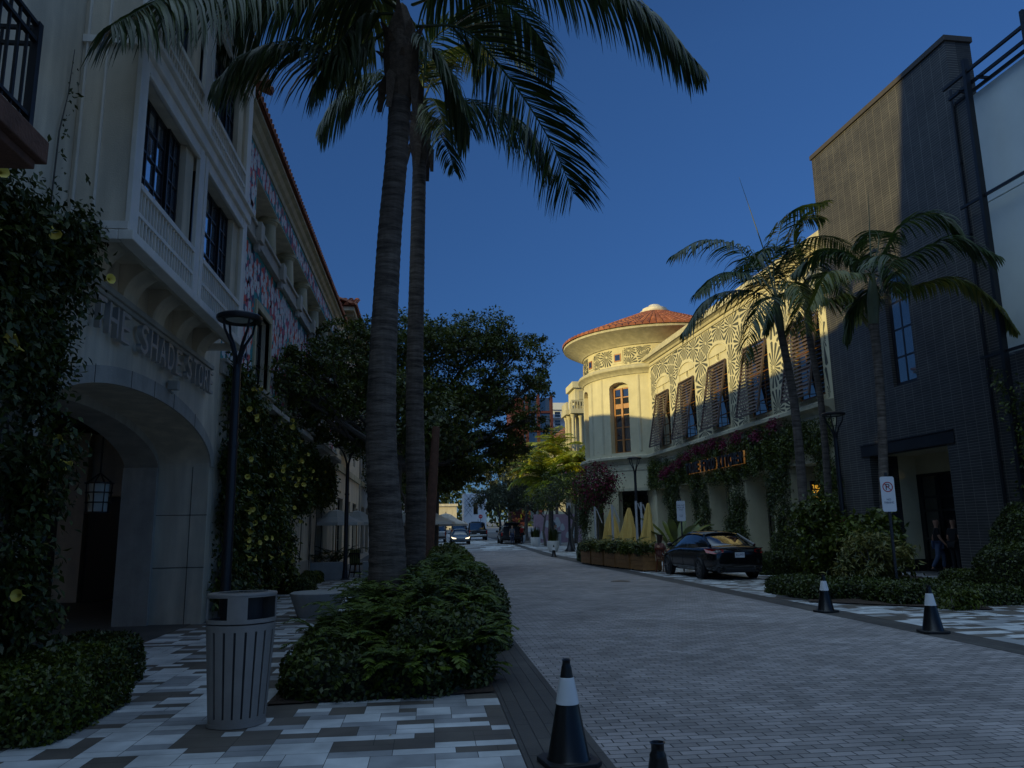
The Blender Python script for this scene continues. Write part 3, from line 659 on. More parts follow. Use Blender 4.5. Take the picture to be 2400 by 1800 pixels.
for z in (5.75, 6.55): mb.box(XL+.84, XL+.88, 37.25, 40.55, z, z+.04); mb.box(XL, XL+.84, 37.25, 37.29, z, z+.04)
for y in np.arange(37.3, 40.6, .13): mb.box(XL+.85, XL+.87, y-.01, y+.01, 5.68, 6.55)
for x in np.arange(XL+.05, XL+.84, .13): mb.box(x-.01, x+.01, 37.26, 37.28, 5.68, 6.55)
mb.build('railing', M['darkmetal'], bl, world=True)
simple_left(48, 64, 9.5, 'row_building', 'pale row building hidden behind the street trees on the left', '', M['stone'])
simple_left(66, 136, 8.6, 'row_building', 'farthest pale building along the left side of the street', '', M['stucco'])
simple_left(138, 178, 15, 'row_building', 'added tall pale block at the far left, put there for shade', '', M['stone'])  # block added to keep the far white building out of the sun
# ================================================================ RIGHT side frame: local x = 0 is the facade, street at x < 0
RO = (15.57, 21.71, 0); RZ = R_(2.2335); RM = Matrix.LocRotScale(Vector(RO), Matrix.Rotation(RZ, 3, 'Z').to_euler(), Vector((1, 1, 1)))
RI = RM.inverted()
def rw(x, y, z=0): return tuple(RM @ Vector((x, y, z)))
LOCAL[0] = True
# ---- black brick building
K = thing('black_brick_building', 'tall black brick building with a high parapet, steel lintel entry and one paned window', 'building', RO, RZ)
mb = MB(); facade_openings(mb, 0, .35, -2, 5.8, 0, 16.1, [(0.0, 3.95, 0, 3.95), (1.0, 2.2, 6.1, 9.9)]); mb.build('wall', M['blackbrick'], K, fixn=False)
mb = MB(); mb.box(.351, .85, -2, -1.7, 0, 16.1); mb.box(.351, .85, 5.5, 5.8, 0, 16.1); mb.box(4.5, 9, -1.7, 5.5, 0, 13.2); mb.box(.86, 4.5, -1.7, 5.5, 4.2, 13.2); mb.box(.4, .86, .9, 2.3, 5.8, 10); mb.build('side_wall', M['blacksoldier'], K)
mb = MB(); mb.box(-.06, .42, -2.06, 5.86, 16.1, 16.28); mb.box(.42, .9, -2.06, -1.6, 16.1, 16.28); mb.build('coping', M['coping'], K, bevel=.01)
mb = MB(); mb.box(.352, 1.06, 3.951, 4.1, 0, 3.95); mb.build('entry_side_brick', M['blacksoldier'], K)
mb = MB(); mb.box(1.06, 1.75, 3.93, 4.1, .4, 3.95); mb.box(.352, 1.75, -.1, 4.1, 3.951, 4.05); mb.box(1.72, 1.8, -.1, 3.93, 3.3, 3.95); mb.build('entry_jamb', M['cream'], K)
mb = MB(); mb.box(1.05, 1.76, 3.92, 4.1, 0, .4); mb.build('jamb_base', M['darkmetal'], K)
dd = MB(); dd.box(1.70, 1.74, 3.8, 3.93, 0, 3.3); dd.box(1.70, 1.74, 0, 3.8, 3.2, 3.3)
for y in (0.0, .9, 1.85, 2.8, 3.72): dd.box(1.68, 1.72, y, y+.09, 0, 3.2)
for z in (.0, 1.05, 2.0, 2.45): dd.box(1.685, 1.715, 0, 3.8, z, z+.08)
dd.build('door', M['doordark'], K)
mb = MB(); mb.box(1.725, 1.73, 0, 3.8, .08, 3.2); mb.build('door_glass', M['darkglass'], K)
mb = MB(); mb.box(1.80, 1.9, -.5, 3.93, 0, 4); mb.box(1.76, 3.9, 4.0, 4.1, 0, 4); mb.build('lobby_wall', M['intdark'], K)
mb = MB(); mb.box(-.05, -.003, -.35, 4.4, 3.95, 3.98); mb.box(-.02, -.003, -.35, 4.4, 3.98, 4.33); mb.box(-.05, -.003, -.35, 4.4, 4.33, 4.36)
mb.box(.0, .2, 0.003, 3.947, 3.92, 3.949); mb.build('steel_lintel', M['darkmetal'], K)
win_grid(K, .12, 1.02, 2.18, 6.12, 9.88, 2, 4, M['lampmetal'], M['glass'], d=.06, t=.07, sign=1)
mb = MB(); mb.tube([(-.07, -2.05, 0.2), (-.07, -2.05, 14.4)], .05, 8); 
for z in np.arange(1, 14, 2.2): mb.box(-.12, -.02, -2.11, -1.99, z, z+.04)
mb.build('downpipe', M['darkmetal'], K, smooth=True)
mb = MB(); mb.box(-.06, -.003, -1.45, -1.3, 10.2, 10.3); mb.box(-.09, -.06, -1.48, -1.27, 10.22, 10.5); mb.build('wall_bracket', M['darkmetal'], K)
mb = MB(); mb.box(-.005, .35, -2.62, -2.002, 0, 13.9); mb.build('pier', M['blackbrick'], K)
mb = MB(); mb.box(.002, .345, -9, -2.63, 0, 6.05); mb.build('lower_wall', M['blackbrick'], K)
G = thing('steel_canopy_facade', 'frosted white panel wall behind a black steel grid, right of the black brick wall', 'facade', rw(0, -5), RZ)
def gl(mb, n, m, **k): 
    mb.v = [(x, y+5, z) for x, y, z in mb.v]; return mb.build(n, m, G, **k)
for z0, z1 in ((6.15, 10.5), (10.54, 13.85)):
    for ya, yb in ((-4.75, -2.64), (-6.9, -4.79), (-9.05, -6.94)): mb = MB(); mb.box(.08, .16, ya, yb, z0, z1); gl(mb, 'frosted_panel', M['frost'])
mb = MB()
for y in (-3.05, -5.2, -7.35): mb.beam((-.35, y, 0), (-.35, y, 14.75), .11, .16)
for x, z in ((-.35, 14.35), (-.20, 14.05), (.0, 13.93)): mb.beam((x, -9, z), (x, -2.1, z), .07, .09)
for y in (-2.65, -3.4, -5.2, -7.3): mb.beam((-.35, y, 13.98), (.1, y, 13.98), .06, .08)
for z in (10.55, 6.1): mb.beam((-.33, -9, z), (-.33, -2.15, z), .06, .08)
gl(mb, 'steel_frame', M['darkmetal'])
# ---- restaurant building
F = thing('restaurant_building', 'cream restaurant building with a round tile-roofed tower, fan mural and propped louvred shutters', 'building', RO, RZ)
F0, F1 = 5.82, 28.6
alc = [(6.35, 8.6), (10.75, 13.0), (15.1, 17.3), (19.45, 21.75), (23.6, 25.8)]
mb = MB(); facade_openings(mb, 0, .3, F0, F1, 5.9, 12.3, [(a, b, 6.6, 10.45) for a, b in alc])
piers = [(5.85, 7.15), (9.6, 11.3), (13.9, 15.8), (18.3, 20.3), (22.6, 24.4), (26.85, 28.6)]
mb.box(0, 1.0, F0, F1, 4.05, 5.899)
for a, b in piers: mb.box(.0, 1.0, a, b, 0, 4.049)
mb.box(3.0, 3.2, F0, F1, 0, 5.9); mb.box(1.0, 3.0, F0, F1, 4.3, 4.5); mb.box(.301, 6, F0, F0+.3, 6, 12.3)
mb.build('wall', M['cream'], F, fixn=False)
mb = MB()
for a, b in piers: mb.box(-.05, 1.05, a-.05, b+.05, 3.75, 4.0); mb.box(-.03, 1.03, a-.03, b+.03, 0, .5)
mb.box(-.06, -.002, F0, F1, 4.05, 4.13)
mb.build('pier_cap', M['creamtrim'], F, bevel=.012)
for a, b in ((11.5, 13.7), (7.3, 9.4)):
    mb = MB(); mb.box(2.9, 2.99, a, b, 0, 3.3); mb.build('door', M['doorbrown'], F)
for a, b in ((16, 18.2), (20.6, 22.4)):
    win_grid(F, 2.9, a, b, .5, 3.3, 3, 2, M['darkmetal'], M['darkglass'], sign=-1)
for a, b in alc:     # arched head, medallion, window, shutter
    ym = (a+b)/2; n = 14
    mb = MB(); pts = [(a, 10.45)]+[(ym-(b-a)/2*math.cos(math.pi*i/n), 10.45+.5*math.sin(math.pi*i/n)) for i in range(1, n)]+[(b, 10.45)]
    mb.prism([(a+.001, 9.95)]+pts+[(b-.001, 9.95)], 'x', .05, .12)
    for i in range(n):   # projecting moulding over the arch
        t0, t1 = math.pi*i/n, math.pi*(i+1)/n
        for (r0, r1, x0) in ((0, .09, -.05),):
            q = lambda t, e: (ym-((b-a)/2+e)*math.cos(t), 10.45+(.5+e)*math.sin(t))
            mb.prism([q(t0, r0), q(t1, r0), q(t1, r1), q(t0, r1)], 'x', x0, .05)
    mb.lathe([(0, 0), (.2, 0), (.24, .02), (.26, .04), (.3, .02), (.3, -.02)], (0, 0, 0), 20, sx=1)
    nn = 20*6; last = mb.v[-nn:]; mb.v[-nn:] = [(.05-z, ym+x, 10.35+y*1.15) for x, y, z in last]
    mb.build('arched_head', M['cream'], F)
    mb = MB(); mb.box(-.02, .3, a-.02, b+.02, 6.5, 6.6); mb.build('window_sill', M['creamtrim'], F, bevel=.01)
    win_grid(F, .16, a+.06, b-.06, 6.62, 9.95, 3, 5, M['oakwin'], M['glass'], d=.06, t=.06)
    s0, s1 = a+.02, b-.02; T_ = Vector((-.06, 0, 9.95)); B_ = Vector((-.68, 0, 6.62)); dr = (B_-T_)
    sh = MB()
    for y in (s0, s1): sh.beam(T_+Vector((0, y, 0)), B_+Vector((0, y, 0)), .07, .09)
    for q in (0, 1): sh.beam(T_+dr*q+Vector((0, s0, 0)), T_+dr*q+Vector((0, s1, 0)), .07, .07)
    f_ = sh.build('shutter', M['shutter'], F)
    lv = MB(); nl = 20
    for i in range(1, nl):
        p = T_+dr*i/nl; h_ = dr/nl*.37; o1 = Vector((-.035, 0, 0)); t1 = Vector((-.012, 0, 0)); a_, b_ = Vector((0, s0, 0)), Vector((0, s1, 0))
        lv.add([p-h_-o1+a_, p-h_-o1+b_, p+h_+o1+b_, p+h_+o1+a_, p-h_-o1+t1+a_, p-h_-o1+t1+b_, p+h_+o1+t1+b_, p+h_+o1+t1+a_], [(0, 1, 2, 3), (4, 7, 6, 5), (0, 4, 5, 1), (2, 6, 7, 3), (0, 3, 7, 4), (1, 5, 6, 2)])
    lv.build('louvre', M['shutter'], f_)
    pr = MB()
    for y in (s0+.1, s1-.1): pr.beam((.14, y, 6.95), (-.60, y, 7.0), .03)
    pr.build('prop', M['darkmetal'], f_)
mb = MB(); mb.prism([(0, 12.05), (-.06, 12.05), (-.06, 12.15), (0, 12.15)], 'y', F0, F1)
mb.prism([(0, 12.3), (-.1, 12.3), (-.14, 12.42), (-.32, 12.52), (-.38, 12.52), (-.38, 12.68), (-.3, 12.68), (-.3, 12.8), (.3, 12.8), (.3, 12.3)], 'y', F0, F1-.9)
mb.prism([(0.05, 12.8), (0.05, 13.15), (.3, 13.15), (.3, 12.8)], 'y', F0, F1-1.5)
mb.build('cornice', M['creamtrim'], F)
mb = MB(); mb.prism([(0, 5.75), (-.06, 5.75), (-.09, 5.88), (-.22, 6.02), (-.38, 6.08), (-.42, 6.1), (-.42, 6.24), (-.38, 6.3), (0, 6.36)], 'y', F0, F1-.25)
mb.build('ledge', M['creamtrim'], F)
mb = MB(); mb.box(-.13, -.09, F0, 27.5, 12.82, 12.86); tile_roof(mb, (.3, F0, 13.16), (.3, F1-2, 13.16), (1, 0, .4), 4, 80); mb.build('roof', M['roof'], F, fixn=False)
# fan mural: painted wedges radiating from a point
def fancell(mb, mapf, me, pts, okx, rmax=1.3):
    cy, cz, r0_, ph = me; n = rr.randint(16, 22); near = [q for q in pts if q is not me and (q[0]-cy)**2+(q[1]-cz)**2 < (2*rmax)**2]
    span = 6.283
    for k in range(n):
        a = ph+span*(k+.5)/n; c_, s_ = math.cos(a), math.sin(a); r = .05
        while r < rmax:
            y, z = cy+c_*(r+.035), cz+s_*(r+.035)
            if not okx(y, z) or any((y-q[0])**2+(z-q[1])**2 < (r+.035)**2 for q in near): break
            r += .03
        if r < .14: continue
        da = span/n*.28; ri = min(.09, r*.25); rm = r*.72
        poly = [(cy+math.cos(a-da*.9)*ri, cz+math.sin(a-da*.9)*ri), (cy+math.cos(a+da*.9)*ri, cz+math.sin(a+da*.9)*ri), (cy+math.cos(a+da)*rm, cz+math.sin(a+da)*rm),
                (cy+math.cos(a+da*.9)*r*.95, cz+math.sin(a+da*.9)*r*.95), (cy+c_*r, cz+s_*r), (cy+math.cos(a-da*.9)*r*.95, cz+math.sin(a-da*.9)*r*.95), (cy+math.cos(a-da)*rm, cz+math.sin(a-da)*rm)]
        mb.add([mapf(*p) for p in poly], [tuple(range(7))])
def okf(y, z):
    if not (F0+.15 < y < 26.9 and 6.4 < z < 12.03): return False
    for a, b in alc:
        if a-.16 < y < b+.16 and z < 10.45: return False
        if a-.16 < y < b+.16 and z < 10.45+.62*math.sqrt(max(0, 1-((y-(a+b)/2)/((b-a)/2+.14))**2))+.05: return False
    return True
mb = MB(); pl = []
for _ in range(6000):
    y, z, r = rr.uniform(F0, 27), rr.uniform(6.3, 12.1), rr.uniform(.54, .80)
    if not okf(y, z) or any((y-q[0])**2+(z-q[1])**2 < (r+q[2])**2*.8 for q in pl): continue
    pl.append((y, z, r, rr.uniform(0, 6.28)))
for me_ in pl: fancell(mb, lambda a, b: (-.004, a, b), me_, pl, okf)
mb.build('fan_mural', M['fanink'], F, fixn=False)
# ---- tower (axis in the same local frame)
tc_ = RI @ Vector((16.7, 54, 0)); TX, TY = tc_.x, tc_.y
def arcpt(a, r, z): return (TX+math.cos(a)*r, TY+math.sin(a)*r, z)
NT = 96; RB = 5.45
wa = [-math.pi/2-math.atan2(0, 1)]
cam_dir = math.atan2((RI @ Vector((0, 0, 0))).y-TY, (RI @ Vector((0, 0, 0))).x-TX)
def ang_px(off): return cam_dir-math.asin(max(-1, min(1, off/RB)))
# lateral offset (m) to the left of the axis as seen: window centre 2.62 m, half-width .62 m
a_w0, a_w1 = cam_dir-math.asin(3.32/RB), cam_dir-math.asin(2.0/RB)
def wallring(mb, r, z0, z1, skip=None, rin=None):
    for k in range(NT):
        a, b = 2*math.pi*k/NT, 2*math.pi*(k+1)/NT
        if skip and skip((a+b)/2): continue
        mb.add([arcpt(a, r, z0), arcpt(b, r, z0), arcpt(b, r, z1), arcpt(a, r, z1)], [(0, 1, 2, 3)])
def angd(a, b): return (a-b+math.pi) % (2*math.pi)-math.pi
wins_t = []
mid = (a_w0+a_w1)/2; half = abs(angd(a_w1, a_w0))/2
for k in (-2, -1, 0, 1): wins_t.append(mid+k*math.radians(44))
stepA = 2*math.pi/NT
def inwin(a): return any(abs(angd(a, m_)) < half for m_ in wins_t)
mb = MB()
wallring(mb, RB, 6.2, 6.55); wallring(mb, RB, 11.35, 11.9)
# body with recessed windows: fine angular steps
steps = []
for m_ in wins_t: steps += [m_-half, m_+half]
allA = sorted(set([round((2*math.pi*k/NT) % (2*math.pi), 6) for k in range(NT)]+[round(s_ % (2*math.pi), 6) for s_ in steps]))
for a, b in zip(allA, allA[1:]+[allA[0]+2*math.pi]):
    c = (a+b)/2
    if inwin(c):
        m_ = min(wins_t, key=lambda q: abs(angd(c, q)))
        za, zb = [11.0+.33*math.sqrt(max(0, 1-(angd(q, m_)/half)**2)) for q in (a, b)]
        mb.add([arcpt(a, RB, za), arcpt(b, RB, zb), arcpt(b, RB, 11.35), arcpt(a, RB, 11.35)], [(0, 1, 2, 3)])
        mb.add([arcpt(a, RB, za), arcpt(b, RB, zb), arcpt(b, RB-.5, zb), arcpt(a, RB-.5, za)], [(0, 1, 2, 3)])
        mb.add([arcpt(a, RB, 6.55), arcpt(b, RB, 6.55), arcpt(b, RB-.5, 6.55), arcpt(a, RB-.5, 6.55)], [(0, 1, 2, 3)])
        mb.add([arcpt(a, RB-.5, 10.9), arcpt(b, RB-.5, 10.9), arcpt(b, RB-.5, 11.4), arcpt(a, RB-.5, 11.4)], [(0, 1, 2, 3)])
    else: mb.add([arcpt(a, RB, 6.55), arcpt(b, RB, 6.55), arcpt(b, RB, 11.35), arcpt(a, RB, 11.35)], [(0, 1, 2, 3)])
for m_ in wins_t:
    for s_ in (m_-half, m_+half): mb.add([arcpt(s_, RB, 6.55), arcpt(s_, RB-.5, 6.55), arcpt(s_, RB-.5, 11.05), arcpt(s_, RB, 11.05)], [(0, 1, 2, 3)])
wallring(mb, RB-.05, 12.4, 14.0); wallring(mb, RB, 4.1, 6.2)
doorA = cam_dir-math.asin(1.95/RB)
def indoor(a): return any(abs(angd(a, doorA+k*math.radians(40))) < math.radians(12.5) for k in (-2, -1, 0))
wallring(mb, RB, 0, 4.1, indoor); 
wallring(mb, RB-.45, 0, 4.1, indoor)
mb.build('tower_wall', M['cream'], F, fixn=False)
mb = MB()
for i, m_ in enumerate(wins_t):   # raised panel edges between windows
    for e in (1.55, -1.55):
        s_ = m_+half*e*1.25
        for q in (s_,): mb.add([arcpt(q-.006, RB+.06, 6.6), arcpt(q+.006, RB+.06, 6.6), arcpt(q+.006, RB+.06, 11.7), arcpt(q-.006, RB+.06, 11.7), arcpt(q-.02, RB, 6.6), arcpt(q+.02, RB, 6.6), arcpt(q+.02, RB, 11.7), arcpt(q-.02, RB, 11.7)],
                         [(0, 1, 2, 3), (0, 3, 7, 4), (1, 5, 6, 2), (3, 2, 6, 7)])
for r0, r1, z0, z1 in ((RB-.4, RB+.06, 4.02, 4.2), (RB, RB+.05, 5.35, 5.5)):
    mb.lathe([(r0, z0), (r1, z0), (r1, z1), (r0, z1)], (TX, TY, 0), NT)
mb.lathe([(RB, 11.75), (RB+.08, 11.78), (RB+.12, 11.9), (RB+.3, 12.02), (RB+.4, 12.1), (RB+.42, 12.2), (RB+.35, 12.32), (RB+.1, 12.42), (RB-.05, 12.45)], (TX, TY, 0), NT)
mb.lathe([(RB, 5.75), (RB+.06, 5.78), (RB+.1, 5.9), (RB+.3, 6.05), (RB+.42, 6.1), (RB+.42, 6.24), (RB+.36, 6.3), (RB, 6.36)], (TX, TY, 0), NT)
mb.lathe([(RB-.05, 13.75), (RB+.05, 13.78), (RB+.12, 13.9), (RB+.3, 14.0), (RB+.34, 14.05), (6.75, 14.5), (6.85, 14.55), (6.85, 14.7)], (TX, TY, 0), NT)
mb.build('tower_moulding', M['creamtrim'], F, smooth=True, fixn=False)
# conical tile roof
mb = MB(); apex = 17.3; nt_ = 96
for k in range(nt_):
    a = 2*math.pi*(k+.5)/nt_; e = Vector((math.cos(a), math.sin(a), 0)); t_ = Vector((-math.sin(a), math.cos(a), 0))
    for c in range(11):
        f0, f1 = c/11, (c+1)/11; vs = []
        for f, q in ((f0, 1.08), (min(1, f1+.01), .92)):
            r = 6.93+(.95-6.93)*f; z = 14.7+(17.3-14.7)*f; wd = math.pi*r/nt_*.92*q
            for s_ in range(6):
                an = math.pi*s_/5; p = e*r+t_*math.cos(an)*wd; vs.append((TX+p.x, TY+p.y, z+math.sin(an)*wd*.9+(.035 if f == f0 else 0)))
        mb.add(vs, [(i, i+1, i+7, i+6) for i in range(5)]+[tuple(range(6))])
mb.build('tower_roof', M['roof'], F, fixn=False)
mb = MB(); mb.lathe([(6.87, 14.68), (.9, 17.26)], (TX, TY, 0), 48); mb.build('roof_deck', M['shutter'], F, fixn=False)
mb = MB(); mb.lathe([(1.1, 17.1), (1.1, 17.38), (.95, 17.42), (.9, 17.6), (.5, 17.78), (.4, 17.9), (0, 18.0)], (TX, TY, 0), 32); mb.build('roof_cap', M['stucco'], F, smooth=True, fixn=False)
for m_ in wins_t:
    mb = MB(); g = MB(); nS = 6
    for r, lst in ((RB-.42, mb),):
        def strip(a, b, z0, z1, r0, r1, q=mb):
            q.add([arcpt(a, r1, z0), arcpt(b, r1, z0), arcpt(b, r1, z1), arcpt(a, r1, z1), arcpt(a, r0, z0), arcpt(b, r0, z0), arcpt(b, r0, z1), arcpt(a, r0, z1)], [(0, 1, 2, 3), (4, 7, 6, 5), (0, 4, 5, 1), (1, 5, 6, 2), (2, 6, 7, 3), (3, 7, 4, 0)])
        h = half*.97; tt = .014
        for c in (m_-h+tt, m_, m_+h-tt): strip(c-tt, c+tt, 6.56, 10.99, RB-.46, RB-.38)
        for z, th in ((6.6, .05), (7.45, .035), (8.3, .035), (9.15, .035), (9.75, .16), (10.35, .035), (10.95, .05)): strip(m_-h, m_+h, z-th, z+th, RB-.455, RB-.385)
    w_ = mb.build('window', M['oakwin'], F)
    strip(m_-h, m_+h, 6.57, 10.97, RB-.43, RB-.42, g); g.build('pane', M['glass'], w_)
for k in range(6):    # square openings in the frieze
    m_ = cam_dir-math.asin(max(-1, min(1, 2.65/RB)))+(k-3)*math.radians(30)
    mb = MB(); strip(m_-.075, m_+.075, 12.62, 13.5, RB-.051, RB-.01, mb); mb.build('frieze_panel', M['cream'], F)
    mb = MB(); strip(m_-.05, m_+.05, 12.75, 13.3, RB-.011, RB+.01, mb); fw = mb.build('window', M['oakwin'], F)
    g = MB(); strip(m_-.036, m_+.036, 12.83, 13.22, RB+.009, RB+.013, g); g.build('pane', M['glass'], fw)
mb = MB(); pl = []
def okt(u, z):
    return 12.5 < z < 13.65 and not any(abs(angd(u/(RB), cam_dir-math.asin(2.65/RB)+(k-3)*math.radians(30))) < .085 for k in range(6))
for _ in range(1500):
    u, z, r = rr.uniform(-math.pi*RB, math.pi*RB), rr.uniform(12.4, 13.7), rr.uniform(.4, .55)
    if not okt(u, z) or any((u-q[0])**2+(z-q[1])**2 < (r+q[2])**2*.8 for q in pl): continue
    pl.append((u, z, r, rr.uniform(0, 6.28)))
for me_ in pl: fancell(mb, lambda a, b: arcpt(a/RB, RB-.04, b), me_, pl, okt)
mb.build('fan_mural', M['fanink'], F, fixn=False)
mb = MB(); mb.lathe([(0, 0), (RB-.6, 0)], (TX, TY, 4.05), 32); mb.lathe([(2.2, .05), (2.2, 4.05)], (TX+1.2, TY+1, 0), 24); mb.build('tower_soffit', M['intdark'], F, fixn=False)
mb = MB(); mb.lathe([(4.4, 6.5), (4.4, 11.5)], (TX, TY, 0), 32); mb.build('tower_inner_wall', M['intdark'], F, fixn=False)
# restaurant letters
LS = thing('restaurant_sign', 'dark block letters with amber lit sides on the vine-covered restaurant fascia', 'sign', rw(-.35, 16.6, 4.5), RZ)
LOCAL[0] = False
aw = emit('amber_letter_light', (1.0, .42, .10), .10); awb = emit('amber_sign_light', (1.0, .5, .05), .8)
for word, ya, yb in (('TRUE', 20.2, 18.3), ('FOOD', 18.0, 16.1), ('KITCHEN', 15.8, 12.95)):
    n = len(word)
    for i, chx in enumerate(word):
        y = ya+(yb-ya)*(i+.5)/n; wd = abs(yb-ya)/n*.80
        xd = (RM.to_3x3() @ Vector((0, -1, 0))); o_ = text('letter', chx, .6, .05, M['doordark'], LS, axes(rw(-.50, y, 4.5), xd, (0, 0, 1)), width=wd*(.5 if chx == 'I' else 1), height=.58, offset=.02)
        text('letter_light', chx, .6, .03, aw, o_, axes(rw(-.40, y, 4.49), xd, (0, 0, 1)), width=wd*1.08*(.55 if chx == 'I' else 1), height=.61, offset=.03)
mb = MB()
for y in (20, 18, 16, 14.4, 13.1): a, b = rw(-.36, y, 4.8), rw(.02, y, 4.8); mb.beam(a, b, .03)
a, b = rw(-.36, 20.2, 4.8), rw(-.36, 12.95, 4.8); mb.beam(a, b, .03, .05); mb.build('mounting_rail', M['darkmetal'], LS, world=True)
LP = thing('lit_menu_sign', 'black hanging panel with glowing amber lettering behind the palm trunk', 'lit sign', rw(.7, 8.4, 2.6), RZ)
mb = MB(); c0 = Vector(rw(.8, 7.55, 2.0)); yv = RM.to_3x3() @ Vector((0, 1, 0)); xv = RM.to_3x3() @ Vector((1, 0, 0))
mb.beam(Vector(rw(.18, 8.4, 2.75)), Vector(rw(.74, 8.4, 2.75)), .05, 1.25); mb.build('panel', M['black'], LP, world=True)
for s_, z, h_, wd in (('TRUE', 3.05, .17, .42), ('FOOD', 2.83, .17, .42), ('KITCHEN', 2.70, .08, .42), ('THE PATIO', 2.42, .07, .38)):
    text('lettering', s_, .2, .006, awb, LP, axes(rw(.46, 8.365, z), xv, (0, 0, 1)), width=wd, height=h_)
mb = MB(); mb.beam(Vector(rw(.25, 8.365, 2.6)), Vector(rw(.67, 8.365, 2.6)), .01, .02); mb.build('lettering', awb, LP, world=True)

# ---------------------------------------------------------------- beyond the tower on the right
def blockwin(T, mb, x0, x1, y, z0, z1, cols, rows, ww, wh, mw, mg, inset=.12):
    """facade facing the camera (-y) with a window grid"""
    ops = []
    for i in range(cols):
        for j in range(rows):
            cx = x0+(x1-x0)*(i+.5)/cols; cz = z0+(z1-z0)*(j+.5)/rows; ops.append((cx-ww/2, cx+ww/2, cz-wh/2, cz+wh/2))
    xs = sorted({x0, x1, *[o[0] for o in ops], *[o[1] for o in ops]})
    for a, b in zip(xs, xs[1:]):
        cuts = sorted([(o[2], o[3]) for o in ops if o[0] <= a+1e-6 and o[1] >= b-1e-6]); z = z0
        for c, d in cuts: mb.box(a, b, y, y+.4, z, c); z = d
        if z < z1: mb.box(a, b, y, y+.4, z, z1)
    g = MB()
    for o in ops: g.box(o[0], o[1], y+inset, y+inset+.05, o[2], o[3])
    return g
T = thing('classical_building', 'sunlit cream building with tall pilasters and a balustraded balcony beyond the tower', 'building', (20, 84, gz(84)))
mb = MB(); mb.box(16.3, 26, 84, 88, -1, 17.2); mb.box(16.0, 26, 83.7, 84, 17.2, 17.9); mb.box(16.0, 16.3, 84, 88, 17.2, 17.9); mb.build('wall', M['cream'], T, world=True)
mb = MB(); mb.box(15.6, 17.5, 82.9, 84, 14.2, 14.7); mb.box(15.7, 17.4, 83.0, 84, 15.5, 15.7)
for x in np.arange(15.7, 17.4, .3): mb.box(x, x+.12, 83.0, 83.1, 14.7, 15.5)
for y in np.arange(83.1, 84, .3): mb.box(15.7, 15.8, y, y+.12, 14.7, 15.5)
mb.box(15.2, 16.3, 84, 87, 14.2, 14.7); mb.box(15.3, 15.5, 84, 87, 14.7, 15.6); mb.build('balcony', M['creamtrim'], T, world=True)
for x, y in ((15.95, 83.6), (16.8, 83.6), (15.75, 85), (15.7, 86.3)):
    mb = MB(); mb.lathe([(.3, 0), (.3, .3), (.22, .35), (.2, 4.2), (.3, 4.4), (.32, 4.7)], (x, y, 9.5), 14); mb.box(x-.35, x+.35, y-.35, y+.35, -1, 9.5); mb.build('column', M['creamtrim'], T, world=True, smooth=True)
mb = MB(); mb.box(16.7, 17.6, 83.9, 83.99, 15.9, 16.9); mb.build('niche', M['creamtrim'], T, world=True)
T = thing('tiled_pavilion', 'low cream pavilion with a red tiled pyramid roof beyond the palms', 'building', (20.5, 116, gz(116)))
mb = MB(); mb.box(18.2, 24, 114, 122, 0, 14.8); mb.box(18.0, 24.2, 113.8, 122.2, 14.3, 14.8); mb.build('wall', M['cream'], T, world=True)
mb = MB(); mb.add([(17.7, 113.3, 14.8), (24.5, 113.3, 14.8), (24.5, 122.7, 14.8), (17.7, 122.7, 14.8), (21, 118, 17.2)], [(0, 1, 4), (1, 2, 4), (2, 3, 4), (3, 0, 4)])
for k in range(23):
    x = 17.8+k*.29; f = 1-abs(x-21)/3.4; mb.beam((x, 113.35, 14.85), (x+(21-x)*f, 113.3+4.7*f, 14.85+2.4*f), .13, .1)
mb.build('roof', M['roof'], T, world=True, fixn=False)
T = thing('apartment_tower', 'distant white apartment block with stacked balconies and small square windows', 'building', (50, 260, 0))
mb = MB(); g = blockwin(T, mb, 42.2, 47.4, 260, 0, 44.4, 1, 14, .01, .01, None, None)
g = blockwin(T, mb, 47.4, 57.5, 260, 1, 42, 4, 14, 1.3, 1.5, None, None); mb.box(42, 62, 260.5, 275, 0, 44); mb.box(41.8, 62, 259.2, 261, 42.2, 44.6); mb.build('wall', M['white'], T, world=True)
g.build('window', M['darkglass'], T, world=True)
for j in range(14):
    z = 1+j*2.95; mb = MB(); mb.box(42.0, 46.9, 258.3, 260, z-.15, z+.1)
    for x in (42.05, 46.8): mb.box(x, x+.08, 258.3, 258.4, z+.1, z+1.1)
    mb.box(42.05, 46.88, 258.3, 258.38, z+1.0, z+1.1); mb.build('balcony', M['white'], T, world=True)
    mb = MB(); mb.box(43.2, 45.0, 259.9, 259.99, z+.2, z+2.2); mb.build('balcony_door', M['darkglass'], T, world=True)
T = thing('red_framed_tower', 'distant glass tower with a deep red structural frame', 'building', (36, 240, 0))
mb = MB()
for x in (30.6, 34.2, 38.4): mb.box(x, x+.8, 239.2, 240.2, 0, 44)
for z in range(2, 44, 6): mb.box(30, 39.2, 239.4, 240.1, z, z+.7)
mb.box(26, 39, 240.4, 255, 0, 43); mb  .build('frame', M['reddark'], T, world=True)
mb = MB(); mb.box(30, 39, 240.2, 240.35, 0, 42.8); mb.build('glazing', M['glass'], T, world=True)
T = thing('white_corner_building', 'small white building with diagonal lattice marks at the far end of the street', 'building', (9.6, 168, 1.7))
mb = MB(); facade_openings(mb, 0, 1, 0, 1, 0, 1, []); mb = MB(); g = blockwin(T, mb, 7.6, 11.4, 168, 0, 9.6, 1, 1, .01, .01, None, None); mb.box(7.6, 12.5, 168.41, 176, 0, 9.6); mb.build('wall', M['white'], T, world=True)
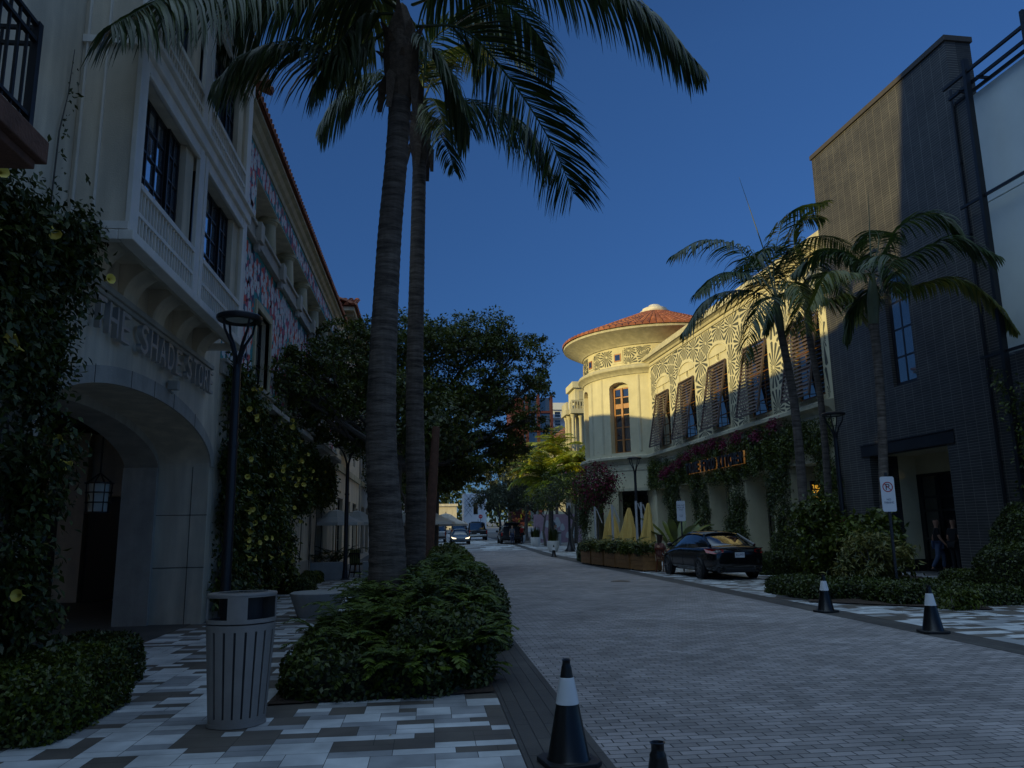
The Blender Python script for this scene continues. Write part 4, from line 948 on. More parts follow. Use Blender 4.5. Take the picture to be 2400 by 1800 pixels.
mb = MB(); mb.box(9.7, 10.6, 167.9, 168, 5.2, 7.6); mb.box(9.2, 11.2, 167.9, 168, 1.8, 3.6); mb.build('window', M['darkglass'], T, world=True)
mb = MB()
for k in range(4): mb.beam((7.8, 167.95, 4.6+k), (9.4, 167.95, 6.6+k), .08, .05); mb.beam((9.4, 167.95, 4.6+k), (7.8, 167.95, 6.6+k), .08, .05)
mb.build('lattice', M['bluegrey'], T, world=True)
T = thing('pink_mural_wall', 'low wall painted pale pink with swirling white shapes behind the tree planters', 'wall', (12.6, 76, gz(76)))
mb = MB(); mb.box(10.3, 15.0, 76, 76.25, 0, 3.1); mb.build('panel', mat('pink_paint', (.45, .30, .36), .8), T, world=True)
mb = MB()
for k in range(9):
    pts = []; x, z, r = 10.6+k*.5, rr.uniform(.9, 2.6), rr.uniform(.15, .4)
    for i in range(10): a = i*.62; pts.append((x+math.cos(a)*r*(1-.3*math.sin(3*a)), 75.99, z+math.sin(a)*r*1.6))
    mb.add(pts, [tuple(range(10))])
mb.build('painting', M['petal'], T, world=True, fixn=False)
T = thing('far_shop_row', 'row of low pale shops closing the street in the distance', 'building', (-12, 190, 2))
mb = MB(); mb.box(-30, 6.9, 190, 196, 0, 8); mb.box(-30, 7.2, 189.6, 190, 7.6, 8.2); mb.build('wall', M['stucco'], T, world=True)
mb = MB(); [mb.box(x, x+2, 189.8, 189.95, 2.2, 4.8) for x in range(-28, 5, 3)]; mb.build('window', M['darkglass'], T, world=True)
# ================================================================ vegetation
def at(px, py, Y):     # point of the photograph at the depth Y
    r = Mc.to_3x3() @ Vector(((px-1200)/1810, -(py-900)/1810, -1)); t = Y/r.y
    return (r.x*t, Y, 1.58+r.z*t)
def frondgeo(P, nl, ll, wid, hang=.6, sv=None, base=.12, segs=4, spread=.55, jitter=.12, rach=.022, twist=0.0):
    """palm frond: curved rachis P (points), leaflets on both sides that bend under their weight"""
    C = catmull(P, 10); seg = np.linalg.norm(np.diff(C, axis=0), axis=1); cum = np.r_[0, np.cumsum(seg)]; Lt = cum[-1]
    V, F = [], []
    # rachis as thin triangular prism
    n = len(C)
    for i, p in enumerate(C):
        t = C[min(i+1, n-1)]-C[max(i-1, 0)]; t = t/np.linalg.norm(t); s = np.cross(t, [0, 0, 1]); s = s/max(np.linalg.norm(s), 1e-6); u = np.cross(s, t)
        r = rach*(1-.85*i/(n-1)); V += [p+s*r, p-s*r, p-u*r*1.2+0*s, p+u*r*.5]
    for i in range(n-1):
        a = i*4
        for q, w in ((0, 3), (3, 1), (1, 2), (2, 0)): F.append((a+q, a+w, a+w+4, a+q+4))
    for k in range(nl):
        f = base+(1-base)*(k+.5)/nl; d = f*Lt; i = min(np.searchsorted(cum, d)-1, n-2); i = max(i, 0)
        p = C[i]+(C[i+1]-C[i])*((d-cum[i])/max(seg[i], 1e-9)); t = (C[i+1]-C[i])/max(seg[i], 1e-9)
        s = np.cross(t, [0, 0, 1.]) if sv is None else np.array(sv, float)-t*np.dot(sv, t)
        s = s/max(np.linalg.norm(s), 1e-6)
        prof = math.sin(math.pi*min(1, max(.0, .12+.80*f)))**.55*(1 if f < .9 else 1-(f-.9)*4)
        for sg in (-1, 1):
            L = ll*prof*(1+rng.uniform(-jitter, jitter)); dirv = t*(spread+.55*f)+s*sg+np.array([0, 0, .18-.25*hang])+rng.normal(size=3)*.07
            dirv = dirv/np.linalg.norm(dirv); q = p.copy(); wv = np.cross(dirv, [0, 0, 1.]); wv = wv/max(np.linalg.norm(wv), 1e-6)
            wv = wv*.8+np.cross(wv, dirv)*rng.uniform(-.5, .5); b0 = len(V); h_ = hang*rng.uniform(.7, 1.3)
            for j in range(segs+1):
                g = j/segs; w_ = wid*(.45, 1, .85, .55, .04)[j] if segs == 4 else wid*(.5, 1, .05)[j]
                V += [q+wv*w_*.5, q-wv*w_*.5]
                dirv = dirv+np.array([0, 0, -1.])*h_*(.25+.75*g)*.8; dirv = dirv/np.linalg.norm(dirv); q = q+dirv*L/segs
            for j in range(segs): a = b0+2*j; F.append((a, a+1, a+3, a+2))
    return np.array(V), np.array(F)
def frond(P, nl, ll, wid, m, parent, **k):
    V, F = frondgeo(P, nl, ll, wid, **k); return npmesh('frond', V, F, m, parent)
def arc(base, az, el, ln, droop, n=6):
    """frond spine leaving base at azimuth az, elevation el, drooping"""
    p = np.array(base, float); P = [p.copy()]; e = el
    for i in range(n): d = np.array([math.cos(az)*math.cos(e), math.sin(az)*math.cos(e), math.sin(e)]); p = p+d*ln/n; P.append(p.copy()); e -= droop*(.6+.8*i/n)/n
    return P
def trunkmesh(mb, P, R, rings=.09, n=18, amp=.05):
    C = catmull(P, 10); cum = np.r_[0, np.cumsum(np.linalg.norm(np.diff(C, axis=0), axis=1))]; L = cum[-1]; m = int(L/rings)*3
    ps, rs = [], []
    for i in range(m+1):
        d = L*i/m; k = min(max(np.searchsorted(cum, d)-1, 0), len(C)-2); q = C[k]+(C[k+1]-C[k])*((d-cum[k])/(cum[k+1]-cum[k])); f = d/L
        ps.append(q); r = np.interp(f, np.linspace(0, 1, len(R)), R); rs.append(r*(1+(amp, -amp*.5, 0)[i % 3]*rng.uniform(.1, 1.6)))
    mb.tube(ps, rs, n)
def palm_bark():
    m, t, p = newmat('palm_trunk'); N, L = t.nodes, t.links; tc = N.new('ShaderNodeTexCoord')
    mp = N.new('ShaderNodeMapping'); mp.inputs['Scale'].default_value = (1, 1, 7); L.new(tc.outputs['Object'], mp.inputs[0])
    n1 = N.new('ShaderNodeTexNoise'); n1.inputs['Scale'].default_value = 2.2; n1.inputs['Detail'].default_value = 8; n1.inputs['Roughness'].default_value = .7; L.new(mp.outputs[0], n1.inputs[0])
    r = N.new('ShaderNodeValToRGB'); r.color_ramp.elements[0].position = .36; r.color_ramp.elements[1].position = .66
    r.color_ramp.elements[0].color = (.05, .038, .03, 1); r.color_ramp.elements[1].color = (.23, .185, .15, 1); L.new(n1.outputs['Fac'], r.inputs[0])
    mp2 = N.new('ShaderNodeMapping'); mp2.inputs['Scale'].default_value = (9, 9, 1.2); L.new(tc.outputs['Object'], mp2.inputs[0])
    n2 = N.new('ShaderNodeTexNoise'); n2.inputs['Scale'].default_value = 2; n2.inputs['Detail'].default_value = 6; L.new(mp2.outputs[0], n2.inputs[0])
    mx = N.new('ShaderNodeMix'); mx.data_type = 'RGBA'; mx.blend_type = 'MULTIPLY'; mx.inputs[0].default_value = .55
    L.new(r.outputs[0], mx.inputs[6]); L.new(n2.outputs['Fac'], mx.inputs[7]); L.new(mx.outputs[2], p.inputs['Base Color']); p.inputs['Roughness'].default_value = .9
    b = N.new('ShaderNodeBump'); b.inputs['Strength'].default_value = .8; b.inputs['Distance'].default_value = .03; L.new(n1.outputs['Fac'], b.inputs['Height']); L.new(b.outputs[0], p.inputs['Normal'])
    return m
M['ptrunk'] = palm_bark()
# ---- two big coconut palms in the left bed
def bigpalm(label, P, R, head, fronds, seed):
    T = thing('coconut_palm', label, 'palm tree', P[0], 0, None)
    mb = MB(); trunkmesh(mb, P, R, .13, 22, .03); mb.build('trunk', M['ptrunk'], T, world=True, smooth=True, fixn=False)
    r0 = R[-1]; hx, hy, hz = P[-1]; mb = MB()    # fibrous boots round the crown base
    for k in range(16):
        a = k*2.4; z0 = hz-.25+k*.05; rr0 = r0*.95; pts = []
        e = Vector((math.cos(a), math.sin(a), 0)); t = Vector((-math.sin(a), math.cos(a), 0)); w_ = r0*random.uniform(.7, 1.1)
        lst = [(rr0*.7, -.25, .35), (rr0*1.15, .15, .7), (rr0*1.5, .45, .45), (rr0*1.9+random.uniform(0, .1), random.uniform(.5, .85), .12)]
        for d, z, s_ in lst: c = Vector((hx, hy, z0+z))+e*d; pts += [c-t*w_*s_, c+t*w_*s_, ]
        mb.add(pts, [(0, 1, 3, 2), (2, 3, 5, 4), (4, 5, 7, 6)])
        mb.add([p+e*.03 for p in pts], [(0, 2, 3, 1), (2, 4, 5, 3), (4, 6, 7, 5)])
    mb.lathe([(r0, -.35), (r0*1.5, .0), (r0*1.75, .5), (r0*1.3, 1.0), (r0*.5, 1.4), (0, 1.5)], (hx, hy, hz), 14)
    mb.build('crown_boots', M['boot'], T, world=True, fixn=False)
    for k in range(5):
        a = seed+k*1.3; p0 = np.array([hx+math.cos(a)*r0*1.2, hy+math.sin(a)*r0*1.2, hz+.15])
        mb = MB(); q = [p0, p0+np.array([math.cos(a)*.1, math.sin(a)*.1, -.2]), p0+np.array([math.cos(a)*.14, math.sin(a)*.1, -.5-.1*k])]
        mb.add([q[0]-[.06, 0, 0], q[0]+[.06, 0, 0], q[1]+[.08, .02, 0], q[1]-[.08, 0, 0]], [(0, 1, 2, 3)]); mb.add([q[1]-[.08, 0, 0], q[1]+[.08, .02, 0], q[2]+[.03, 0, 0], q[2]-[.05, 0, 0]], [(0, 1, 2, 3)])
        mb.build('dry_sheath', M['boot'], T, world=True, fixn=False)
    for f in fronds:
        kw = dict(nl=78, ll=.95, wid=.042, m=M['palm'], hang=.75, rach=.035); kw.update(f[1]); kw['ll'] *= 1.42; kw['nl'] = int(kw['nl']*1.35); kw['wid'] = .055; frond(f[0], kw.pop('nl'), kw.pop('ll'), kw.pop('wid'), kw.pop('m'), T, **kw)
    return T
p1 = [(-.62, 12, 0), at(908, 1300, 12), at(893, 1000, 12), at(910, 600, 12), at(930, 360, 12), at(940, 190, 12)]
H1 = at(950, 40, 12); H1b = at(955, -60, 12)
fr1 = [
 ([at(925, 60, 12), at(800, 130, 11.6), at(690, 105, 11.2), at(590, 125, 11), at(505, 190, 10.8)], dict(ll=.85, nl=90, hang=1.1)),
 ([at(930, 0, 12), at(760, -60, 11), at(580, -50, 9.8), at(420, -20, 8.6), at(262, 60, 7.6)], dict(ll=1.0, nl=110, hang=1.1)),
 ([at(935, 20, 12), at(840, -30, 12), at(700, -40, 12), at(600, -10, 12), at(480, 40, 12.2)], dict(ll=1.1, nl=100, hang=1.2)),
 ([at(975, 60, 12), at(1090, 70, 12), at(1200, 190, 12), at(1290, 330, 12), at(1345, 455, 12)], dict(ll=.98, nl=110, hang=.42, sv=(.85, 0, .75), spread=.8, wid=.048)),
 ([at(960, -20, 12), at(1130, -120, 11.6), at(1350, -70, 11.3), at(1520, 30, 11), at(1645, 165, 10.8)], dict(ll=.92, nl=120, hang=1.15)),
 ([at(960, -40, 12), at(1150, -240, 11), at(1400, -260, 10), at(1620, -180, 9.3), at(1790, -90, 9)], dict(ll=.9, nl=100, hang=1.1)),
 ([at(965, 10, 12), at(1060, -20, 12.5), at(1180, 10, 13), at(1260, 80, 13.4), at(1300, 160, 13.6)], dict(ll=.8, nl=80, hang=.9)),
 ([at(945, 0, 12), at(900, -120, 11.5), at(860, -160, 10.5), at(800, -80, 9.6)], dict(ll=.9)),
 ([at(945, -20, 12), at(980, -160, 12.5), at(1050, -220, 13.5), at(1120, -160, 14.5), at(1180, -40, 15.2)], dict(ll=.9)),
 ([at(940, 20, 12), at(880, -20, 12.6), at(810, 60, 13.4), at(770, 160, 14)], dict(ll=.95, hang=.9, m=M['palmy'])),
 ([at(955, 60, 12), at(1010, 110, 11.8), at(1060, 200, 11.8), at(1100, 300, 11.9)], dict(ll=.8, hang=.8, nl=70, m=M['palm'])),
 ([at(935, 30, 12), at(850, 40, 11.8), at(790, 110, 11.5), at(740, 200, 11.3)], dict(ll=.75, hang=1.2, nl=70)),
]
bigpalm('nearest tall coconut palm with a ringed grey trunk rising from the fern bed', p1, [.32, .255, .225, .2, .185, .18], H1, fr1, .3)
p2 = [(-.36, 18.2, 0), at(975, 1200, 18.2), at(972, 900, 18.2), at(978, 600, 18.2), at(984, 350, 18.2)]
fr2 = [
 ([at(995, 250, 18.2), at(1060, 240, 18), at(1140, 250, 18), at(1230, 300, 18), at(1290, 400, 18)], dict(ll=.9, hang=1.0)),
 ([at(990, 240, 18.2), at(1000, 120, 18), at(1060, 60, 17.6), at(1150, 60, 17), at(1240, 130, 16.6)], dict(ll=1.0)),
 ([at(985, 240, 18.2), at(960, 100, 18.5), at(900, 20, 19), at(820, 20, 19.5), at(740, 90, 20)], dict(ll=1.0, hang=1.0)),
 ([at(985, 250, 18.2), at(930, 190, 18.2), at(860, 180, 18), at(790, 240, 18), at(750, 300, 18)], dict(ll=.95, hang=1.1)),
 ([at(990, 240, 18.2), at(1040, 130, 19), at(1090, 110, 20), at(1140, 150, 21)], dict(ll=.9, m=M['palmy'])),
 ([at(1000, 260, 18.2), at(1020, 290, 17.5), at(1050, 350, 17), at(1065, 400, 16.8)], dict(ll=.6, nl=50, hang=.7)),
 ([at(990, 250, 18.2), at(1010, 230, 17.5), at(1030, 260, 16.8), at(1045, 320, 16.3)], dict(ll=.7, nl=60, hang=.9, m=M['palmy'])),
]
T2 = bigpalm('second tall coconut palm standing just behind the nearest one', p2, [.27, .225, .2, .18, .165], H1, fr2, 2.0)
mb = MB(); mb.tube([at(1000, 320, 18), at(1025, 285, 18), at(1060, 265, 18)], [.045, .03, .015], 6); mb.build('leaf_stalk', M['palmlit'], T2, world=True, smooth=True)
# ---- right slender palms
def slim(label, P, R, cs, crown, fronds, spear, mtr='ptrunk'):
    T = thing('slender_palm', label, 'palm tree', P[0], 0, 'slender palms in the right planting bed')
    mb = MB(); trunkmesh(mb, P, R, .12, 14, .03); mb.build('trunk', M[mtr], T, world=True, smooth=True, fixn=False)
    mb = MB(); mb.tube([P[-1], tuple((Vector(P[-1])+Vector(crown))/2), crown], [R[-1]*1.05, R[-1]*1.25, R[-1]*.5], 12); mb.build('crownshaft', M['crownshaft'], T, world=True, smooth=True)
    if spear: mb = MB(); mb.tube([crown, spear[0], spear[1]], [.03, .022, .004], 6); mb.build('spear_leaf', M['crownshaft'], T, world=True, smooth=True)
    for f in fronds:
        kw = dict(nl=46, ll=.66, wid=.055, m=M['palm'], hang=.6, rach=.022); kw.update(f[1]); kw['ll'] *= 1.3; kw['nl'] = int(kw['nl']*1.3); kw['wid'] *= 1.25; frond(f[0], kw.pop('nl'), kw.pop('ll'), kw.pop('wid'), kw.pop('m'), T, **kw)
    return T
c = at(1818, 700, 21)
slim('leftmost slender palm with its fronds against the sky and a tall bare spear leaf', [(10.55, 21, 0), at(1884, 1180, 21), at(1862, 950, 21), at(1830, 775, 21)], [.15, .13, .12, .105], None, c, [
 ([c, at(1740, 590, 20.5), at(1650, 562, 20), at(1575, 600, 19.7)], dict(hang=.9, ll=.75)),
 ([c, at(1760, 650, 20.3), at(1690, 640, 19.8), at(1628, 690, 19.4)], dict(hang=.9, ll=.7)),
 ([c, at(1740, 680, 21), at(1660, 700, 21), at(1600, 780, 21)], dict(hang=.9, ll=.8)),
 ([c, at(1790, 700, 19.5), at(1760, 760, 19), at(1745, 850, 18.8)], dict(hang=.8)),
 ([c, at(1815, 600, 21.3), at(1850, 500, 21.6), at(1940, 470, 22)], dict(hang=.8, ll=.75)),
 ([c, at(1840, 620, 21.3), at(1890, 560, 22), at(1960, 560, 22.6), at(2020, 610, 23)], dict(hang=.9, ll=.7)),
 ([c, at(1850, 660, 20.5), at(1880, 690, 19.8), at(1890, 780, 19.3)], dict(hang=.8, m=M['palmy'])),
 ([c, at(1800, 640, 22), at(1770, 600, 23), at(1720, 640, 24)], dict(hang=.8))],
 (at(1795, 600, 21), at(1732, 415, 21)))
c = at(1890, 665, 23)
slim('middle slender palm with a yellowing low frond, between its two neighbours', [(12.3, 23, 0), at(1945, 1200, 23), at(1925, 950, 23), at(1897, 790, 23)], [.13, .11, .1, .095], None, c, [
 ([c, at(1860, 560, 23), at(1880, 510, 23), at(1930, 510, 23)], dict(hang=.8, ll=.8)),
 ([c, at(1850, 600, 22.6), at(1800, 580, 22), at(1760, 620, 21.6)], dict(hang=.8, ll=.75)),
 ([c, at(1930, 600, 22.6), at(1980, 590, 22), at(2020, 640, 21.6)], dict(hang=.8, ll=.8)),
 ([c, at(1940, 700, 22.5), at(1990, 690, 22), at(2020, 750, 21.6)], dict(hang=.9, ll=.7, m=M['palmy'])),
 ([c, at(1900, 690, 22), at(1880, 700, 21), at(1850, 780, 20.6)], dict(hang=.8, m=M['palmy'])),
 ([c, at(1860, 680, 24), at(1820, 700, 24.6), at(1790, 780, 25)], dict(hang=.8)),
 ([c, at(1920, 640, 24), at(1960, 660, 25), at(2000, 720, 25.6)], dict(hang=.8))], None)
c = at(2044, 640, 19)
slim('right slender palm with a long yellow frond over the black brick wall', [(11.9, 19, 0), at(2078, 1250, 19), at(2065, 950, 19), at(2048, 760, 19)], [.135, .12, .11, .12], None, c, [
 ([c, at(2110, 530, 18.7), at(2200, 505, 18.2), at(2290, 590, 17.8)], dict(hang=.75, ll=.8, m=M['palm'])),
 ([c, at(2130, 600, 18.5), at(2230, 560, 18), at(2340, 600, 17.5)], dict(hang=.7, ll=.8)),
 ([c, at(2130, 670, 19), at(2230, 650, 18.8), at(2320, 700, 18.6), at(2385, 780, 18.5)], dict(hang=.95, ll=.55, m=M['palmy'], nl=56, wid=.07)),
 ([c, at(2060, 600, 18), at(2090, 610, 17.4), at(2100, 690, 17)], dict(hang=.8)),
 ([c, at(1990, 640, 18.4), at(1940, 640, 18), at(1900, 720, 17.8)], dict(hang=.9, ll=.6, m=M['palmy'])),
 ([c, at(1980, 590, 19.4), at(1920, 590, 20), at(1860, 640, 20.4)], dict(hang=.8)),
 ([c, at(2060, 560, 20), at(2040, 540, 21), at(2000, 580, 21.6)], dict(hang=.8)),
 ([c, at(2030, 690, 19.5), at(2000, 720, 19.8), at(1980, 790, 20)], dict(hang=.8))], (at(2040, 580, 19), at(2034, 440, 19)))
# ---- sunlit palms behind the tower
def bushpalm(x, y, z0, h, n, ln, m, label, seed=0, ll=.9, nl=34, group=None, name='palm'):
    T = thing(name, label, 'palm tree', (x, y, gz(y)), 0, group)
    mb = MB(); trunkmesh(mb, [(x, y, -.2), (x+.1, y, z0+h*.5), (x, y, z0+h)], [.2, .15, .13], .3, 10, .03); mb.build('trunk', M['ptrunk'], T, world=True, smooth=True, fixn=False)
    for k in range(n):
        a = seed+k*2.399; el = (1.25, .9, .5, .15)[k % 4]; P = arc((x, y, z0+h), a, el, ln*(1+.2*math.sin(k*1.7)), 1.7+.3*math.sin(k)); frond(P, nl, ll*1.2, .16, m, T, hang=.8, segs=2)
    return T
for i, (px, py, y, lab) in enumerate(((1230, 1100, 88, 'sunlit yellow-green palm, leftmost of the bright ones beyond the tower'), (1300, 1075, 80, 'tallest sunlit yellow-green palm close beside the round tower'),
        (1345, 1105, 72, 'sunlit palm whose fronds brush the edge of the round tower'), (1285, 1130, 70, 'low sunlit palm in front of the tiled pavilion'))):
    q = at(px, py, y); bushpalm(q[0], y, 0, q[2], 30, 4.0, M['palmlit'], lab, i*1.1, group='sunlit palms beyond the tower')
# ---- broad-leaved trees
def tree(name, label, base, top, crowns, m, nleaf, size, seed, group=None, trunk_r=.25, mb_mat='bark', limbs=14, wid=.45, shell=.35, stub=True, forks=1):
    T = thing(name, label, 'tree', base, 0, group); r = random.Random(seed); mb = MB()
    bx, by, bz = base; tx, ty, tz = top
    if stub: trunkpts = [base, (bx+(tx-bx)*.4+r.uniform(-.2, .2), by+(ty-by)*.5, bz+(tz-bz)*.5), top]; mb.tube(trunkpts, [trunk_r, trunk_r*.8, trunk_r*.6], 10)
    A_, B_ = [], []
    for ci, (c, rad) in enumerate(crowns):
        c = Vector(c)
        mid_ = Vector(top).lerp(c, .5)+Vector((r.uniform(-.3, .3), r.uniform(-.3, .3), -.15*rad[2])); mb.tube([top, mid_, c], [trunk_r*.5, trunk_r*.3, trunk_r*.14], 7)
        for k in range(limbs):
            d = Vector((r.gauss(0, 1), r.gauss(0, 1), r.gauss(.2, .7))).normalized(); e = c+Vector((d.x*rad[0], d.y*rad[1], d.z*rad[2]))*r.uniform(.7, 1.0)
            s_ = mid_.lerp(c, r.uniform(.2, 1)); m_ = s_.lerp(e, .5)+Vector((r.uniform(-.3, .3), r.uniform(-.3, .3), r.uniform(-.1, .3)))*.6; mb.tube([s_, m_, e], [trunk_r*.14, trunk_r*.08, trunk_r*.03], 5, caps=False)
            for q in range(2): e2 = m_+Vector((r.gauss(0, 1)*rad[0], r.gauss(0, 1)*rad[1], r.gauss(0, 1)*rad[2]))*.3; mb.tube([m_, e2], [trunk_r*.05, .008], 4, caps=False)
        P, N = blob_pts(c, rad, int(nleaf*rad[0]*rad[2]), shell=shell, clump=int(26+nleaf*rad[0]*rad[2]/95), cs=.105); A_.append(P); B_.append(N)
    mb.build('trunk', M[mb_mat], T, world=True, smooth=True, fixn=False)
    P = np.concatenate(A_); N = np.concatenate(B_); leaves('crown', P, size, M[m], T, nb=N, wid=wid, bias=.4, droop=.15); return T
def cz(px, py, y): return at(px, py, y)
big = [(cz(655, 880, 21), (.9, 1.2, .45)), (cz(730, 850, 23), (1.5, 1.6, .6)), (cz(735, 960, 24), (1.4, 1.6, .6)), (cz(820, 810, 27), (1.6, 2, .9)), (cz(860, 900, 28), (1.8, 2, 1.1)), (cz(830, 1010, 28), (1.4, 2, .9)), (cz(930, 800, 31), (2.0, 2.4, 1.2)), (cz(1020, 800, 32), (2.2, 2.6, 1.2)), (cz(1120, 800, 33), (2.0, 2.6, 1.15)), (cz(1205, 830, 33), (1.6, 2.4, 1.0)), (cz(1255, 900, 33), (1.0, 2.2, .7)),
       (cz(950, 930, 31), (2.4, 2.8, 1.4)), (cz(1060, 920, 33), (2.4, 2.8, 1.4)), (cz(1160, 930, 33), (2.0, 2.6, 1.2)), (cz(1225, 990, 33), (1.2, 2.2, .7)), (cz(1040, 1020, 33), (2.3, 2.8, 1.1)), (cz(1150, 1040, 34), (1.6, 2.4, .8)), (cz(1100, 1080, 33), (1.9, 2.2, .7)), (cz(1195, 1060, 34), (1.0, 2, .6)), (cz(690, 920, 22), (1.0, 1.4, .5)), (cz(770, 930, 25), (1.4, 1.6, .6)), (cz(920, 1050, 32), (1.9, 2.6, 1.1)), (cz(1010, 1120, 34), (1.8, 2.4, .8)), (cz(1090, 1110, 35), (1.2, 2, .6))]
tree('spreading_tree', 'wide dark spreading tree reaching over the street behind the two tall palms', (-1.5, 31, 0), (-1.2, 31, 4.2), big, 'leaf', 2000, .155, 5, trunk_r=.3, shell=.1, limbs=10)
tree('street_tree', 'dark leafy tree beside the far terrace, left of the street', (-1.6, 50, 0), (-1.3, 50, 3.2), [((-2.4, 50, 5.4), (2.4, 2.4, 1.7)), ((.2, 51, 5.6), (2.2, 2.4, 1.6)), ((-1.0, 52, 7), (2.6, 2.6, 1.8)), ((1.8, 53, 6.6), (1.7, 2, 1.2))], 'leafd', 420, .22, 6)
tree('street_tree', 'second dark tree farther up the left side near the parked traffic', (-.6, 68, gz(68)), (-.6, 68, 4), [((-2, 68, 6), (3, 3, 2.4)), ((1.0, 69, 6.6), (2.2, 2.4, 1.5)), ((-1, 70, 8.4), (3, 3, 2.2))], 'leaf', 260, .3, 7)
tree('street_tree', 'farthest dark tree at the left of the far crossing', (-1.6, 95, gz(95)), (-1.6, 95, 5), [((-2, 95, 8), (4.5, 4, 4)), ((.8, 96, 7.6), (2.4, 3, 1.8)), ((3.4, 97, 8.6), (2.4, 3, 1.7)), ((5.2, 98, 9.2), (2.0, 2.6, 1.6))], 'leafd', 130, .42, 8)
for i, (x, y, lab) in enumerate(((8.6, 95, 'grey-green olive-like tree, leftmost behind the white planters'), (10.6, 84, 'grey-green tree between the dark hatchback and the potted plants'), (12.6, 92, 'tall grey-green tree with sun catching its top twigs'))):
    z = gz(y); tree('olive_tree', lab, (x, y, z), (x, y, z+3.0), [((x-1.6, y, z+5), (2.3, 2, 1.7)), ((x+1.5, y+.5, z+5), (2.2, 2, 1.8)), ((x, y+1, z+7.4), (2.6, 2.2, 1.8))], 'olive', 620, .27, 20+i, group='grey-green trees behind the planters', trunk_r=.2, limbs=8)
tree('oak_tree', 'dark rounded tree over the walkway, touching the bougainvillea on the tower', (10.8, 58, gz(58)), (10.9, 58, 2.3), [((9.4, 58, 4.2), (1.9, 1.8, 1.2)), ((11.4, 58, 4.5), (2.1, 1.8, 1.5)), ((12.6, 57, 3.9), (1.4, 1.6, 1.2)), ((10.2, 59, 5.3), (1.7, 1.6, 1.0))], 'leaf', 560, .16, 31, trunk_r=.16)
tree('oak_tree', 'slim dark tree behind the potted plants, left of the walkway oak', (9.9, 66, gz(66)), (9.9, 66, 2.6), [((9.0, 66, 4.2), (1.5, 1.8, 1.1)), ((10.4, 66, 4.4), (1.6, 1.8, 1.3))], 'leafd', 460, .18, 32, trunk_r=.12)
tree('oak_tree', 'slender tree with thin stems behind the closed yellow umbrellas', (12.8, 52, 0), (12.9, 52, 2.4), [((12.2, 52, 3.3), (1.2, 1.2, .9)), ((13.2, 52, 3.6), (1.1, 1.2, .9))], 'leaf', 500, .15, 33, trunk_r=.1)
mb = MB(); tr = thing('leaning_palm_trunk', 'bare reddish trunk with a paler one beside it, right of the second palm', 'tree', (.35, 24.5, 0))
mb.tube([at(1000, 1330, 24.5), at(1006, 1250, 24.5), at(1015, 1120, 24.5), at(1022, 1000, 24.5)], [.2, .17, .15, .12], 10); mb.build('trunk', M['redbark'], tr, world=True, smooth=True)
P, N = blob_pts(at(1015, 1330, 24.5), (.5, .5, .3), 900, clump=20); leaves('crown', P, .16, M['leaf'], tr, nb=N)
P, N = blob_pts(at(1020, 1010, 26), (1.3, 1.2, .8), 2600, clump=40); leaves('crown', P, .2, M['leafd'], tr, nb=N)
mb = MB(); mb.tube([at(1020, 1290, 34), at(1022, 1200, 34), at(1024, 1090, 34)], [.14, .13, .12], 8); tag(mb.build('tree_trunk', M['bark'], None, smooth=True), 'pale thin trunk behind the reddish trunk by the far umbrella', 'tree')

# ---- hedges, beds
def hedge(name, label, boxes, n, size, m, seed=0, lump=.12, core=True, group=None, cat='hedge', wid=.5, kind=None):
    """rounded clipped mass: dark core plus a skin of leaves, boxes = (cx, cy, rx, ry, h, z0)"""
    cx, cy = boxes[0][0], boxes[0][1]; T = thing(name, label, cat, (cx, cy, gz(cy)), 0, group); PP, NN = [], []
    area = sum(b[2]*b[3]+b[4]*(b[2]+b[3]) for b in boxes)
    cm = MB()
    for (x, y, rx, ry, h, z0) in boxes:
        k = int(n*(rx*ry+h*(rx+ry))/area); u = rng.uniform(-1, 1, (k*2, 3)); u[:, 2] = rng.uniform(0, 1, k*2); pw = 5
        rad = (np.abs(u[:, 0])**pw+np.abs(u[:, 1])**pw+np.abs(u[:, 2])**pw)**(1/pw); q = u/rad[:, None]; q = q[:k]
        lumps = np.array([noise.noise(Vector((p[0]*rx*2.2+seed, p[1]*ry*2.2, p[2]*h*2.2))) for p in q]); sc = (1+lump*lumps)*(1-.13*rng.uniform(0, 1, k)**2)
        nn = unit(np.sign(q)*np.abs(q)**(pw-1)+1e-9); P = np.stack([x+q[:, 0]*rx*sc, y+q[:, 1]*ry*sc, z0+q[:, 2]*h*sc], 1); PP.append(P); NN.append(nn)
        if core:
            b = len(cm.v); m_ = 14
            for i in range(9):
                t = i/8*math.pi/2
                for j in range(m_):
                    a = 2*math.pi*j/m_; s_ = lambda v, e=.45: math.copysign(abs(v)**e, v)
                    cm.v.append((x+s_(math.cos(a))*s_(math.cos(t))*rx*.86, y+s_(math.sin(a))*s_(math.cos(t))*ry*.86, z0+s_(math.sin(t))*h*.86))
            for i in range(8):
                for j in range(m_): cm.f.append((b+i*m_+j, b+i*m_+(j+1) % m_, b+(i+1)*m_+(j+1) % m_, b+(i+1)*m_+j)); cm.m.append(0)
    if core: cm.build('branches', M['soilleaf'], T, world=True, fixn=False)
    leaves('foliage', np.concatenate(PP), size, M[m], T, nb=np.concatenate(NN), bias=.7, droop=0, wid=wid)
    return T
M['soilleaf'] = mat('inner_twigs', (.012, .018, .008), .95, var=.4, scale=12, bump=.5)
tag(sheet('left_planting_soil', [(-1.5, 7.85), (.67, 8.05), (.67, 19.4), (-1.4, 19.4)], .02, M['soil']))
tag(sheet('right_planting_soil', [(7.95, 16.0), (10.3, 13.6), (14.8, 22.5), (15.3, 27.5), (13.2, 27.0)], .03, M['soil']))
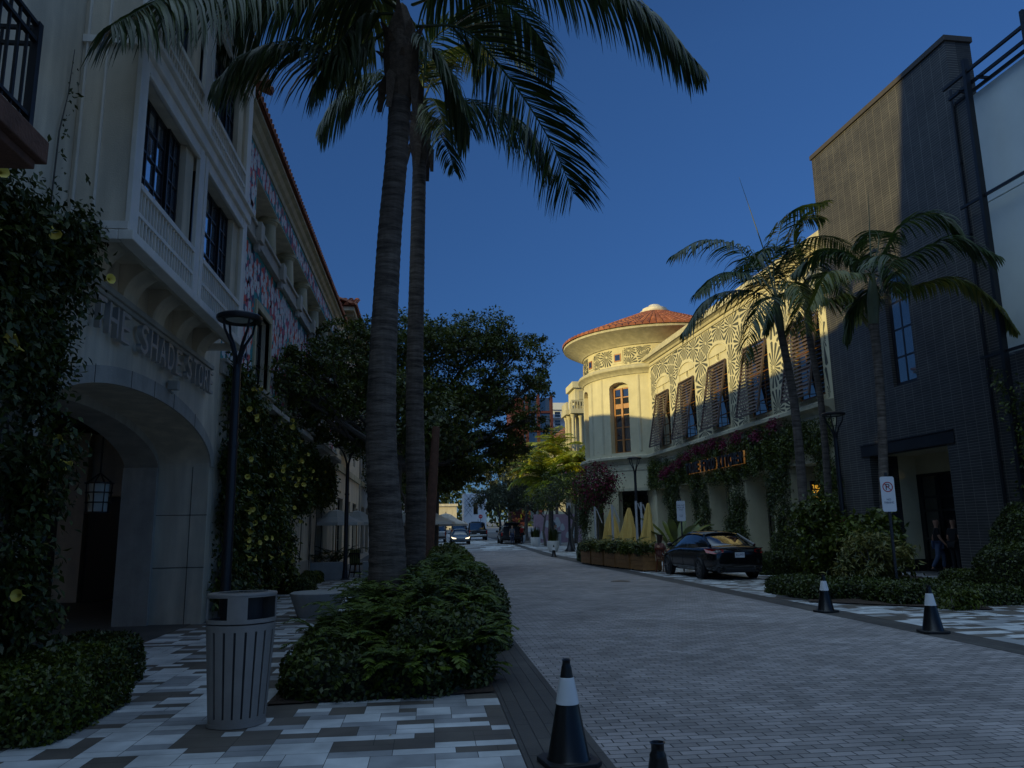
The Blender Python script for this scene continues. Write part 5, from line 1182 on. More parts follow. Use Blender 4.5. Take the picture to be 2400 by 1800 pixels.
hedge('low_hedge', 'broad low glossy hedge filling the front of the left fern bed', [(-.55, 8.75, .95, .85, .42, 0), (.12, 9.7, .58, 1.5, .74, 0), (-1.0, 10.2, .42, 1.6, .50, 0), (.35, 12.4, .78, 1.9, .98, 0), (-.3, 14.6, .9, 1.6, .8, 0), (.3, 16.8, .85, 1.9, .85, 0)], 64000, .062, 'leafd', cat='hedge')
hedge('clipped_hedge', 'tall block hedge behind the fern bed at the street edge', [(.55, 21.5, .55, 1.6, 1.15, 0), (.9, 24, .45, 1.3, .95, 0)], 12000, .08, 'leaf', 2)
def ferngeo(x, y, z, n, ln, seed):
    Vs, Fs, o = [], [], 0
    for k in range(n):
        a = seed+k*2.4+rng.uniform(-.3, .3); P = arc((x, y, z), a, rng.uniform(.5, 1.15), ln*rng.uniform(.7, 1.2), rng.uniform(1.3, 2.2), 5)
        V, F = frondgeo(P, 24, .11, .026, hang=.45, base=.08, segs=2, spread=.35, rach=.005); Vs.append(V); Fs.append(F+o); o += len(V)
    return np.concatenate(Vs), np.concatenate(Fs)
fpos = [(-.85, 9.0, .35), (-.35, 8.6, .3), (.1, 8.5, .2), (.45, 9.0, .3), (.35, 9.7, .5), (-.1, 9.4, .5), (-.6, 9.8, .5), (-1.05, 10.2, .45), (.5, 10.6, .6), (0, 10.5, .6), (-.5, 10.8, .55), (-.95, 11.4, .5), (.55, 11.8, .9), (.15, 11.6, .85), (-.25, 11.4, .6), (-.9, 12.3, .5), (-1.1, 13.2, .5), (.8, 12.8, .9), (.3, 13.2, .9), (-.75, 11.2, .7), (.5, 8.6, .05), (-.1, 8.2, .1), (.75, 14.2, .85), (-.7, 8.3, .15), (-.2, 8.15, .2), (.3, 8.3, .3), (.6, 8.5, .45), (.78, 9.0, .5), (.8, 9.7, .55), (.82, 10.5, .6), (.85, 11.4, .7), (.2, 8.9, .55), (-.3, 9.2, .6), (.5, 9.6, .75), (-1.1, 8.9, .2), (-1.25, 9.8, .3), (.0, 9.9, .8), (.3, 12.2, 1.0), (.2, 15.5, .8), (-.9, 14.5, .6), (-.2, 12.4, .75)]
for i, (x, y, z) in enumerate(fpos):
    T = thing('fern', 'arching green sword fern growing in the left bed under the tall palms', 'fern', (x, y, 0), 0, 'ferns under the tall palms')
    V, F = ferngeo(min(x, .62), y, z, 15, .55 if x < .5 else .40, i*.7); npmesh('foliage', V, F, M['fern'], T)
# left bushes by wall
hedge('rounded_shrub', 'largest round green shrub at the bottom left corner against the wall', [(-3.45, 7.55, .62, .9, .55, 0)], 15000, .05, 'leaf', 3, cat='shrub')
hedge('rounded_shrub', 'smaller round shrub just beyond the large one at the lower left', [(-3.6, 9.15, .42, .55, .52, 0)], 8000, .045, 'leafd', 4, cat='shrub')
hedge('rounded_shrub', 'low dark shrub against the mural building, left of the terrace wall', [(-3.7, 22.7, .55, .75, .42, 0)], 5000, .06, 'leafd', 5, cat='shrub')
hedge('rounded_shrub', 'small shrub at the foot of the terrace planter wall', [(-3.85, 26.6, .4, .8, .35, 0)], 3500, .06, 'leaf', 6, cat='shrub')
hedge('rounded_shrub', 'sparse low shrub at the foot of the flowering vine behind the bin', [(-3.8, 17.4, .4, 1.2, .3, 0)], 4000, .05, 'leafd', 7, cat='shrub')
# vines with yellow trumpet flowers
def vine(name, label, spans, n, size, m, flowers=0, stems=6, fm='yflower', group=None, seed=0, depth=.28, clump=60, frame=None, fl_size=.055):
    """foliage sheet over a wall: spans = (y0, y1, z0, z1) patches on x = xw facing +x (frame maps local to world)"""
    fr = frame or (lambda d, y, z: (XL+d, y, z)); s0 = spans[0]; T = thing(name, label, 'climbing plant', fr(0, (s0[0]+s0[1])/2, 0)[:2]+(0,), 0, group)
    r = random.Random(seed); ar = sum((b-a)*(d-c) for a, b, c, d in spans); PP, NN = [], []
    nx = Vector(fr(1, 0, 0))-Vector(fr(0, 0, 0)); nx = np.array(nx)
    for a, b, c, d in spans:
        k = int(n*(b-a)*(d-c)/ar); cl = max(6, int(clump*(b-a)*(d-c)/ar)); cy = rng.uniform(a, b, cl); cz_ = rng.uniform(c, d, cl); cd = rng.uniform(.02, depth, cl); i = rng.integers(0, cl, k)
        mix = rng.uniform(0, 1, k) < .18; yy = np.where(mix, rng.uniform(a, b, k), cy[i]+rng.normal(size=k)*.17); zz = np.where(mix, rng.uniform(c, d, k), cz_[i]+rng.normal(size=k)*.2)
        dd = np.abs(np.where(mix, rng.uniform(0, depth*.6, k), cd[i]+rng.normal(size=k)*.07))+.01; PP.append(np.array([fr(q, y, z) for q, y, z in zip(dd, yy, zz)])); NN.append(np.tile(nx, (k, 1))+np.array([0, 0, .3]))
    leaves('foliage', np.concatenate(PP), size, M[m], T, nb=np.concatenate(NN), bias=.6, droop=.6, wid=.5)
    mb = MB()
    for k in range(stems):
        a, b, c, d = r.choice(spans); y = r.uniform(a, b); pts = []; z = 0
        while z < d: pts.append(fr(.03+r.uniform(0, .06), y, z)); z += .4; y += r.uniform(-.09, .09)
        if len(pts) > 1: mb.tube(pts, [.022*(1-.6*i/len(pts)) for i in range(len(pts))], 5)
    mb.build('stem', M['bark'], T, world=True, fixn=False)
    for k in range(flowers):
        a, b, c, d = r.choices(spans, [(b-a)*(d-c) for a, b, c, d in spans])[0]; y, z, q = r.uniform(a, b), r.uniform(c, d), depth+r.uniform(0, .08); o = Vector(fr(q, y, z)); dirv = Vector((r.uniform(-.4, 1), -1+r.uniform(-.2, .9), r.uniform(-.7, .2))).normalized()
        mb = MB(); prof = [(.006, 0), (.010, fl_size*.8), (.45*fl_size, fl_size*1.6), (fl_size, fl_size*2.1), (fl_size*.8, fl_size*2.0), (.3*fl_size, fl_size*1.5)]; mb.lathe(prof, (0, 0, 0), 8); R3 = Vector((0, 0, 1)).rotation_difference(dirv).to_matrix(); mb.v = [tuple(R3 @ Vector(p)+o) for p in mb.v]
        mb.build('flower', M[fm], T, world=True, smooth=True, fixn=False)
    return T
vine('flowering_vine', 'thick dark vine climbing the far left pillar with a few yellow trumpet flowers', [(6.4, 8.55, 3.2, 4.7), (7.75, 8.4, .3, 3.3), (6.7, 7.1, .3, 3.2), (7.3, 8.9, 4.2, 4.85)], 22000, .088, 'leafd', 9, 5, seed=4, depth=.40, clump=90, fl_size=.06)
vine('flowering_vine', 'tall vine full of yellow trumpet flowers behind the nearest street lamp', [(15.5, 17.2, .2, 4.9), (17.2, 21.5, 1.4, 4.6), (17.4, 18.2, .2, 1.5), (19.6, 20.4, .2, 1.5), (21.5, 24.5, 2.2, 4.3), (21.6, 22.4, .2, 2.2)], 36000, .115, 'leaf', 60, 16, seed=6, depth=.5, clump=170, fl_size=.058)
vine('leafy_vine', 'dark vine on the wall above the white terrace umbrellas', [(24.6, 33, 2.7, 4.2)], 7000, .15, 'leaf', 3, 5, seed=8, depth=.35, clump=60)
mb = MB(); tw = thing('climbing_twig', 'single thin bare vine twig climbing the stucco beside the bay', 'climbing plant', (XL, 8.4, 0))
pts = [(XL+.03, 8.3, 4.7), (XL+.03, 8.32, 5.3), (XL+.03, 8.34, 6.0), (XL+.03, 8.45, 6.5), (XL+.03, 8.5, 7.1)]; mb.tube(pts, [.012, .01, .009, .007, .004], 5); mb.build('stem', M['bark'], tw, world=True)
P = [catmull(pts, 8)[rng.integers(0, 30)]+rng.normal(size=3)*.03+[.04, 0, 0] for _ in range(70)]; leaves('foliage', P, .06, M['leafd'], tw)
# right vines (local frame of the right-hand facades)
fr_r = lambda d, y, z: rw(-d, y, z)
vine('bougainvillea', 'long band of vine with magenta blossom along the restaurant fascia', [(9.4, 13.2, 4.1, 5.9), (13.2, 20.3, 5.15, 5.75), (20.3, 27.4, 4.2, 5.6), (13.0, 20.5, 4.0, 4.45), (5.9, 9.4, 4.5, 5.7)], 42000, .10, 'leaf', 0, 0, seed=10, depth=.42, clump=240, frame=fr_r)
P = np.array([rw(-.45-rng.uniform(0, .18), y+rng.normal()*.28, z+rng.normal()*.14) for y, z in [((13.5, 5.75), (15, 5.6), (16.3, 5.8), (17.5, 5.65), (18.6, 5.7), (20, 5.5), (21.2, 5.2), (22.3, 5.1), (23.2, 4.9), (11.5, 5.6), (9.8, 5.9), (24.2, 4.8))[k % 12] for k in range(2600)]])
leaves('blossom', P, .085, M['bougain'], bpy.data.objects['bougainvillea'], wid=.8)
labs = ['vine-wrapped pillar cover nearest the black brick building', 'vine sheathing the second restaurant pillar from the black brick wall', 'vine sheathing the pillar behind the parked black sedan roof', 'vine sheathing the pillar behind the white parking sign', 'vine sheathing the pillar nearest the round tower']
for (a, b), lb in zip(piers, labs): vine('pillar_vine', lb, [(a, b, .3, 4.2)], 7000, .10, 'leafd' if a > 9 else 'leaf', 0, 3, seed=int(a*10), depth=.3, clump=40, frame=fr_r, group='vines on the restaurant pillars')
tcl = rw(TX, TY); P, N = blob_pts(at(1392, 1140, 49), (1.35, 1.0, 1.25), 5200, clump=60, shell=.3); bg_ = thing('bougainvillea', 'hanging clump of magenta bougainvillea on the left flank of the round tower', 'climbing plant', (11.2, 50, 0))
leaves('foliage', P[:3400], .15, M['leafd'], bg_, nb=N[:3400]); leaves('blossom', P[3400:]+[0, -.25, .1], .13, M['bougain'], bg_, nb=N[3400:], wid=.8)
P, N = blob_pts(at(1372, 1200, 50.5), (.45, .6, 1.6), 2600, clump=40, shell=.2); leaves('foliage', P, .14, M['leafd'], bg_, nb=N)
mb = MB(); mb.tube([(11.0, 50.6, 0), (11.1, 50.5, 2), (11.2, 50.3, 4.2)], [.08, .06, .04], 6); mb.build('stem', M['bark'], bg_, world=True)
P, N = blob_pts(at(1465, 1180, 58), (1.2, 1, 1.4), 2600, clump=30); bb = thing('garden_tree', 'leafy greenery seen through the opening under the round tower', 'tree', (14.9, 58, 0)); leaves('crown', P, .18, M['leafd'], bb, nb=N)
mb = MB(); mb.tube([(14.9, 58, 0), (14.9, 58, 3)], .08, 6); mb.build('trunk', M['bark'], bb, world=True)
vine('leafy_vine', 'vine on the dark brick wall below the white panels at the right edge', [(-8.5, -2.7, 1.0, 5.3)], 11000, .11, 'leaf', 0, 3, seed=14, depth=.4, clump=70, frame=fr_r)
# right beds
hedge('low_hedge', 'long low dark hedge in front of the three slender palms', [(9.3, 17.0, 1.1, .7, .42, 0), (10.2, 15.6, 1.0, .8, .42, 0), (8.7, 18.2, .55, .6, .42, 0), (11.1, 14.9, .7, .5, .32, 0)], 26000, .07, 'leafd', 8)
hedge('clipped_hedge', 'low box hedge at the foot of the second restaurant pillar', [(11.9, 25.6, .9, .55, .72, 0)], 8000, .07, 'leafd', 9)
hedge('clipped_hedge', 'low box hedge left of the big round bush at the right edge', [(13.2, 17.6, 1.0, .6, .50, 0)], 9000, .06, 'leafd', 10)
hedge('round_bush', 'tall rounded dark bush at the right edge beside the black brick wall', [(13.3, 15.7, 1.15, 1.1, 1.15, 0), (13.9, 16.4, .9, .9, 1.9, 0)], 26000, .07, 'leafd', 11, cat='shrub')
hedge('clipped_hedge', 'small dark hedge block at the end of the timber planters', [(8.15, 39.2, .6, .8, .95, 0)], 5000, .09, 'leafd', 12)
def shrub(label, c, r, n, size, m, base, name='leafy_shrub', wid=.5, clump=30, extra=None, nst=6):
    T = thing(name, label, 'shrub', base); P, N = blob_pts(c, r, n, clump=clump, shell=.3, cs=.2); leaves('foliage', P, size, M[m], T, nb=N, wid=wid, bias=.5, droop=.4)
    mb = MB()
    for k in range(nst): mb.tube([base, (base[0]+random.uniform(-.2, .2), base[1]+random.uniform(-.2, .2), c[2]*.5), (c[0]+random.uniform(-1, 1)*r[0]*.6, c[1]+random.uniform(-1, 1)*r[1]*.6, c[2]+r[2]*.5)], [.03, .02, .006], 5)
    mb.build('stem', M['bark'], T, world=True, fixn=False)
    if extra: P, N = blob_pts(*extra[0], extra[1], clump=10); leaves('blossom', P, .08, M[extra[2]], T, nb=N, wid=.8)
    return T
shrub('loose leafy shrub climbing the foot of the leftmost slender palm', (10.35, 20, 1.2), (.6, .7, 1.15), 4200, .14, 'leaf', (10.4, 20, 0), clump=60)
shrub('yellow-green variegated shrub between the palms and the no parking post', (10.3, 17.4, .8), (.8, .6, .5), 3800, .17, 'croton', (10.3, 17.4, 0), wid=.22, name='croton_shrub')
shrub('tall leafy shrub behind the no parking sign', (10.95, 18.6, 1.1), (.75, .8, .9), 4600, .15, 'leaf', (10.95, 18.6, 0), clump=50)
shrub('dark shrub with red blossom between the middle palm and the lamp', (12.0, 22.5, 1.15), (.75, .8, .85), 3400, .14, 'leafd', (12.4, 22, 0), extra=(((11.9, 21.8, 1.6), (.35, .3, .2)), 260, 'bougain'))
shrub('tiny bush at the corner of the right bed beside the second cone', (9.8, 14.0, .2), (.45, .35, .22), 900, .08, 'leaf', (9.8, 14, 0), nst=2)
def banana(x, y, label, n=7, h=1.7, seed=0):
    T = thing('bird_of_paradise', label, 'plant', (x, y, 0))
    for k in range(n):
        a = seed+k*2.4; P = arc((x, y, 0), a, 1.35-.1*(k % 3), h*(1+.2*math.sin(k)), .9+.25*(k % 3), 6); C = catmull(P, 6); V, F = [], []
        st = int(len(C)*.42); mb = MB(); mb.tube([tuple(p) for p in C[:st+1]], .014, 5); lf = mb.build('stalk', M['crownshaft'], T, world=True)
        for i, p in enumerate(C[st:]):
            f = i/(len(C)-st-1); t = C[min(st+i+1, len(C)-1)]-C[st+i-1]; s_ = np.cross(t, [0, 0, 1]); s_ = s_/max(np.linalg.norm(s_), 1e-6); w_ = .17*math.sin(math.pi*min(.98, f*.93+.05))**.7
            V += [p+s_*w_+[0, 0, .05], p, p-s_*w_+[0, 0, .05]]
        for i in range(len(C)-st-1): a_ = 3*i; F += [(a_, a_+1, a_+4, a_+3), (a_+1, a_+2, a_+5, a_+4)]
        npmesh('leaf', V, F, M['leaf'], T)
    return T
banana(10.2, 31.5, 'bird of paradise plant with big paddle leaves behind the white parking sign', 9, 2.3)
banana(11.6, 33.5, 'second paddle-leaved plant close to the vine-covered pillar', 7, 2.0, 1)
# ================================================================ street furniture
def lamp(x, y, label, h=4.9, D=.69, first=None):
    if first: return dup(first, (x, y, gz(y)), 0, label)
    T = thing('street_lamp', label, 'street lamp', (x, y, gz(y)), 0, 'dark street lamps with saucer heads'); L = lambda n, mb, m='lampmetal', **k: mb.build(n, M[m], T, **k)
    mb = MB(); mb.tube([(0, 0, 0), (0, 0, 2.2), (0, 0, h-.75)], [.078, .072, .062], 16); L('pole', mb, smooth=True)
    mb = MB(); mb.lathe([(0, 0), (.16, 0), (.16, .03), (.1, .06), (.085, .3), (.08, .31)], (0, 0, 0), 16); mb.lathe([(.076, 2.9), (.084, 2.9), (.084, 2.96), (.076, 2.96)], (0, 0, 0), 16); L('base_plate', mb, smooth=True)
    for k in range(4):
        a = math.pi/4+k*math.pi/2; c, s = math.cos(a), math.sin(a); mb = MB()
        pts = [(r*c, r*s, z) for r, z in ((.03, h-.8), (.05, h-.62), (.12, h-.42), (.24, h-.22), (D/2-.07, h-.05))]; mb.tube(pts, [.035, .03, .024, .02, .018], 6); L('arm', mb, smooth=True)
    mb = MB(); R = D/2; mb.lathe([(0, h-.015), (R*.6, h-.02), (R*.62, h-.05), (R-.02, h-.055), (R, h-.02), (R, h+.01), (R*.9, h+.035), (R*.5, h+.06), (0, h+.07)], (0, 0, 0), 32); L('head', mb, smooth=True)
    mb = MB(); mb.lathe([(0, h-.03), (R*.58, h-.035), (R*.55, h-.022), (0, h-.021)], (0, 0, 0), 24); L('diffuser', mb, 'frost')
    return T
l1 = lamp(-2.93, 12, 'nearest street lamp, rising behind the grey bin on the left')
lamp(-2.85, 28, 'street lamp standing before the terrace with the white umbrellas', 4.64, 1.0)
l3 = lamp(9.82, 36.2, 'street lamp rising behind the closed yellow umbrellas', first=l1)
lamp(12.2, 22, 'street lamp at the right beside the black brick wall and slender palms', first=l1)
lamp(9.6, 60, 'far street lamp half hidden in the dark walkway oak', first=l1)
T = thing('bell_base_lamp_post', 'dark post with a flared bell foot beside the clipped hedge block on the walkway', 'lamp post', (9.95, 54.8, gz(54.8)))
mb = MB(); mb.lathe([(0, 0), (.38, 0), (.38, .05), (.22, .28), (.12, .7), (.09, 1.0), (.08, 3.2), (0, 3.2)], (0, 0, 0), 16); mb.build('post', M['lampmetal'], T, smooth=True)
mb = MB(); mb.box(-.16, .16, -.03, .03, 3.0, 3.4); mb.build('sign_plate', M['conc'], T)
# cones
def cone():
    T = thing('traffic_cone', 'x', 'traffic cone', (0, 0, 0), 0, 'black traffic cones with white collars')
    H, r0, r1 = .68, .145, .034; rz_ = lambda z: r0+(r1-r0)*((z-.03)/(H-.08))
    mb = MB(); mb.lathe([(r0+.012, .03), (r0, .045), (rz_(.39), .39)], (0, 0, 0), 32); mb.lathe([(rz_(.56), .56), (rz_(.62), .62), (.036, .63), (.028, .645), (.028, .672), (.034, .68), (.026, .682), (.018, .66), (.018, .5)], (0, 0, 0), 32); mb.build('body', M['conebody'], T, smooth=True, fixn=False)
    mb = MB(); mb.lathe([(rz_(.39)+.0005, .388), (rz_(.39)+.003, .39), (rz_(.56)+.003, .56), (rz_(.56)+.0005, .562)], (0, 0, 0), 32); mb.build('collar', M['reflect'], T, smooth=True, fixn=False)
    mb = MB(); s, c = .19, .06; pts = [(s-c, -s), (s, -s+c), (s, s-c), (s-c, s), (-s+c, s), (-s, s-c), (-s, -s+c), (-s+c, -s)]; mb.prism(pts, 'z', .004, .034); mb.build('base', M['rubber'], T, bevel=.006)
    return T
c0 = cone(); c0.location = (.97, 5.62, .006); c0['label'] = 'nearest black cone with a white collar, on the dark border band'; c0.rotation_euler = (0, 0, .2)
q = at(1537, 1740, 4.0)
for x, y, rz, lb in ((.975, 3.43, .1, 'black cone cut off by the bottom edge of the photo'), (7.36, 14.18, .3, 'black cone in front of the right planting bed, left of two'), (7.42, 11.15, -.2, 'black cone at the right roadside nearest the camera'),
                 (7.52, 46.9, 0, 'distant black cone beside the farthest white planter'), (1.36, 34.5, 0, 'left one of two small cones behind the fern bed'), (1.62, 35.6, .5, 'right one of two small cones behind the fern bed')):
    dup(c0, (x, y, .006), rz, lb)
# litter bin, lens-shaped plan
T = thing('litter_bin', 'grey metal bin with slotted sides and a lens-shaped open lid', 'litter bin', (-1.60, 7.16, .01), R_(20))
def lens(a, s):    # pointed-oval radius
    c_, s_ = math.cos(a), math.sin(a); return .29*s/((abs(c_)**1.7+abs(s_/.80)**1.7)**(1/1.7))
def bring(z, s): return [(lens(2*math.pi*k/96, s)*math.cos(2*math.pi*k/96), lens(2*math.pi*k/96, s)*math.sin(2*math.pi*k/96), z) for k in range(96)]
sc = lambda z: .80+.20*min(1, z/.84)
NB_ = 144; mb = MB(); zs_ = [.03, .07, .765, .82]
for z in zs_: mb.v += [(lens(2*math.pi*k/NB_, sc(z))*math.cos(2*math.pi*k/NB_), lens(2*math.pi*k/NB_, sc(z))*math.sin(2*math.pi*k/NB_), z) for k in range(NB_)]
for i in range(3):
    for k in range(NB_):
        if i == 1 and k % 9 in (0, 1): continue
        k2 = (k+1) % NB_; mb.f.append((i*NB_+k, i*NB_+k2, (i+1)*NB_+k2, (i+1)*NB_+k)); mb.m.append(0)
o = mb.build('body', M['trash'], T, fixn=False); so = o.modifiers.new('s', 'SOLIDIFY'); so.thickness = .012
mb = MB(); mb.v = bring(.05, .76)+bring(.80, .95); mb.f = [(k, (k+1) % 96, 96+(k+1) % 96, 96+k) for k in range(96)]+[tuple(range(96))]; mb.m = [0]*97; mb.build('liner', M['black'], T, fixn=False)
mb = MB(); mb.v = bring(0, .83)+bring(.03, .83); mb.f = [(k, (k+1) % 96, 96+(k+1) % 96, 96+k) for k in range(96)]+[tuple(range(96, 192))]; mb.m = [0]*97; mb.build('foot', M['trash'], T, fixn=False)
mb = MB(); lz = [.832, .865, 1.045, 1.062]; rs_ = [bring(z, 1.0+.0*z) for z in lz]
for r in rs_: mb.v += r
def open_(k):
    return 73 <= k <= 94 or 28 <= k <= 45 or 48 <= k <= 61
for i in range(3):
    for k in range(96):
        if i == 1 and open_(k): continue
        k2 = (k+1) % 96; mb.f.append((i*96+k, i*96+k2, (i+1)*96+k2, (i+1)*96+k)); mb.m.append(0)
lid = mb.build('lid', M['trash'], T, fixn=False); so = lid.modifiers.new('s', 'SOLIDIFY'); so.thickness = .014
mb = MB(); mb.v = bring(1.062, 1.015)+bring(1.078, 1.0)+bring(1.082, .93); mb.f = [(k, (k+1) % 96, 96+(k+1) % 96, 96+k) for k in range(96)]+[(96+k, 96+(k+1) % 96, 192+(k+1) % 96, 192+k) for k in range(96)]+[tuple(range(192, 288)), tuple(range(96))]; mb.m = [0]*194; mb.build('top', M['trash'], lid, fixn=False)
mb = MB(); mb.lathe([(0, 1.084), (.17, 1.084), (.185, 1.083)], (0, 0, 0), 40, sx=1.15, sy=.8); mb.build('steel_disc', M['steel'], lid, fixn=False)
mb = MB(); mb.box(-.03, .0, -.02, .01, 1.0855, 1.087); mb.box(.012, .03, -.03, .02, 1.0855, 1.087); mb.box(.0, .05, .024, .034, 1.0855, 1.087); mb.build('pictogram', M['black'], lid)
text('lettering', 'LITTER', .03, .0005, M['black'], lid, axes(tuple(rootmat(T) @ Vector((0, -.075, 1.0865))), (1, .1, 0), (-.1, 1, 0)), width=.12)
mb = MB(); mb.v = bring(.835, .6)+bring(1.05, .6); mb.f = [(k, (k+1) % 96, 96+(k+1) % 96, 96+k) for k in range(96)]; mb.m = [0]*96; mb.build('chute', M['black'], T, fixn=False)
# concrete bowl seat
mb = MB(); mb.lathe([(0, 0), (.34, 0), (.36, .03), (.50, .42), (.50, .45), (.46, .47), (.3, .45), (0, .44)], (-2.12, 15.8, .006), 40, sx=1.05); tag(mb.build('bowl_seat', M['conc'], smooth=True), 'low round concrete bowl seat between the bin and the fern bed', 'bowl seat')
# signs
def psign(x, y, z0, w_, h_, label, rz, lines, name='parking_sign'):
    T = thing(name, label, 'street sign', (x, y, gz(y)), rz); mb = MB(); mb.box(-.025, .025, 0, .05, 0, z0+h_+.09); 
    for z in np.arange(.2, z0, .12): mb.box(-.006, .006, -.001, .0, z, z+.015)
    mb.build('post', M['lampmetal'], T, bevel=.004)
    mb = MB(); r = .04; pts = []
    for cx, cy, a0 in ((w_/2-r, h_-r, 0), (-w_/2+r, h_-r, 90), (-w_/2+r, r, 180), (w_/2-r, r, 270)):
        for k in range(5): a = R_(a0+k*22.5); pts.append((cx+math.cos(a)*r, z0+cy+math.sin(a)*r))
    mb.prism(pts, 'y', -.012, -.002); pl_ = mb.build('plate', M['white'], T)
    for s_, z, wd, ht, mk in lines: text('lettering', s_, .1, .0008, M[mk], pl_, rootmat(T) @ axes((0, -.0135, z0+z), (1, 0, 0), (0, 0, 1)), width=wd, height=ht)
    return T, pl_
T, pl_ = psign(10.02, 16.1, 1.86, .30, .76, 'white no parking sign on a dark post in front of the slender palms', R_(-8), [('P', .47, .085, .13, 'black'), ('NO', .24, .09, .045, 'blueink'), ('PARKING', .175, .2, .045, 'blueink')])
mb = MB(); mb.lathe([(.092, 0), (.112, 0), (.112, .001), (.092, .001)], (0, 0, 0), 32); mb.v = [(x, -.0145-z, 1.86+.535+y) for x, y, z in mb.v]; mb.beam((-.07, -.0155, 1.86+.535+.07), (.07, -.0155, 1.86+.535-.07), .001, .018); mb.build('prohibition_ring', M['red'], pl_, fixn=False)
psign(9.33, 28.2, 1.83, .32, .74, 'white pick-up parking sign above the front of the parked black sedan', R_(-6), [('TAKE OUT', .55, .27, .05, 'blueink'), ('PICK-UP', .47, .24, .05, 'blueink'), ('ONLY', .39, .16, .05, 'blueink'), ('15 MIN', .2, .13, .03, 'blueink'), ('LIMIT', .15, .11, .03, 'blueink')])
T = thing('stop_sign', 'tiny red octagonal stop sign far down the street', 'street sign', (9.35, 140, gz(140))); mb = MB(); mb.tube([(0, 0, 0), (0, 0, 3)], .04, 6); mb.build('post', M['lampmetal'], T)
mb = MB(); mb.prism([(.38*math.cos(R_(22.5+45*k)), 2.8+.38*math.sin(R_(22.5+45*k))) for k in range(8)], 'y', -.06, -.045); pl2 = mb.build('plate', M['red'], T); text('lettering', 'STOP', .2, .001, M['white'], pl2, rootmat(T) @ axes((0, -.065, 2.7), (1, 0, 0), (0, 0, 1)), width=.5, height=.2)
T = thing('notice_sign', 'small white notice left of the far stop sign', 'street sign', (8.9, 140, gz(140))); mb = MB(); mb.tube([(0, 0, 0), (0, 0, 2.9)], .03, 6); mb.build('post', M['lampmetal'], T); mb = MB(); mb.box(-.2, .2, -.05, -.035, 2.3, 2.95); mb.build('plate', M['white'], T)

# ---- timber planters
pl0 = [(7.22, 36.2), (7.36, 34.4), (7.52, 32.7), (7.66, 31.1), (7.84, 29.5)]
plab = ['timber planter box farthest up the row by the hedge block', 'second timber planter box from the far end of the row', 'middle timber planter box of the row of five', 'second nearest timber planter box of the row', 'nearest timber planter box, beside the red-brown chairs']
P0 = None
for i, ((x, y), lb) in enumerate(zip(pl0, plab)):
    T = thing('timber_planter', lb, 'planter', (x+.42, y, 0), R_(4), 'timber planter boxes beside the umbrellas') if not P0 else dup(P0, (x+.42, y, 0), R_(4)+(.03 if i % 2 else -.02), lb)
    if not P0:
        P0 = T; mb = MB()
        for k in range(4):
            z0, z1 = .05+k*.165, .05+k*.165+.158
            mb.box(-.36, .36, -.80, -.77, z0, z1); mb.box(-.36, .36, .77, .80, z0, z1); mb.box(-.36, -.33, -.769, .769, z0, z1); mb.box(.33, .36, -.769, .769, z0, z1)
        mb.build('box', M['wood'], T, bevel=.004); mb = MB(); mb.box(-.34, .34, -.78, .78, .55, .66); mb.build('soil', M['soil'], T)
        mb = MB(); [mb.box(a*.3-.03, a*.3+.03, b*.7-.03, b*.7+.03, 0, .05) for a in (-1, 1) for b in (-1, 1)]; mb.build('foot', M['darkmetal'], T)
    S0 = thing('planter_plants', 'leafy planting in the '+lb.replace('timber ', ''), 'plant', (x+.42, y, .66)); n = 2600
    P = np.stack([x+.42+rng.uniform(-.42, .42, n), y+rng.uniform(-.86, .86, n), .62+np.abs(rng.normal(size=n))*.17], 1); leaves('foliage', P, .11, M['leaf' if i % 2 else 'leafd'], S0, nb=np.tile([0, 0, 1.], (n, 1)), wid=.5)
    for k in range(7 if i in (0, 1, 2, 4) else 4):
        a = k*2.4+i; frond(arc((x+.42, y+rng.uniform(-.5, .5), .65), a, 1.1-.12*k*.6, .8+.3*(i % 2), 1.3), 16, .26, .05, M['leaf' if k % 3 else 'palmy'], S0, hang=.3, segs=2, rach=.008)
# ---- yellow closed umbrellas and masts
def closed_umb(x, y, ztop, H, label, lean=0, rmax=.33, waist=.86, flap=True):
    T = thing('closed_umbrella', label, 'umbrella', (x, y, 0), 0, 'closed yellow umbrellas'); mb = MB(); n, m_ = 40, 22; fr_ = R_(rng.uniform(0, 360))
    zs2 = np.linspace(0, 1, m_)
    for i, t in enumerate(zs2):
        r = .05+(rmax-.05)*min(1, t/.82)**.9 if t < waist else rmax*(1-.55*(t-waist)/(1-waist))
        for k in range(n):
            a = 2*math.pi*k/n; f = 1-.5*abs(math.sin(a*3+fr_+.8*t))**.8-.08*abs(math.sin(a*7+fr_))*min(1, t*3); skirt = 1.10 if (flap and .22 < t < .28) else 1
            mb.v.append((lean*t*.4+math.cos(a)*r*f*skirt, math.sin(a)*r*f*skirt, ztop-H*t+(.02*math.sin(a*8) if t > .9 else 0)))
    for i in range(m_-1):
        for k in range(n): mb.f.append((i*n+k, i*n+(k+1) % n, (i+1)*n+(k+1) % n, (i+1)*n+k)); mb.m.append(0)
    mb.f.append(tuple(range(n))); mb.m.append(0); mb.build('canopy', M['canvasy'], T, smooth=True, fixn=False)
    mb = MB(); mb.tube([(0, 0, ztop), (0, 0, .0)], .025, 8); mb.build('pole', M['alu'], T)
    mb = MB(); mb.lathe([(rmax*.62, -.05), (rmax*.66, 0), (rmax*.62, .05)], (lean*.36, 0, ztop-H*.93), 24); mb.build('strap', M['canvasy'], T, fixn=False); return T
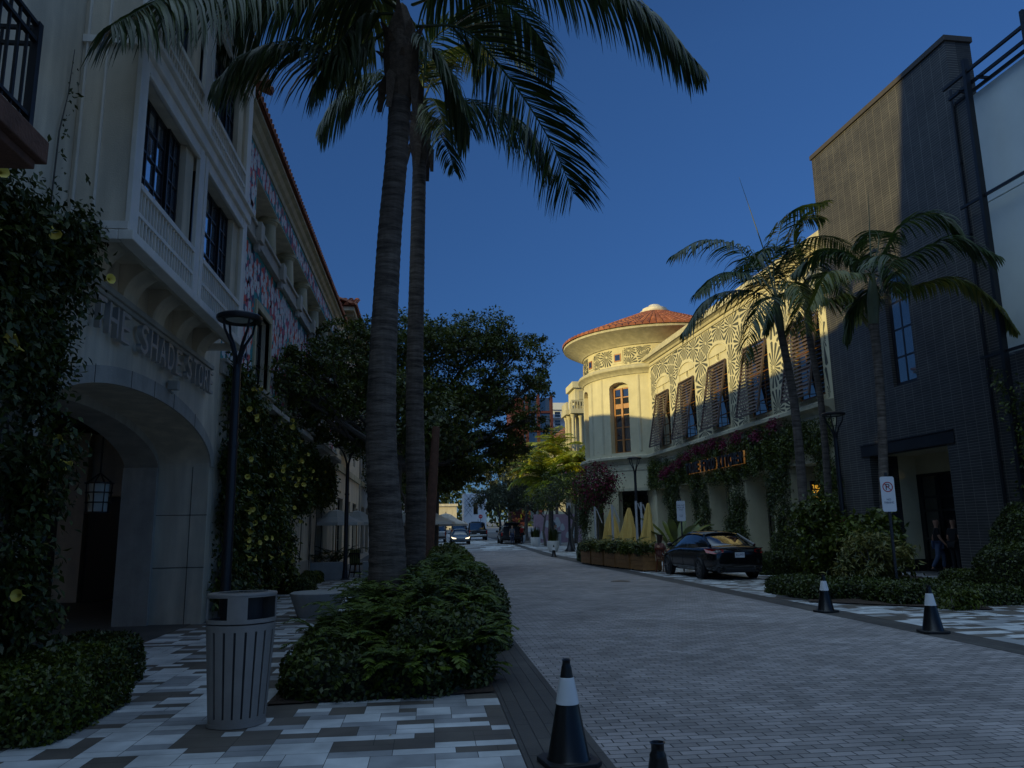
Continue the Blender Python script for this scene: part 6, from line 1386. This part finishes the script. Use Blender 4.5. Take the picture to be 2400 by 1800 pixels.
for px, pt, y, H, lb, ln, rm in ((1432, 1193, 36.5, 1.9, 'closed yellow umbrella farthest left, splayed wide at its hem', -.1, .60), (1474, 1190, 34, 2.0, 'middle closed yellow umbrella with the widest skirt', -.3, .62), (1519, 1179, 31.5, 2.2, 'rightmost closed yellow umbrella, tall and narrow with a folded flap', -.35, .44)):
    q = at(px, pt, y); closed_umb(q[0], y, q[2], H, lb, ln, rm)
for px, pt, px2, y, lb in ((1394, 1188, 1400, 37.2, 'white mast farthest left of the closed umbrellas'), (1434, 1183, 1440, 35, 'white mast between the two left closed umbrellas'), (1490, 1174, 1495, 33, 'white mast left of the tall narrow closed umbrella'), (1502, 1177, 1506, 35.5, 'thin white mast right behind the third mast')):
    q = at(px, pt, y); T = thing('umbrella_mast', lb, 'umbrella mast', (q[0], y, 0), 0, 'white cantilever masts'); mb = MB(); mb.tube([(0, 0, 0), (0, 0, q[2])], .055, 10); mb.build('mast', M['alu'], T, smooth=True)
    mb = MB(); mb.beam((.08, 0, q[2]-.1), (.34, 0, q[2]-.78), .04); mb.build('arm', M['alu'], T); mb = MB(); mb.box(-.25, .25, -.25, .25, 0, .06); mb.build('base_plate', M['alu'], T, bevel=.01)
# ---- terrace on the left
for x0, x1, lb in ((-4.08, -2.92, 'low pale terrace wall left of the chair gap'), (-2.26, .2, 'low pale terrace wall running right behind the big palm trunk')):
    mb = MB(); mb.box(x0, x1, 28.0, 28.4, 0, .60); tag(mb.build('terrace_wall', M['conc'], bevel=.01), lb, 'low wall')
    S0 = thing('terrace_plants', ('feathery planting behind the left terrace wall' if x0 < -3 else 'feathery planting behind the right terrace wall'), 'plant', ((x0+x1)/2, 29, 0))
    for k in range(16):
        y = 28.7+rng.uniform(0, 1.2); x = rng.uniform(x0+.1, x1-.1); frond(arc((x, y, .2), k*2.4, 1.25-.1*(k % 4), 1.3, 1.2), 18, .3, .05, M['leafd'], S0, hang=.35, segs=2, rach=.01)
def open_umb(x, y, z, D, label):
    T = thing('white_umbrella', label, 'umbrella', (x, y, 0), R_(rng.uniform(0, 40)), 'open white terrace umbrellas'); mb = MB(); n = 8
    mb.lathe([(0, z+.50), (.3, z+.42), (.31, z+.40), (D/2*.55, z+.2), (D/2, z)], (0, 0, 0), n); mb.lathe([(D/2, z), (D/2, z-.10)], (0, 0, 0), n); mb.build('canopy', M['canvasw'], T, fixn=False)
    mb = MB(); mb.tube([(0, 0, 0), (0, 0, z+.56)], .022, 8); mb.build('pole', M['wood'], T)
    mb = MB(); [mb.beam((0, 0, z+.46), (math.cos(2*math.pi*k/n)*D/2*.97, math.sin(2*math.pi*k/n)*D/2*.97, z-.01), .012) for k in range(n)]; mb.build('rib', M['wood'], T)
    mb = MB(); mb.lathe([(0, 0), (.25, 0), (.25, .06), (.05, .1)], (0, 0, 0), 16); mb.build('foot', M['darkmetal'], T)
for px, py, y, D, lb in ((788, 1225, 30.5, 2.1, 'open white umbrella at the left of the terrace'), (836, 1225, 32.5, 2.1, 'second open white umbrella, partly behind the big trunk'), (965, 1226, 34, 2.3, 'open white umbrella showing between the two palm trunks'), (1004, 1224, 33, 2.3, 'open white umbrella right of the palm trunks'), (1045, 1228, 37, 2.2, 'farthest open white umbrella reaching toward the street')):
    q = at(px, py, y); open_umb(q[0], y, q[2], D, lb)
def chair(name, label, x, y, rz, m, seat=None, group=None):
    T = thing(name, label, 'chair', (x, y, .006), rz, group)
    for a in (-1, 1):
        for b in (-1, 1): mb = MB(); mb.beam((a*.22, b*.22, 0), (a*.17, b*.17, .44), .028); mb.build('leg', M[m], T)
    mb = MB(); mb.box(-.19, .19, -.19, .19, .44, .465); mb.build('seat', M[m], T, bevel=.008)
    mb = MB(); mb.beam((-.17, .18, .465), (-.19, .27, .86), .025); mb.beam((.17, .18, .465), (.19, .27, .86), .025); mb.beam((-.19, .27, .85), (.19, .27, .85), .03, .05); [mb.beam((q, .19, .465), (q*1.1, .26, .84), .03, .012) for q in (-.08, 0, .08)]; mb.build('backrest', M[m], T)
    return T
stripe = brickmat('striped_canvas', (.10, .10, .03), (.02, .03, .02), (.35, .33, .1), .07, 9, .012, 'xz', .8, .0)
T = chair('terrace_chair', 'striped terrace chair seen in the gap of the low wall', -2.55, 29.2, R_(160), 'darkmetal')
mb = MB(); mb.box(-.2, .2, -.2, .2, .466, .52); mb.box(-.2, .2, .17, .24, .5, 1.0); mb.build('cushion', stripe, T, bevel=.02)
chair('cafe_chair', 'red-brown metal chair the woman sits on by the planter', 8.62, 28.28, R_(125), 'chairred', group='red-brown cafe chairs')
chair('cafe_chair', 'empty red-brown metal chair next to the nearest planter', 8.45, 30.2, R_(95), 'chairred', group='red-brown cafe chairs')
mb = MB(); mb.lathe([(0, 0), (.17, 0), (.24, .35), (.25, .37), (.21, .38), (0, .36)], (.55, 20.0, .006), 20); T = tag(mb.build('terracotta_pot', M['terra'], smooth=True), 'orange terracotta pot glimpsed at the foot of the second palm', 'pot')
# white planters
wl = [(8.72, 54.6, 1.05, 'round white planter nearest the distant cone'), (9.05, 66, .95, 'round white planter second in the far row'), (8.95, 75.5, .95, 'round white planter right of the dark hatchback'), (9.2, 88, .9, 'pale round planter left of the hatchback'), (9.3, 97, .9, 'farthest pale round planter on the walkway'), (9.25, 81, .9, 'pale round planter partly behind the dark hatchback')]
W0 = None
for i, (x, y, h, lb) in enumerate(wl):
    if W0: dup(W0, (x, y, gz(y)), i, lb); continue
    W0 = T = thing('white_planter', lb, 'planter', (x, y, gz(y)), 0, 'round white planters with upright leaves'); mb = MB(); mb.lathe([(0, 0), (.22, 0), (.33, .1), (.41, .35), (.43, .75), (.41, .76), (.39, .7), (0, .68)], (0, 0, 0), 28); mb.build('pot', M['whitepot'], T, smooth=True, fixn=False)
    V = []; n = 90
    for k in range(n):
        a, r = rng.uniform(0, 6.28), .34*math.sqrt(rng.uniform(0, 1)); b_ = np.array([math.cos(a)*r, math.sin(a)*r, .68]); tp = b_+[math.cos(a)*.14*rng.uniform(0, 1), math.sin(a)*.14, rng.uniform(.6, 1.15)]; s_ = np.array([math.cos(a+1.2), math.sin(a+1.2), 0])*.03; m_ = (b_+tp)/2
        V += [b_-s_*.7, b_+s_*.7, m_+s_, tp, ]; V += [b_-s_*.7, m_+s_, tp, m_-s_]
    V = np.array(V); LOCAL[0] = True; npmesh('leaves', V, np.arange(len(V)).reshape(-1, 4), M['leafd'], T); LOCAL[0] = False
T = thing('litter_bin', 'distant grey slatted bin on the far walkway', 'litter bin', (11.3, 68, gz(68))); mb = MB(); mb.lathe([(0, 0), (.26, 0), (.3, .95), (.32, .96), (.32, 1.15), (.28, 1.2), (0, 1.2)], (0, 0, 0), 20); mb.build('body', M['conc'], T, smooth=True, fixn=False); mb = MB(); mb.lathe([(.321, 1.0), (.321, 1.1)], (0, 0, 0), 20); mb.build('opening', M['black'], T)

# ================================================================ vehicles
def loft(mb, st):
    """stations: list of (y, [(x,z),...]) closed half profile mirrored"""
    base = len(mb.v); n = None
    for y, pr in st:
        full = [(x, z) for x, z in pr]+[(-x, z) for x, z in reversed(pr)]; n = len(full)
        for x, z in full: mb.v.append((x, y, z))
    for i in range(len(st)-1):
        for k in range(n): mb.f.append((base+i*n+k, base+i*n+(k+1) % n, base+(i+1)*n+(k+1) % n, base+(i+1)*n+k)); mb.m.append(mb.cur)
    mb.f.append(tuple(base+k for k in range(n))); mb.m.append(mb.cur); mb.f.append(tuple(base+(len(st)-1)*n+k for k in reversed(range(n)))); mb.m.append(mb.cur)
def wheel(T, x, y, r=.33, w_=.22, spokes=7):
    s = 1 if x > 0 else -1; mb = MB(); prof = [(r*.62, -w_/2), (r*.9, -w_/2), (r, -w_/2+.03), (r, w_/2-.03), (r*.9, w_/2), (r*.62, w_/2)]; mb.lathe(prof, (0, 0, 0), 28); mb.v = [(x+q[2], y+q[0], r+q[1]) for q in mb.v]; w = mb.build('wheel', M['rubber'], T, smooth=True, fixn=False)
    mb = MB(); xo = x+s*(w_/2-.02)
    for k in range(spokes): a = 2*math.pi*k/spokes; mb.beam((xo, y+.03*math.cos(a), r+.03*math.sin(a)), (xo, y+r*.62*math.cos(a), r+r*.62*math.sin(a)), .035, .045, up=(1, 0, 0))
    mb.lathe([(r*.58, -.02), (r*.66, -.01), (r*.66, .02), (r*.58, .02)], (0, 0, 0), 28); m_ = 28*4; mb.v[-m_:] = [(xo+q[2], y+q[0], r+q[1]) for q in mb.v[-m_:]]
    mb.lathe([(0, .02), (.05, .02), (.06, 0)], (0, 0, 0), 12); m_ = 12*3; mb.v[-m_:] = [(xo+s*q[2], y+q[0], r+q[1]) for q in mb.v[-m_:]]
    mb.build('rim', M['rim'], w, fixn=False)
    mb = MB(); mb.lathe([(0, 0), (r*.6, 0)], (0, 0, 0), 20); mb.v = [(x+s*(w_/2-.07), y+q[0], r+q[1]) for q in mb.v]; mb.build('brake_disc', M['black'], w, fixn=False)
def sedan(label, loc, rz, paint, hw=.915, L=4.85, H=1.455, taillights=True, plate='', name='sedan', headlit=False):
    T = thing(name, label, 'car', loc, rz); hl = L/2; Z = H/1.455
    def prof(w, zb, zbelt, ztop, wt): return [(0, zb), (w*.85, zb), (w*.97, zb+.08), (w, zb+.25), (w*1.0, zbelt*.82), (w*.965, zbelt-.03), (wt, zbelt+(ztop-zbelt)*.6), (wt*.6, ztop-.012), (0, ztop)]
    st = [(-hl, prof(hw*.72, .42, .70, .78, hw*.60)), (-hl+.06, prof(hw*.84, .30, .86, .98, hw*.70)), (-hl+.22, prof(hw*.94, .22, .92*Z, 1.04*Z, hw*.8)), (-hl+.75, prof(hw, .2, .93*Z, 1.045*Z, hw*.86)), (-.9, prof(hw, .2, .93*Z, 1.0*Z, hw*.9)), (.0, prof(hw, .2, .92*Z, .97*Z, hw*.9)), (.9, prof(hw, .2, .90*Z, .96*Z, hw*.88)),
          (1.5, prof(hw*.99, .2, .82*Z, .90*Z, hw*.82)), (2.0, prof(hw*.95, .22, .72*Z, .80*Z, hw*.74)), (hl-.1, prof(hw*.84, .26, .60*Z, .68*Z, hw*.62)), (hl, prof(hw*.66, .32, .5, .56, hw*.5))]
    mb = MB(); loft(mb, st); mb.build('body', paint, T, smooth=True, fixn=True, sub=2)
    # cabin: glass volume and a painted roof skin with pillars
    def cab(ws, wr, zb, zr): return [(0, zb), (ws, zb), (ws*.99, zb+.03), ((ws+wr)/2+.03, (zb+zr)/2), (wr, zr-.06), (wr*.8, zr-.012), (0, zr)]
    cs = [(-1.95, cab(hw*.70, hw*.60, .96*Z, 1.03*Z)), (-1.72, cab(hw*.80, hw*.66, .94*Z, 1.12*Z)), (-1.15, cab(hw*.90, hw*.66, .92*Z, H*.945)), (-.45, cab(hw*.93, hw*.665, .92*Z, H*.99)), (.15, cab(hw*.93, hw*.66, .92*Z, H*.99)), (.65, cab(hw*.92, hw*.64, .9*Z, H*.93)), (1.2, cab(hw*.88, hw*.62, .88*Z, H*.76)), (1.5, cab(hw*.82, hw*.6, .86*Z, .93*Z))]
    mb = MB(); loft(mb, cs); mb.build('windows', M['carglass'], T, smooth=True, sub=2)
    mb = MB(); rs = [(-1.12, H*.948), (-.45, H*.992+.006), (.15, H*.992+.006), (.62, H*.935)]
    V = []
    for y, z in rs:
        for k in range(9): f = -1+k/4; V.append((f*hw*.655, y, z+.004-.065*abs(f)**3.2))
    mb.add(V, [(i*9+k, i*9+k+1, (i+1)*9+k+1, (i+1)*9+k) for i in range(3) for k in range(8)]); rf = mb.build('roof', paint, T, smooth=True, fixn=False); so = rf.modifiers.new('s', 'SOLIDIFY'); so.thickness = .02; so.offset = 1
    for s in (-1, 1):
        mb = MB(); mb.tube([(s*hw*.62, -1.12, H*.93), (s*hw*.75, -1.6, 1.14*Z), (s*hw*.80, -1.95, 1.02*Z)], [.035, .05, .05], 6); mb.tube([(s*hw*.62, .62, H*.915), (s*hw*.78, 1.15, 1.12*Z), (s*hw*.84, 1.5, .96*Z)], [.03, .03, .03], 6); mb.tube([(s*hw*.66, -.3, H*.93), (s*hw*.90, -.32, .95*Z)], [.03, .035], 6)
        mb.tube([(s*hw*.64, -1.12, H*.925), (s*hw*.665, -.4, H*.95), (s*hw*.665, .15, H*.95), (s*hw*.63, .62, H*.905)], .02, 6); mb.build('pillar', paint, T, smooth=True)
        mb = MB(); mb.tube([(s*hw*.985, -1.7, .935*Z), (s*hw*.985, 0, .935*Z), (s*hw*.96, 1.2, .91*Z)], .011, 5); mb.build('window_trim', M['chrome'], T)
        mb = MB(); mb.tube([(s*hw*.93, .85, .98*Z), (s*(hw+.06), .82, 1.0*Z)], .02, 6); mb.lathe([(0, -.1), (.05, -.09), (.075, 0), (.06, .08), (0, .1)], (0, 0, 0), 12); m_ = 60; mb.v[-m_:] = [(s*(hw+.12)+q[2], .80+q[0]*.8, 1.03*Z+q[1]) for q in mb.v[-m_:]]; mb.build('mirror', paint, T, smooth=True, fixn=False)
        for yy in (.55, -.42): mb = MB(); mb.tube([(s*(hw+.004), yy-.12, .82), (s*(hw+.02), yy-.06, .825), (s*(hw+.004), yy, .82)], .012, 5); mb.build('door_handle', M['chrome'], T)
        mb = MB()
        for yy in (.95, -.05, -1.05): mb.tube([(s*(hw*1.001), yy, .32), (s*(hw*1.003), yy, .6), (s*(hw*.985), yy, .90)], .004, 4)
        mb.build('door_seam', M['black'], T)
        for yy in (-1.42, 1.42):
            mb = MB(); mb.lathe([(0, 0), (.385, 0), (.385, .03), (.36, .03)], (0, 0, 0), 28); mb.v = [(s*(hw-.035+q[2]), yy+q[0], .345+q[1]) for q in mb.v]; mb.build('wheel_arch', M['black'], T, fixn=False)
            wheel(T, s*(hw-.085), yy)
        # lamps
        mb = MB(); y0_ = -hl; pts = [(s*hw*.52, y0_+.06, .90*Z), (s*hw*.50, y0_+.045, .82*Z), (s*hw*.80, y0_+.10, .77*Z), (s*hw*.985, y0_+.36, .80*Z), (s*hw*.985, y0_+.52, .92*Z), (s*hw*.87, y0_+.17, .93*Z)]
        cen = Vector((0, 0, 0)); 
        for p in pts: cen += Vector(p)/6
        o_ = Vector((s*.03, -.035, .01)); mb.add([tuple(Vector(p)+o_) for p in pts]+[tuple(cen+o_*1.6)], [(k, (k+1) % 6, 6) for k in range(6)]); mb.build('tail_lamp', M['redlens'], T, fixn=False)
        mb = MB(); pts = [(s*hw*.45, hl-.02, .56), (s*hw*.78, hl-.1, .60), (s*hw*.93, hl-.42, .70), (s*hw*.93, hl-.40, .62), (s*hw*.8, hl-.07, .50), (s*hw*.45, hl+.0, .49)]; o_ = Vector((s*.02, .04, .02)); cen = sum((Vector(p) for p in pts), Vector())/6
        mb.add([tuple(Vector(p)+o_) for p in pts]+[tuple(cen+o_*1.5)], [(k, (k+1) % 6, 6) for k in range(6)]); mb.build('headlight', M['headlit'] if headlit and s > -2 else M['chrome'], T, fixn=False)
        mb = MB(); mb.lathe([(.05, 0), (.065, 0), (.065, .03), (.04, .03)], (0, 0, 0), 16, sx=1.5); mb.v = [(s*.55+q[0], -hl+.02-q[2], .30+q[1]) for q in mb.v]; mb.build('exhaust_tip', M['chrome'], T, fixn=False)
    mb = MB(); mb.box(-hw*.78, hw*.78, -hl+.01, -hl+.1, .22, .36); mb.build('lower_bumper', M['black'], T, bevel=.03)
    if plate is not None:
        mb = MB(); mb.box(-.155, .155, -hl-.028, -hl-.018, .665, .82); pp = mb.build('number_plate', M['white'], T, bevel=.004)
        if plate: text('lettering', plate, .08, .0006, M['blueink'], pp, rootmat(T) @ axes((0, -hl-.0295, .70), (1, 0, 0), (0, 0, 1)), width=.26, height=.08)
        mb = MB(); mb.lathe([(.055, 0), (.075, 0), (.075, .006), (.055, .006)], (0, 0, 0), 20, sx=1.1, sy=.65); mb.v = [(q[0], -hl-.012-q[2], .905+q[1]) for q in mb.v]; mb.box(-.05, -.035, -hl-.02, -hl-.014, .88, .93); mb.box(-.005, .005, -hl-.02, -hl-.014, .88, .93); mb.build('badge', M['chrome'], T, fixn=False)
        mb = MB(); mb.tube([(-hw*.9, -hl+.12, .94*Z), (0, -hl+.0, .955*Z), (hw*.9, -hl+.12, .94*Z)], .012, 5); mb.build('boot_trim', M['black'], T)
    mb = MB(); mb.prism([(-.62, H*.985), (-.78, H*.965), (-.80, H*.975+.05), (-.76, H*.975+.055)], 'x', -.018, .018); mb.build('antenna_fin', paint, T)
    return T
M['carglass'] = glassmat('tinted_car_glass', (.008, .009, .011), .04, .9)
M['headlit'] = emit('lit_headlight', (1, .85, .6), 1.6)
M['bluepaint'] = mat('blue_grey_car_paint', (.10, .13, .17), .22, .4, var=.04, bump=0)
M['graypaint'] = mat('dark_car_paint', (.02, .022, .026), .2, .2, var=.04, bump=0)
M['silver'] = mat('silver_car_paint', (.4, .42, .44), .25, .5, var=.04, bump=0)
sedan('shiny black sedan parked with its rear to the camera beside the vine pillars', (9.32, 25.6, .006), R_(2.5), M['paintblk'], plate='BCJ M71')
def suv(name, label, loc, rz, paint, L=4.9, W=1.95, H=1.8, pickup=False, lift=False, group=None):
    T = thing(name, label, 'car', loc, rz, group); hw, hl = W/2, L/2
    def pr(w, zb, zt): return [(0, zb), (w*.9, zb), (w, zb+.15), (w, zt-.18), (w*.95, zt-.03), (w*.8, zt), (0, zt)]
    mb = MB(); loft(mb, [(-hl, pr(hw*.9, .45, 1.02)), (-hl+.12, pr(hw, .32, 1.12)), (0, pr(hw, .3, 1.12)), (hl-1.1, pr(hw, .3, 1.08)), (hl-.15, pr(hw*.95, .35, .98)), (hl, pr(hw*.85, .42, .85))]); mb.build('body', paint, T, smooth=True)
    yb = -hl+.12 if not pickup else -hl+2.0
    mb = MB()
    def pc(w, w2, zb, zt): return [(0, zb), (w, zb), (w2, zt-.06), (w2*.85, zt), (0, zt)]
    loft(mb, [(yb, pc(hw*.9, hw*.78, 1.1, 1.2)), (yb+.22, pc(hw*.93, hw*.76, 1.1, H)), (.5, pc(hw*.93, hw*.76, 1.1, H)), (1.35, pc(hw*.9, hw*.8, 1.05, 1.15))]); mb.build('windows', M['carglass'], T, smooth=True)
    mb = MB(); mb.box(-hw*.72, hw*.72, yb+.2, .55, H-.03, H+.03); mb.build('roof', paint, T, bevel=.03)
    for s in (-1, 1):
        for yy in (-hl+.95, hl-.95): wheel(T, s*(hw-.1), yy, .38, .26, 6)
        mb = MB(); mb.box(*sorted((s*hw*.86, s*(hw*.99))), -hl-.02, -hl+.12, .72, 1.05 if not pickup else 1.1); mb.build('tail_lamp', M['redlens'], T, bevel=.02)
        mb = MB(); mb.box(*sorted((s*hw*.6, s*(hw*.92))), hl-.06, hl+.01, .68, .84); mb.build('headlight', M['chrome'], T, bevel=.02)
        mb = MB(); mb.box(*sorted((s*hw, s*(hw+.2))), .95, 1.1, 1.05, 1.25); mb.build('mirror', paint, T, bevel=.03)
        mb = MB(); mb.beam((s*hw*.80, yb+.2, H-.04), (s*hw*.93, yb+.02, 1.12), .07); mb.beam((s*hw*.78, .52, H-.03), (s*hw*.90, 1.3, 1.1), .06); mb.build('pillar', paint, T)
    mb = MB(); mb.box(-hw*.92, hw*.92, -hl-.1, -hl+.05, .42, .60); mb.build('bumper', M['chrome'] if pickup else M['black'], T, bevel=.03)
    mb = MB(); mb.box(-.16, .16, -hl-.125, -hl-.11, .62, .76); mb.build('number_plate', M['white'], T)
    if lift:
        mb = MB(); mb.box(-hw*.78, hw*.78, -hl-.02, -hl+.02, .75, 1.55); mb.build('boot_opening', M['black'], T)
        mb = MB(); mb.beam((0, -hl+.25, H+.02), (0, -hl-.85, H+.28), hw*1.5, .08, up=(0, 0, 1)); mb.build('tailgate', paint, T, bevel=.03)
    return T
sedan('blue-grey sedan with lit headlights coming down the far street', (3.05, 76, gz(76)), R_(180), M['bluepaint'], hw=.9, plate=None, headlit=True)
suv('pickup_truck', 'black pickup truck driving away beyond the blue-grey sedan', (5.55, 90, gz(90)), 0, M['graypaint'], 5.8, 2.05, 1.95, pickup=True)
suv('suv', 'dark sport utility vehicle ahead of the pickup truck', (4.0, 103, gz(103)), 0, M['paintblk'], 5.2, 2.05, 2.0)
suv('hatchback', 'dark hatchback with its tailgate raised by the kerb', (7.75, 75.5, gz(75.5)), 0, M['paintblk'], 4.6, 1.9, 1.65, lift=True)
suv('suv', 'small dark car farthest in the left lane', (1.7, 118, gz(118)), 0, M['graypaint'], 4.8, 1.95, 1.75)
suv('van', 'silver car half hidden behind the hedge in the far left lane', (.9, 84, gz(84)), 0, M['silver'], 4.8, 1.95, 1.8)

# ================================================================ people (skin-modifier bodies)
def skinobj(name, J, E, m, parent, root=0, sub=2):
    me = bpy.data.meshes.new(name); me.from_pydata([j[:3] for j in J], E, []); me.materials.append(m); o = bpy.data.objects.new(name, me); link(o, parent)
    s = o.modifiers.new('skin', 'SKIN'); s.use_smooth_shade = True
    if not me.skin_vertices:
        bm = bmesh.new(); bm.from_mesh(me); bm.verts.layers.skin.verify(); bm.to_mesh(me); bm.free()
    for v, j in zip(me.skin_vertices[0].data, J): v.radius = (j[3], j[4] if len(j) > 4 else j[3])
    me.skin_vertices[0].data[root].use_root = True
    u = o.modifiers.new('sub', 'SUBSURF'); u.levels = sub; u.render_levels = sub; return o
def person(label, loc, rz, pose, top, bottom, hair='hair', long_hair=False, skirt=False, group=None, skinm='skin'):
    T = thing('person', label, 'person', loc, rz, group)
    P = dict(pel=(0, 0, .95), chest=(0, 0, 1.28), neck=(0, .0, 1.47), chin=(0, -.02, 1.55), head=(0, -.01, 1.66), topp=(0, 0, 1.73))
    base = dict(ls=(.17, 0, 1.40), le=(.23, .02, 1.13), lw=(.24, -.06, .88), lh=(.24, -.09, .80), lhip=(.09, 0, .92), lk=(.10, -.01, .50), la=(.10, .02, .09), lt=(.10, -.13, .04))
    for k, v in list(base.items()): P[k] = v; P['r'+k[1:]] = (-v[0], v[1], v[2])
    P.update(pose)
    names = ['pel', 'chest', 'neck', 'chin', 'head', 'topp', 'ls', 'le', 'lw', 'lh', 'rs', 're', 'rw', 'rh', 'lhip', 'lk', 'la', 'lt', 'rhip', 'rk', 'ra', 'rt']
    R0 = dict(pel=(.14, .11), chest=(.15, .10), neck=(.05, .05), chin=(.068, .08), head=(.092, .108), topp=(.06, .07), ls=(.055,), le=(.042,), lw=(.028,), lh=(.03, .015), lhip=(.09,), lk=(.058,), la=(.038,), lt=(.035, .025))
    J = [(*P[n], *(R0.get(n) or R0['l'+n[1:]])) for n in names]; I = {n: i for i, n in enumerate(names)}
    ed = [('pel', 'chest'), ('chest', 'neck'), ('neck', 'chin'), ('chin', 'head'), ('head', 'topp')]
    for s in 'lr': ed += [('chest', s+'s'), (s+'s', s+'e'), (s+'e', s+'w'), (s+'w', s+'h'), ('pel', s+'hip'), (s+'hip', s+'k'), (s+'k', s+'a'), (s+'a', s+'t')]
    skinobj('body', J, [(I[a], I[b]) for a, b in ed], M[skinm], T)
    nm = ['pel', 'chest', 'ls', 'rs', 'le', 're']; up = lambda k, f: tuple(P[k])
    mid = lambda a, b, f: tuple(P[a][i]+(P[b][i]-P[a][i])*f for i in range(3))
    J2 = [(*P['pel'], .165, .13), (*P['chest'], .175, .125), (*mid('chest', 'neck', .6), .09, .08), (*P['ls'], .075), (*mid('ls', 'le', .75), .062), (*P['rs'], .075), (*mid('rs', 're', .75), .062)]
    skinobj('top', J2, [(0, 1), (1, 2), (1, 3), (3, 4), (1, 5), (5, 6)], top, T)
    f = .95 if not skirt else .55
    J3 = [(*P['pel'], .17, .14), (*P['lhip'], .11), (*P['lk'], .075), (*mid('lk', 'la', f), .055), (*P['rhip'], .11), (*P['rk'], .075), (*mid('rk', 'ra', f), .055)]
    e3 = [(0, 1), (1, 2), (2, 3), (0, 4), (4, 5), (5, 6)]
    if skirt: J3 = J3[:3]+J3[4:6]; e3 = [(0, 1), (1, 2), (0, 3), (3, 4)]
    skinobj('bottoms', J3, e3, bottom, T)
    h = P['head']; t = P['topp']; J4 = [(h[0], h[1]+.035, h[2]+.03, .10, .105), (t[0], t[1]+.02, t[2]+.02, .075)]; e4 = [(0, 1)]
    if long_hair: J4 += [(h[0], h[1]+.07, h[2]-.12, .085, .05), (h[0], h[1]+.10, h[2]-.30, .09, .04), (h[0], h[1]+.09, h[2]-.48, .05, .02)]; e4 += [(0, 2), (2, 3), (3, 4)]
    skinobj('hair', J4, e4, M[hair], T)
    for s in 'lr':
        q = P[s+'h']; mb = MB()
        for k in range(5):
            a = (k-2)*.012; mb.tube([(q[0]+a*.6, q[1]+a, q[2]), (q[0]+a, q[1]-.02+a, q[2]-.045), (q[0]+a, q[1]-.035+a, q[2]-.07)], [.008, .007, .004], 5)
        mb.build('fingers', M[skinm], T, smooth=True)
        tt = P[s+'t']; aa = P[s+'a']; mb = MB(); mb.tube([(aa[0], aa[1]+.04, aa[2]-.03), (aa[0], (aa[1]+tt[1])/2, aa[2]-.045), (tt[0], tt[1]-.03, tt[2]-.0)], [.045, .045, .03], 8); mb.build('shoe', M['black'], T, smooth=True)
    return T
cl = lambda n, c: mat(n, c, .9, var=.15, bump=.2)
sitp = dict(pel=(0, .06, .52), chest=(0, .12, .86), neck=(0, .10, 1.05), chin=(0, .06, 1.12), head=(0, .06, 1.22), topp=(0, .07, 1.29), ls=(.16, .12, .98), le=(.21, .0, .76), lw=(.14, -.24, .84), lh=(.12, -.30, .88), rs=(-.16, .12, .98), re=(-.21, .02, .75), rw=(-.12, -.22, .80), rh=(-.10, -.29, .83),
            lhip=(.09, .02, .52), lk=(.11, -.40, .52), la=(.11, -.40, .10), lt=(.11, -.54, .05), rhip=(-.09, .02, .52), rk=(-.09, -.42, .54), ra=(-.14, -.32, .10), rt=(-.14, -.45, .05))
person('seated woman with long brown hair and a dark patterned top beside the black sedan', (8.56, 28.3, 0), R_(125), sitp, cl('patterned_top', (.16, .07, .06)), cl('beige_skirt', (.3, .2, .12)), long_hair=True, skirt=True)
walk = dict(lk=(.10, -.16, .52), la=(.10, -.12, .12), lt=(.10, -.26, .08), rk=(-.10, .04, .50), ra=(-.10, .24, .14), rt=(-.10, .12, .05), le=(.23, .10, 1.14), lw=(.24, .12, .90), lh=(.24, .11, .82), re=(-.23, -.06, 1.13), rw=(-.22, -.20, .93), rh=(-.22, -.25, .87))
dk = cl('black_cloth', (.012, .012, .014)); wt = cl('white_cloth', (.5, .5, .5)); rd = cl('red_cloth', (.35, .02, .02)); bl = cl('navy_cloth', (.03, .04, .08)); gy = cl('grey_cloth', (.12, .12, .13)); jn = cl('denim', (.07, .10, .17))
person('person in black walking toward the camera behind the nearest white planter', (9.75, 60.5, gz(60.5)), R_(8), walk, dk, dk)
person('person in a dark shirt standing at the open tailgate of the hatchback', (7.75, 72.4, gz(72)), R_(180), {}, gy, bl)
person('person in a red shirt leaning beside the hatchback', (8.75, 73.2, gz(73)), R_(120), walk, rd, dk)
person('person in white clothes near the far pink wall', (11.7, 71.5, gz(71)), R_(60), {}, wt, gy)
person('person in a striped shirt beyond the hatchback', (8.6, 82, gz(82)), R_(20), walk, wt, jn)
person('person in blue jeans standing inside the dark doorway of the black brick building', rw(1.5, 2.95), R_(60), walk, dk, jn)
person('person in dark clothes behind the one in jeans in the dark doorway', rw(1.55, 2.2), R_(100), {}, dk, dk)
n = 260; P = np.stack([rng.uniform(-3.8, 12, n), rng.uniform(4, 40, n), np.full(n, .012)], 1); V, F = leafgeo(P, .035, nb=np.tile([0, 0, 1.], (n, 1)), bias=6, droop=0)
tag(npmesh('fallen_leaves', V, F, M['croton']), 'small fallen leaves scattered over the paving', 'leaf litter', kind='stuff')
# far sunlit treeline and blocks behind everything so the horizon is closed
P, N = blob_pts((-20, 240, 8), (60, 10, 12), 6000, clump=90); o = leaves('far_trees', P, 2.0, M['leafd'], None, nb=N); tag(o, 'dark far-off tree mass closing the street', 'trees', kind='stuff')
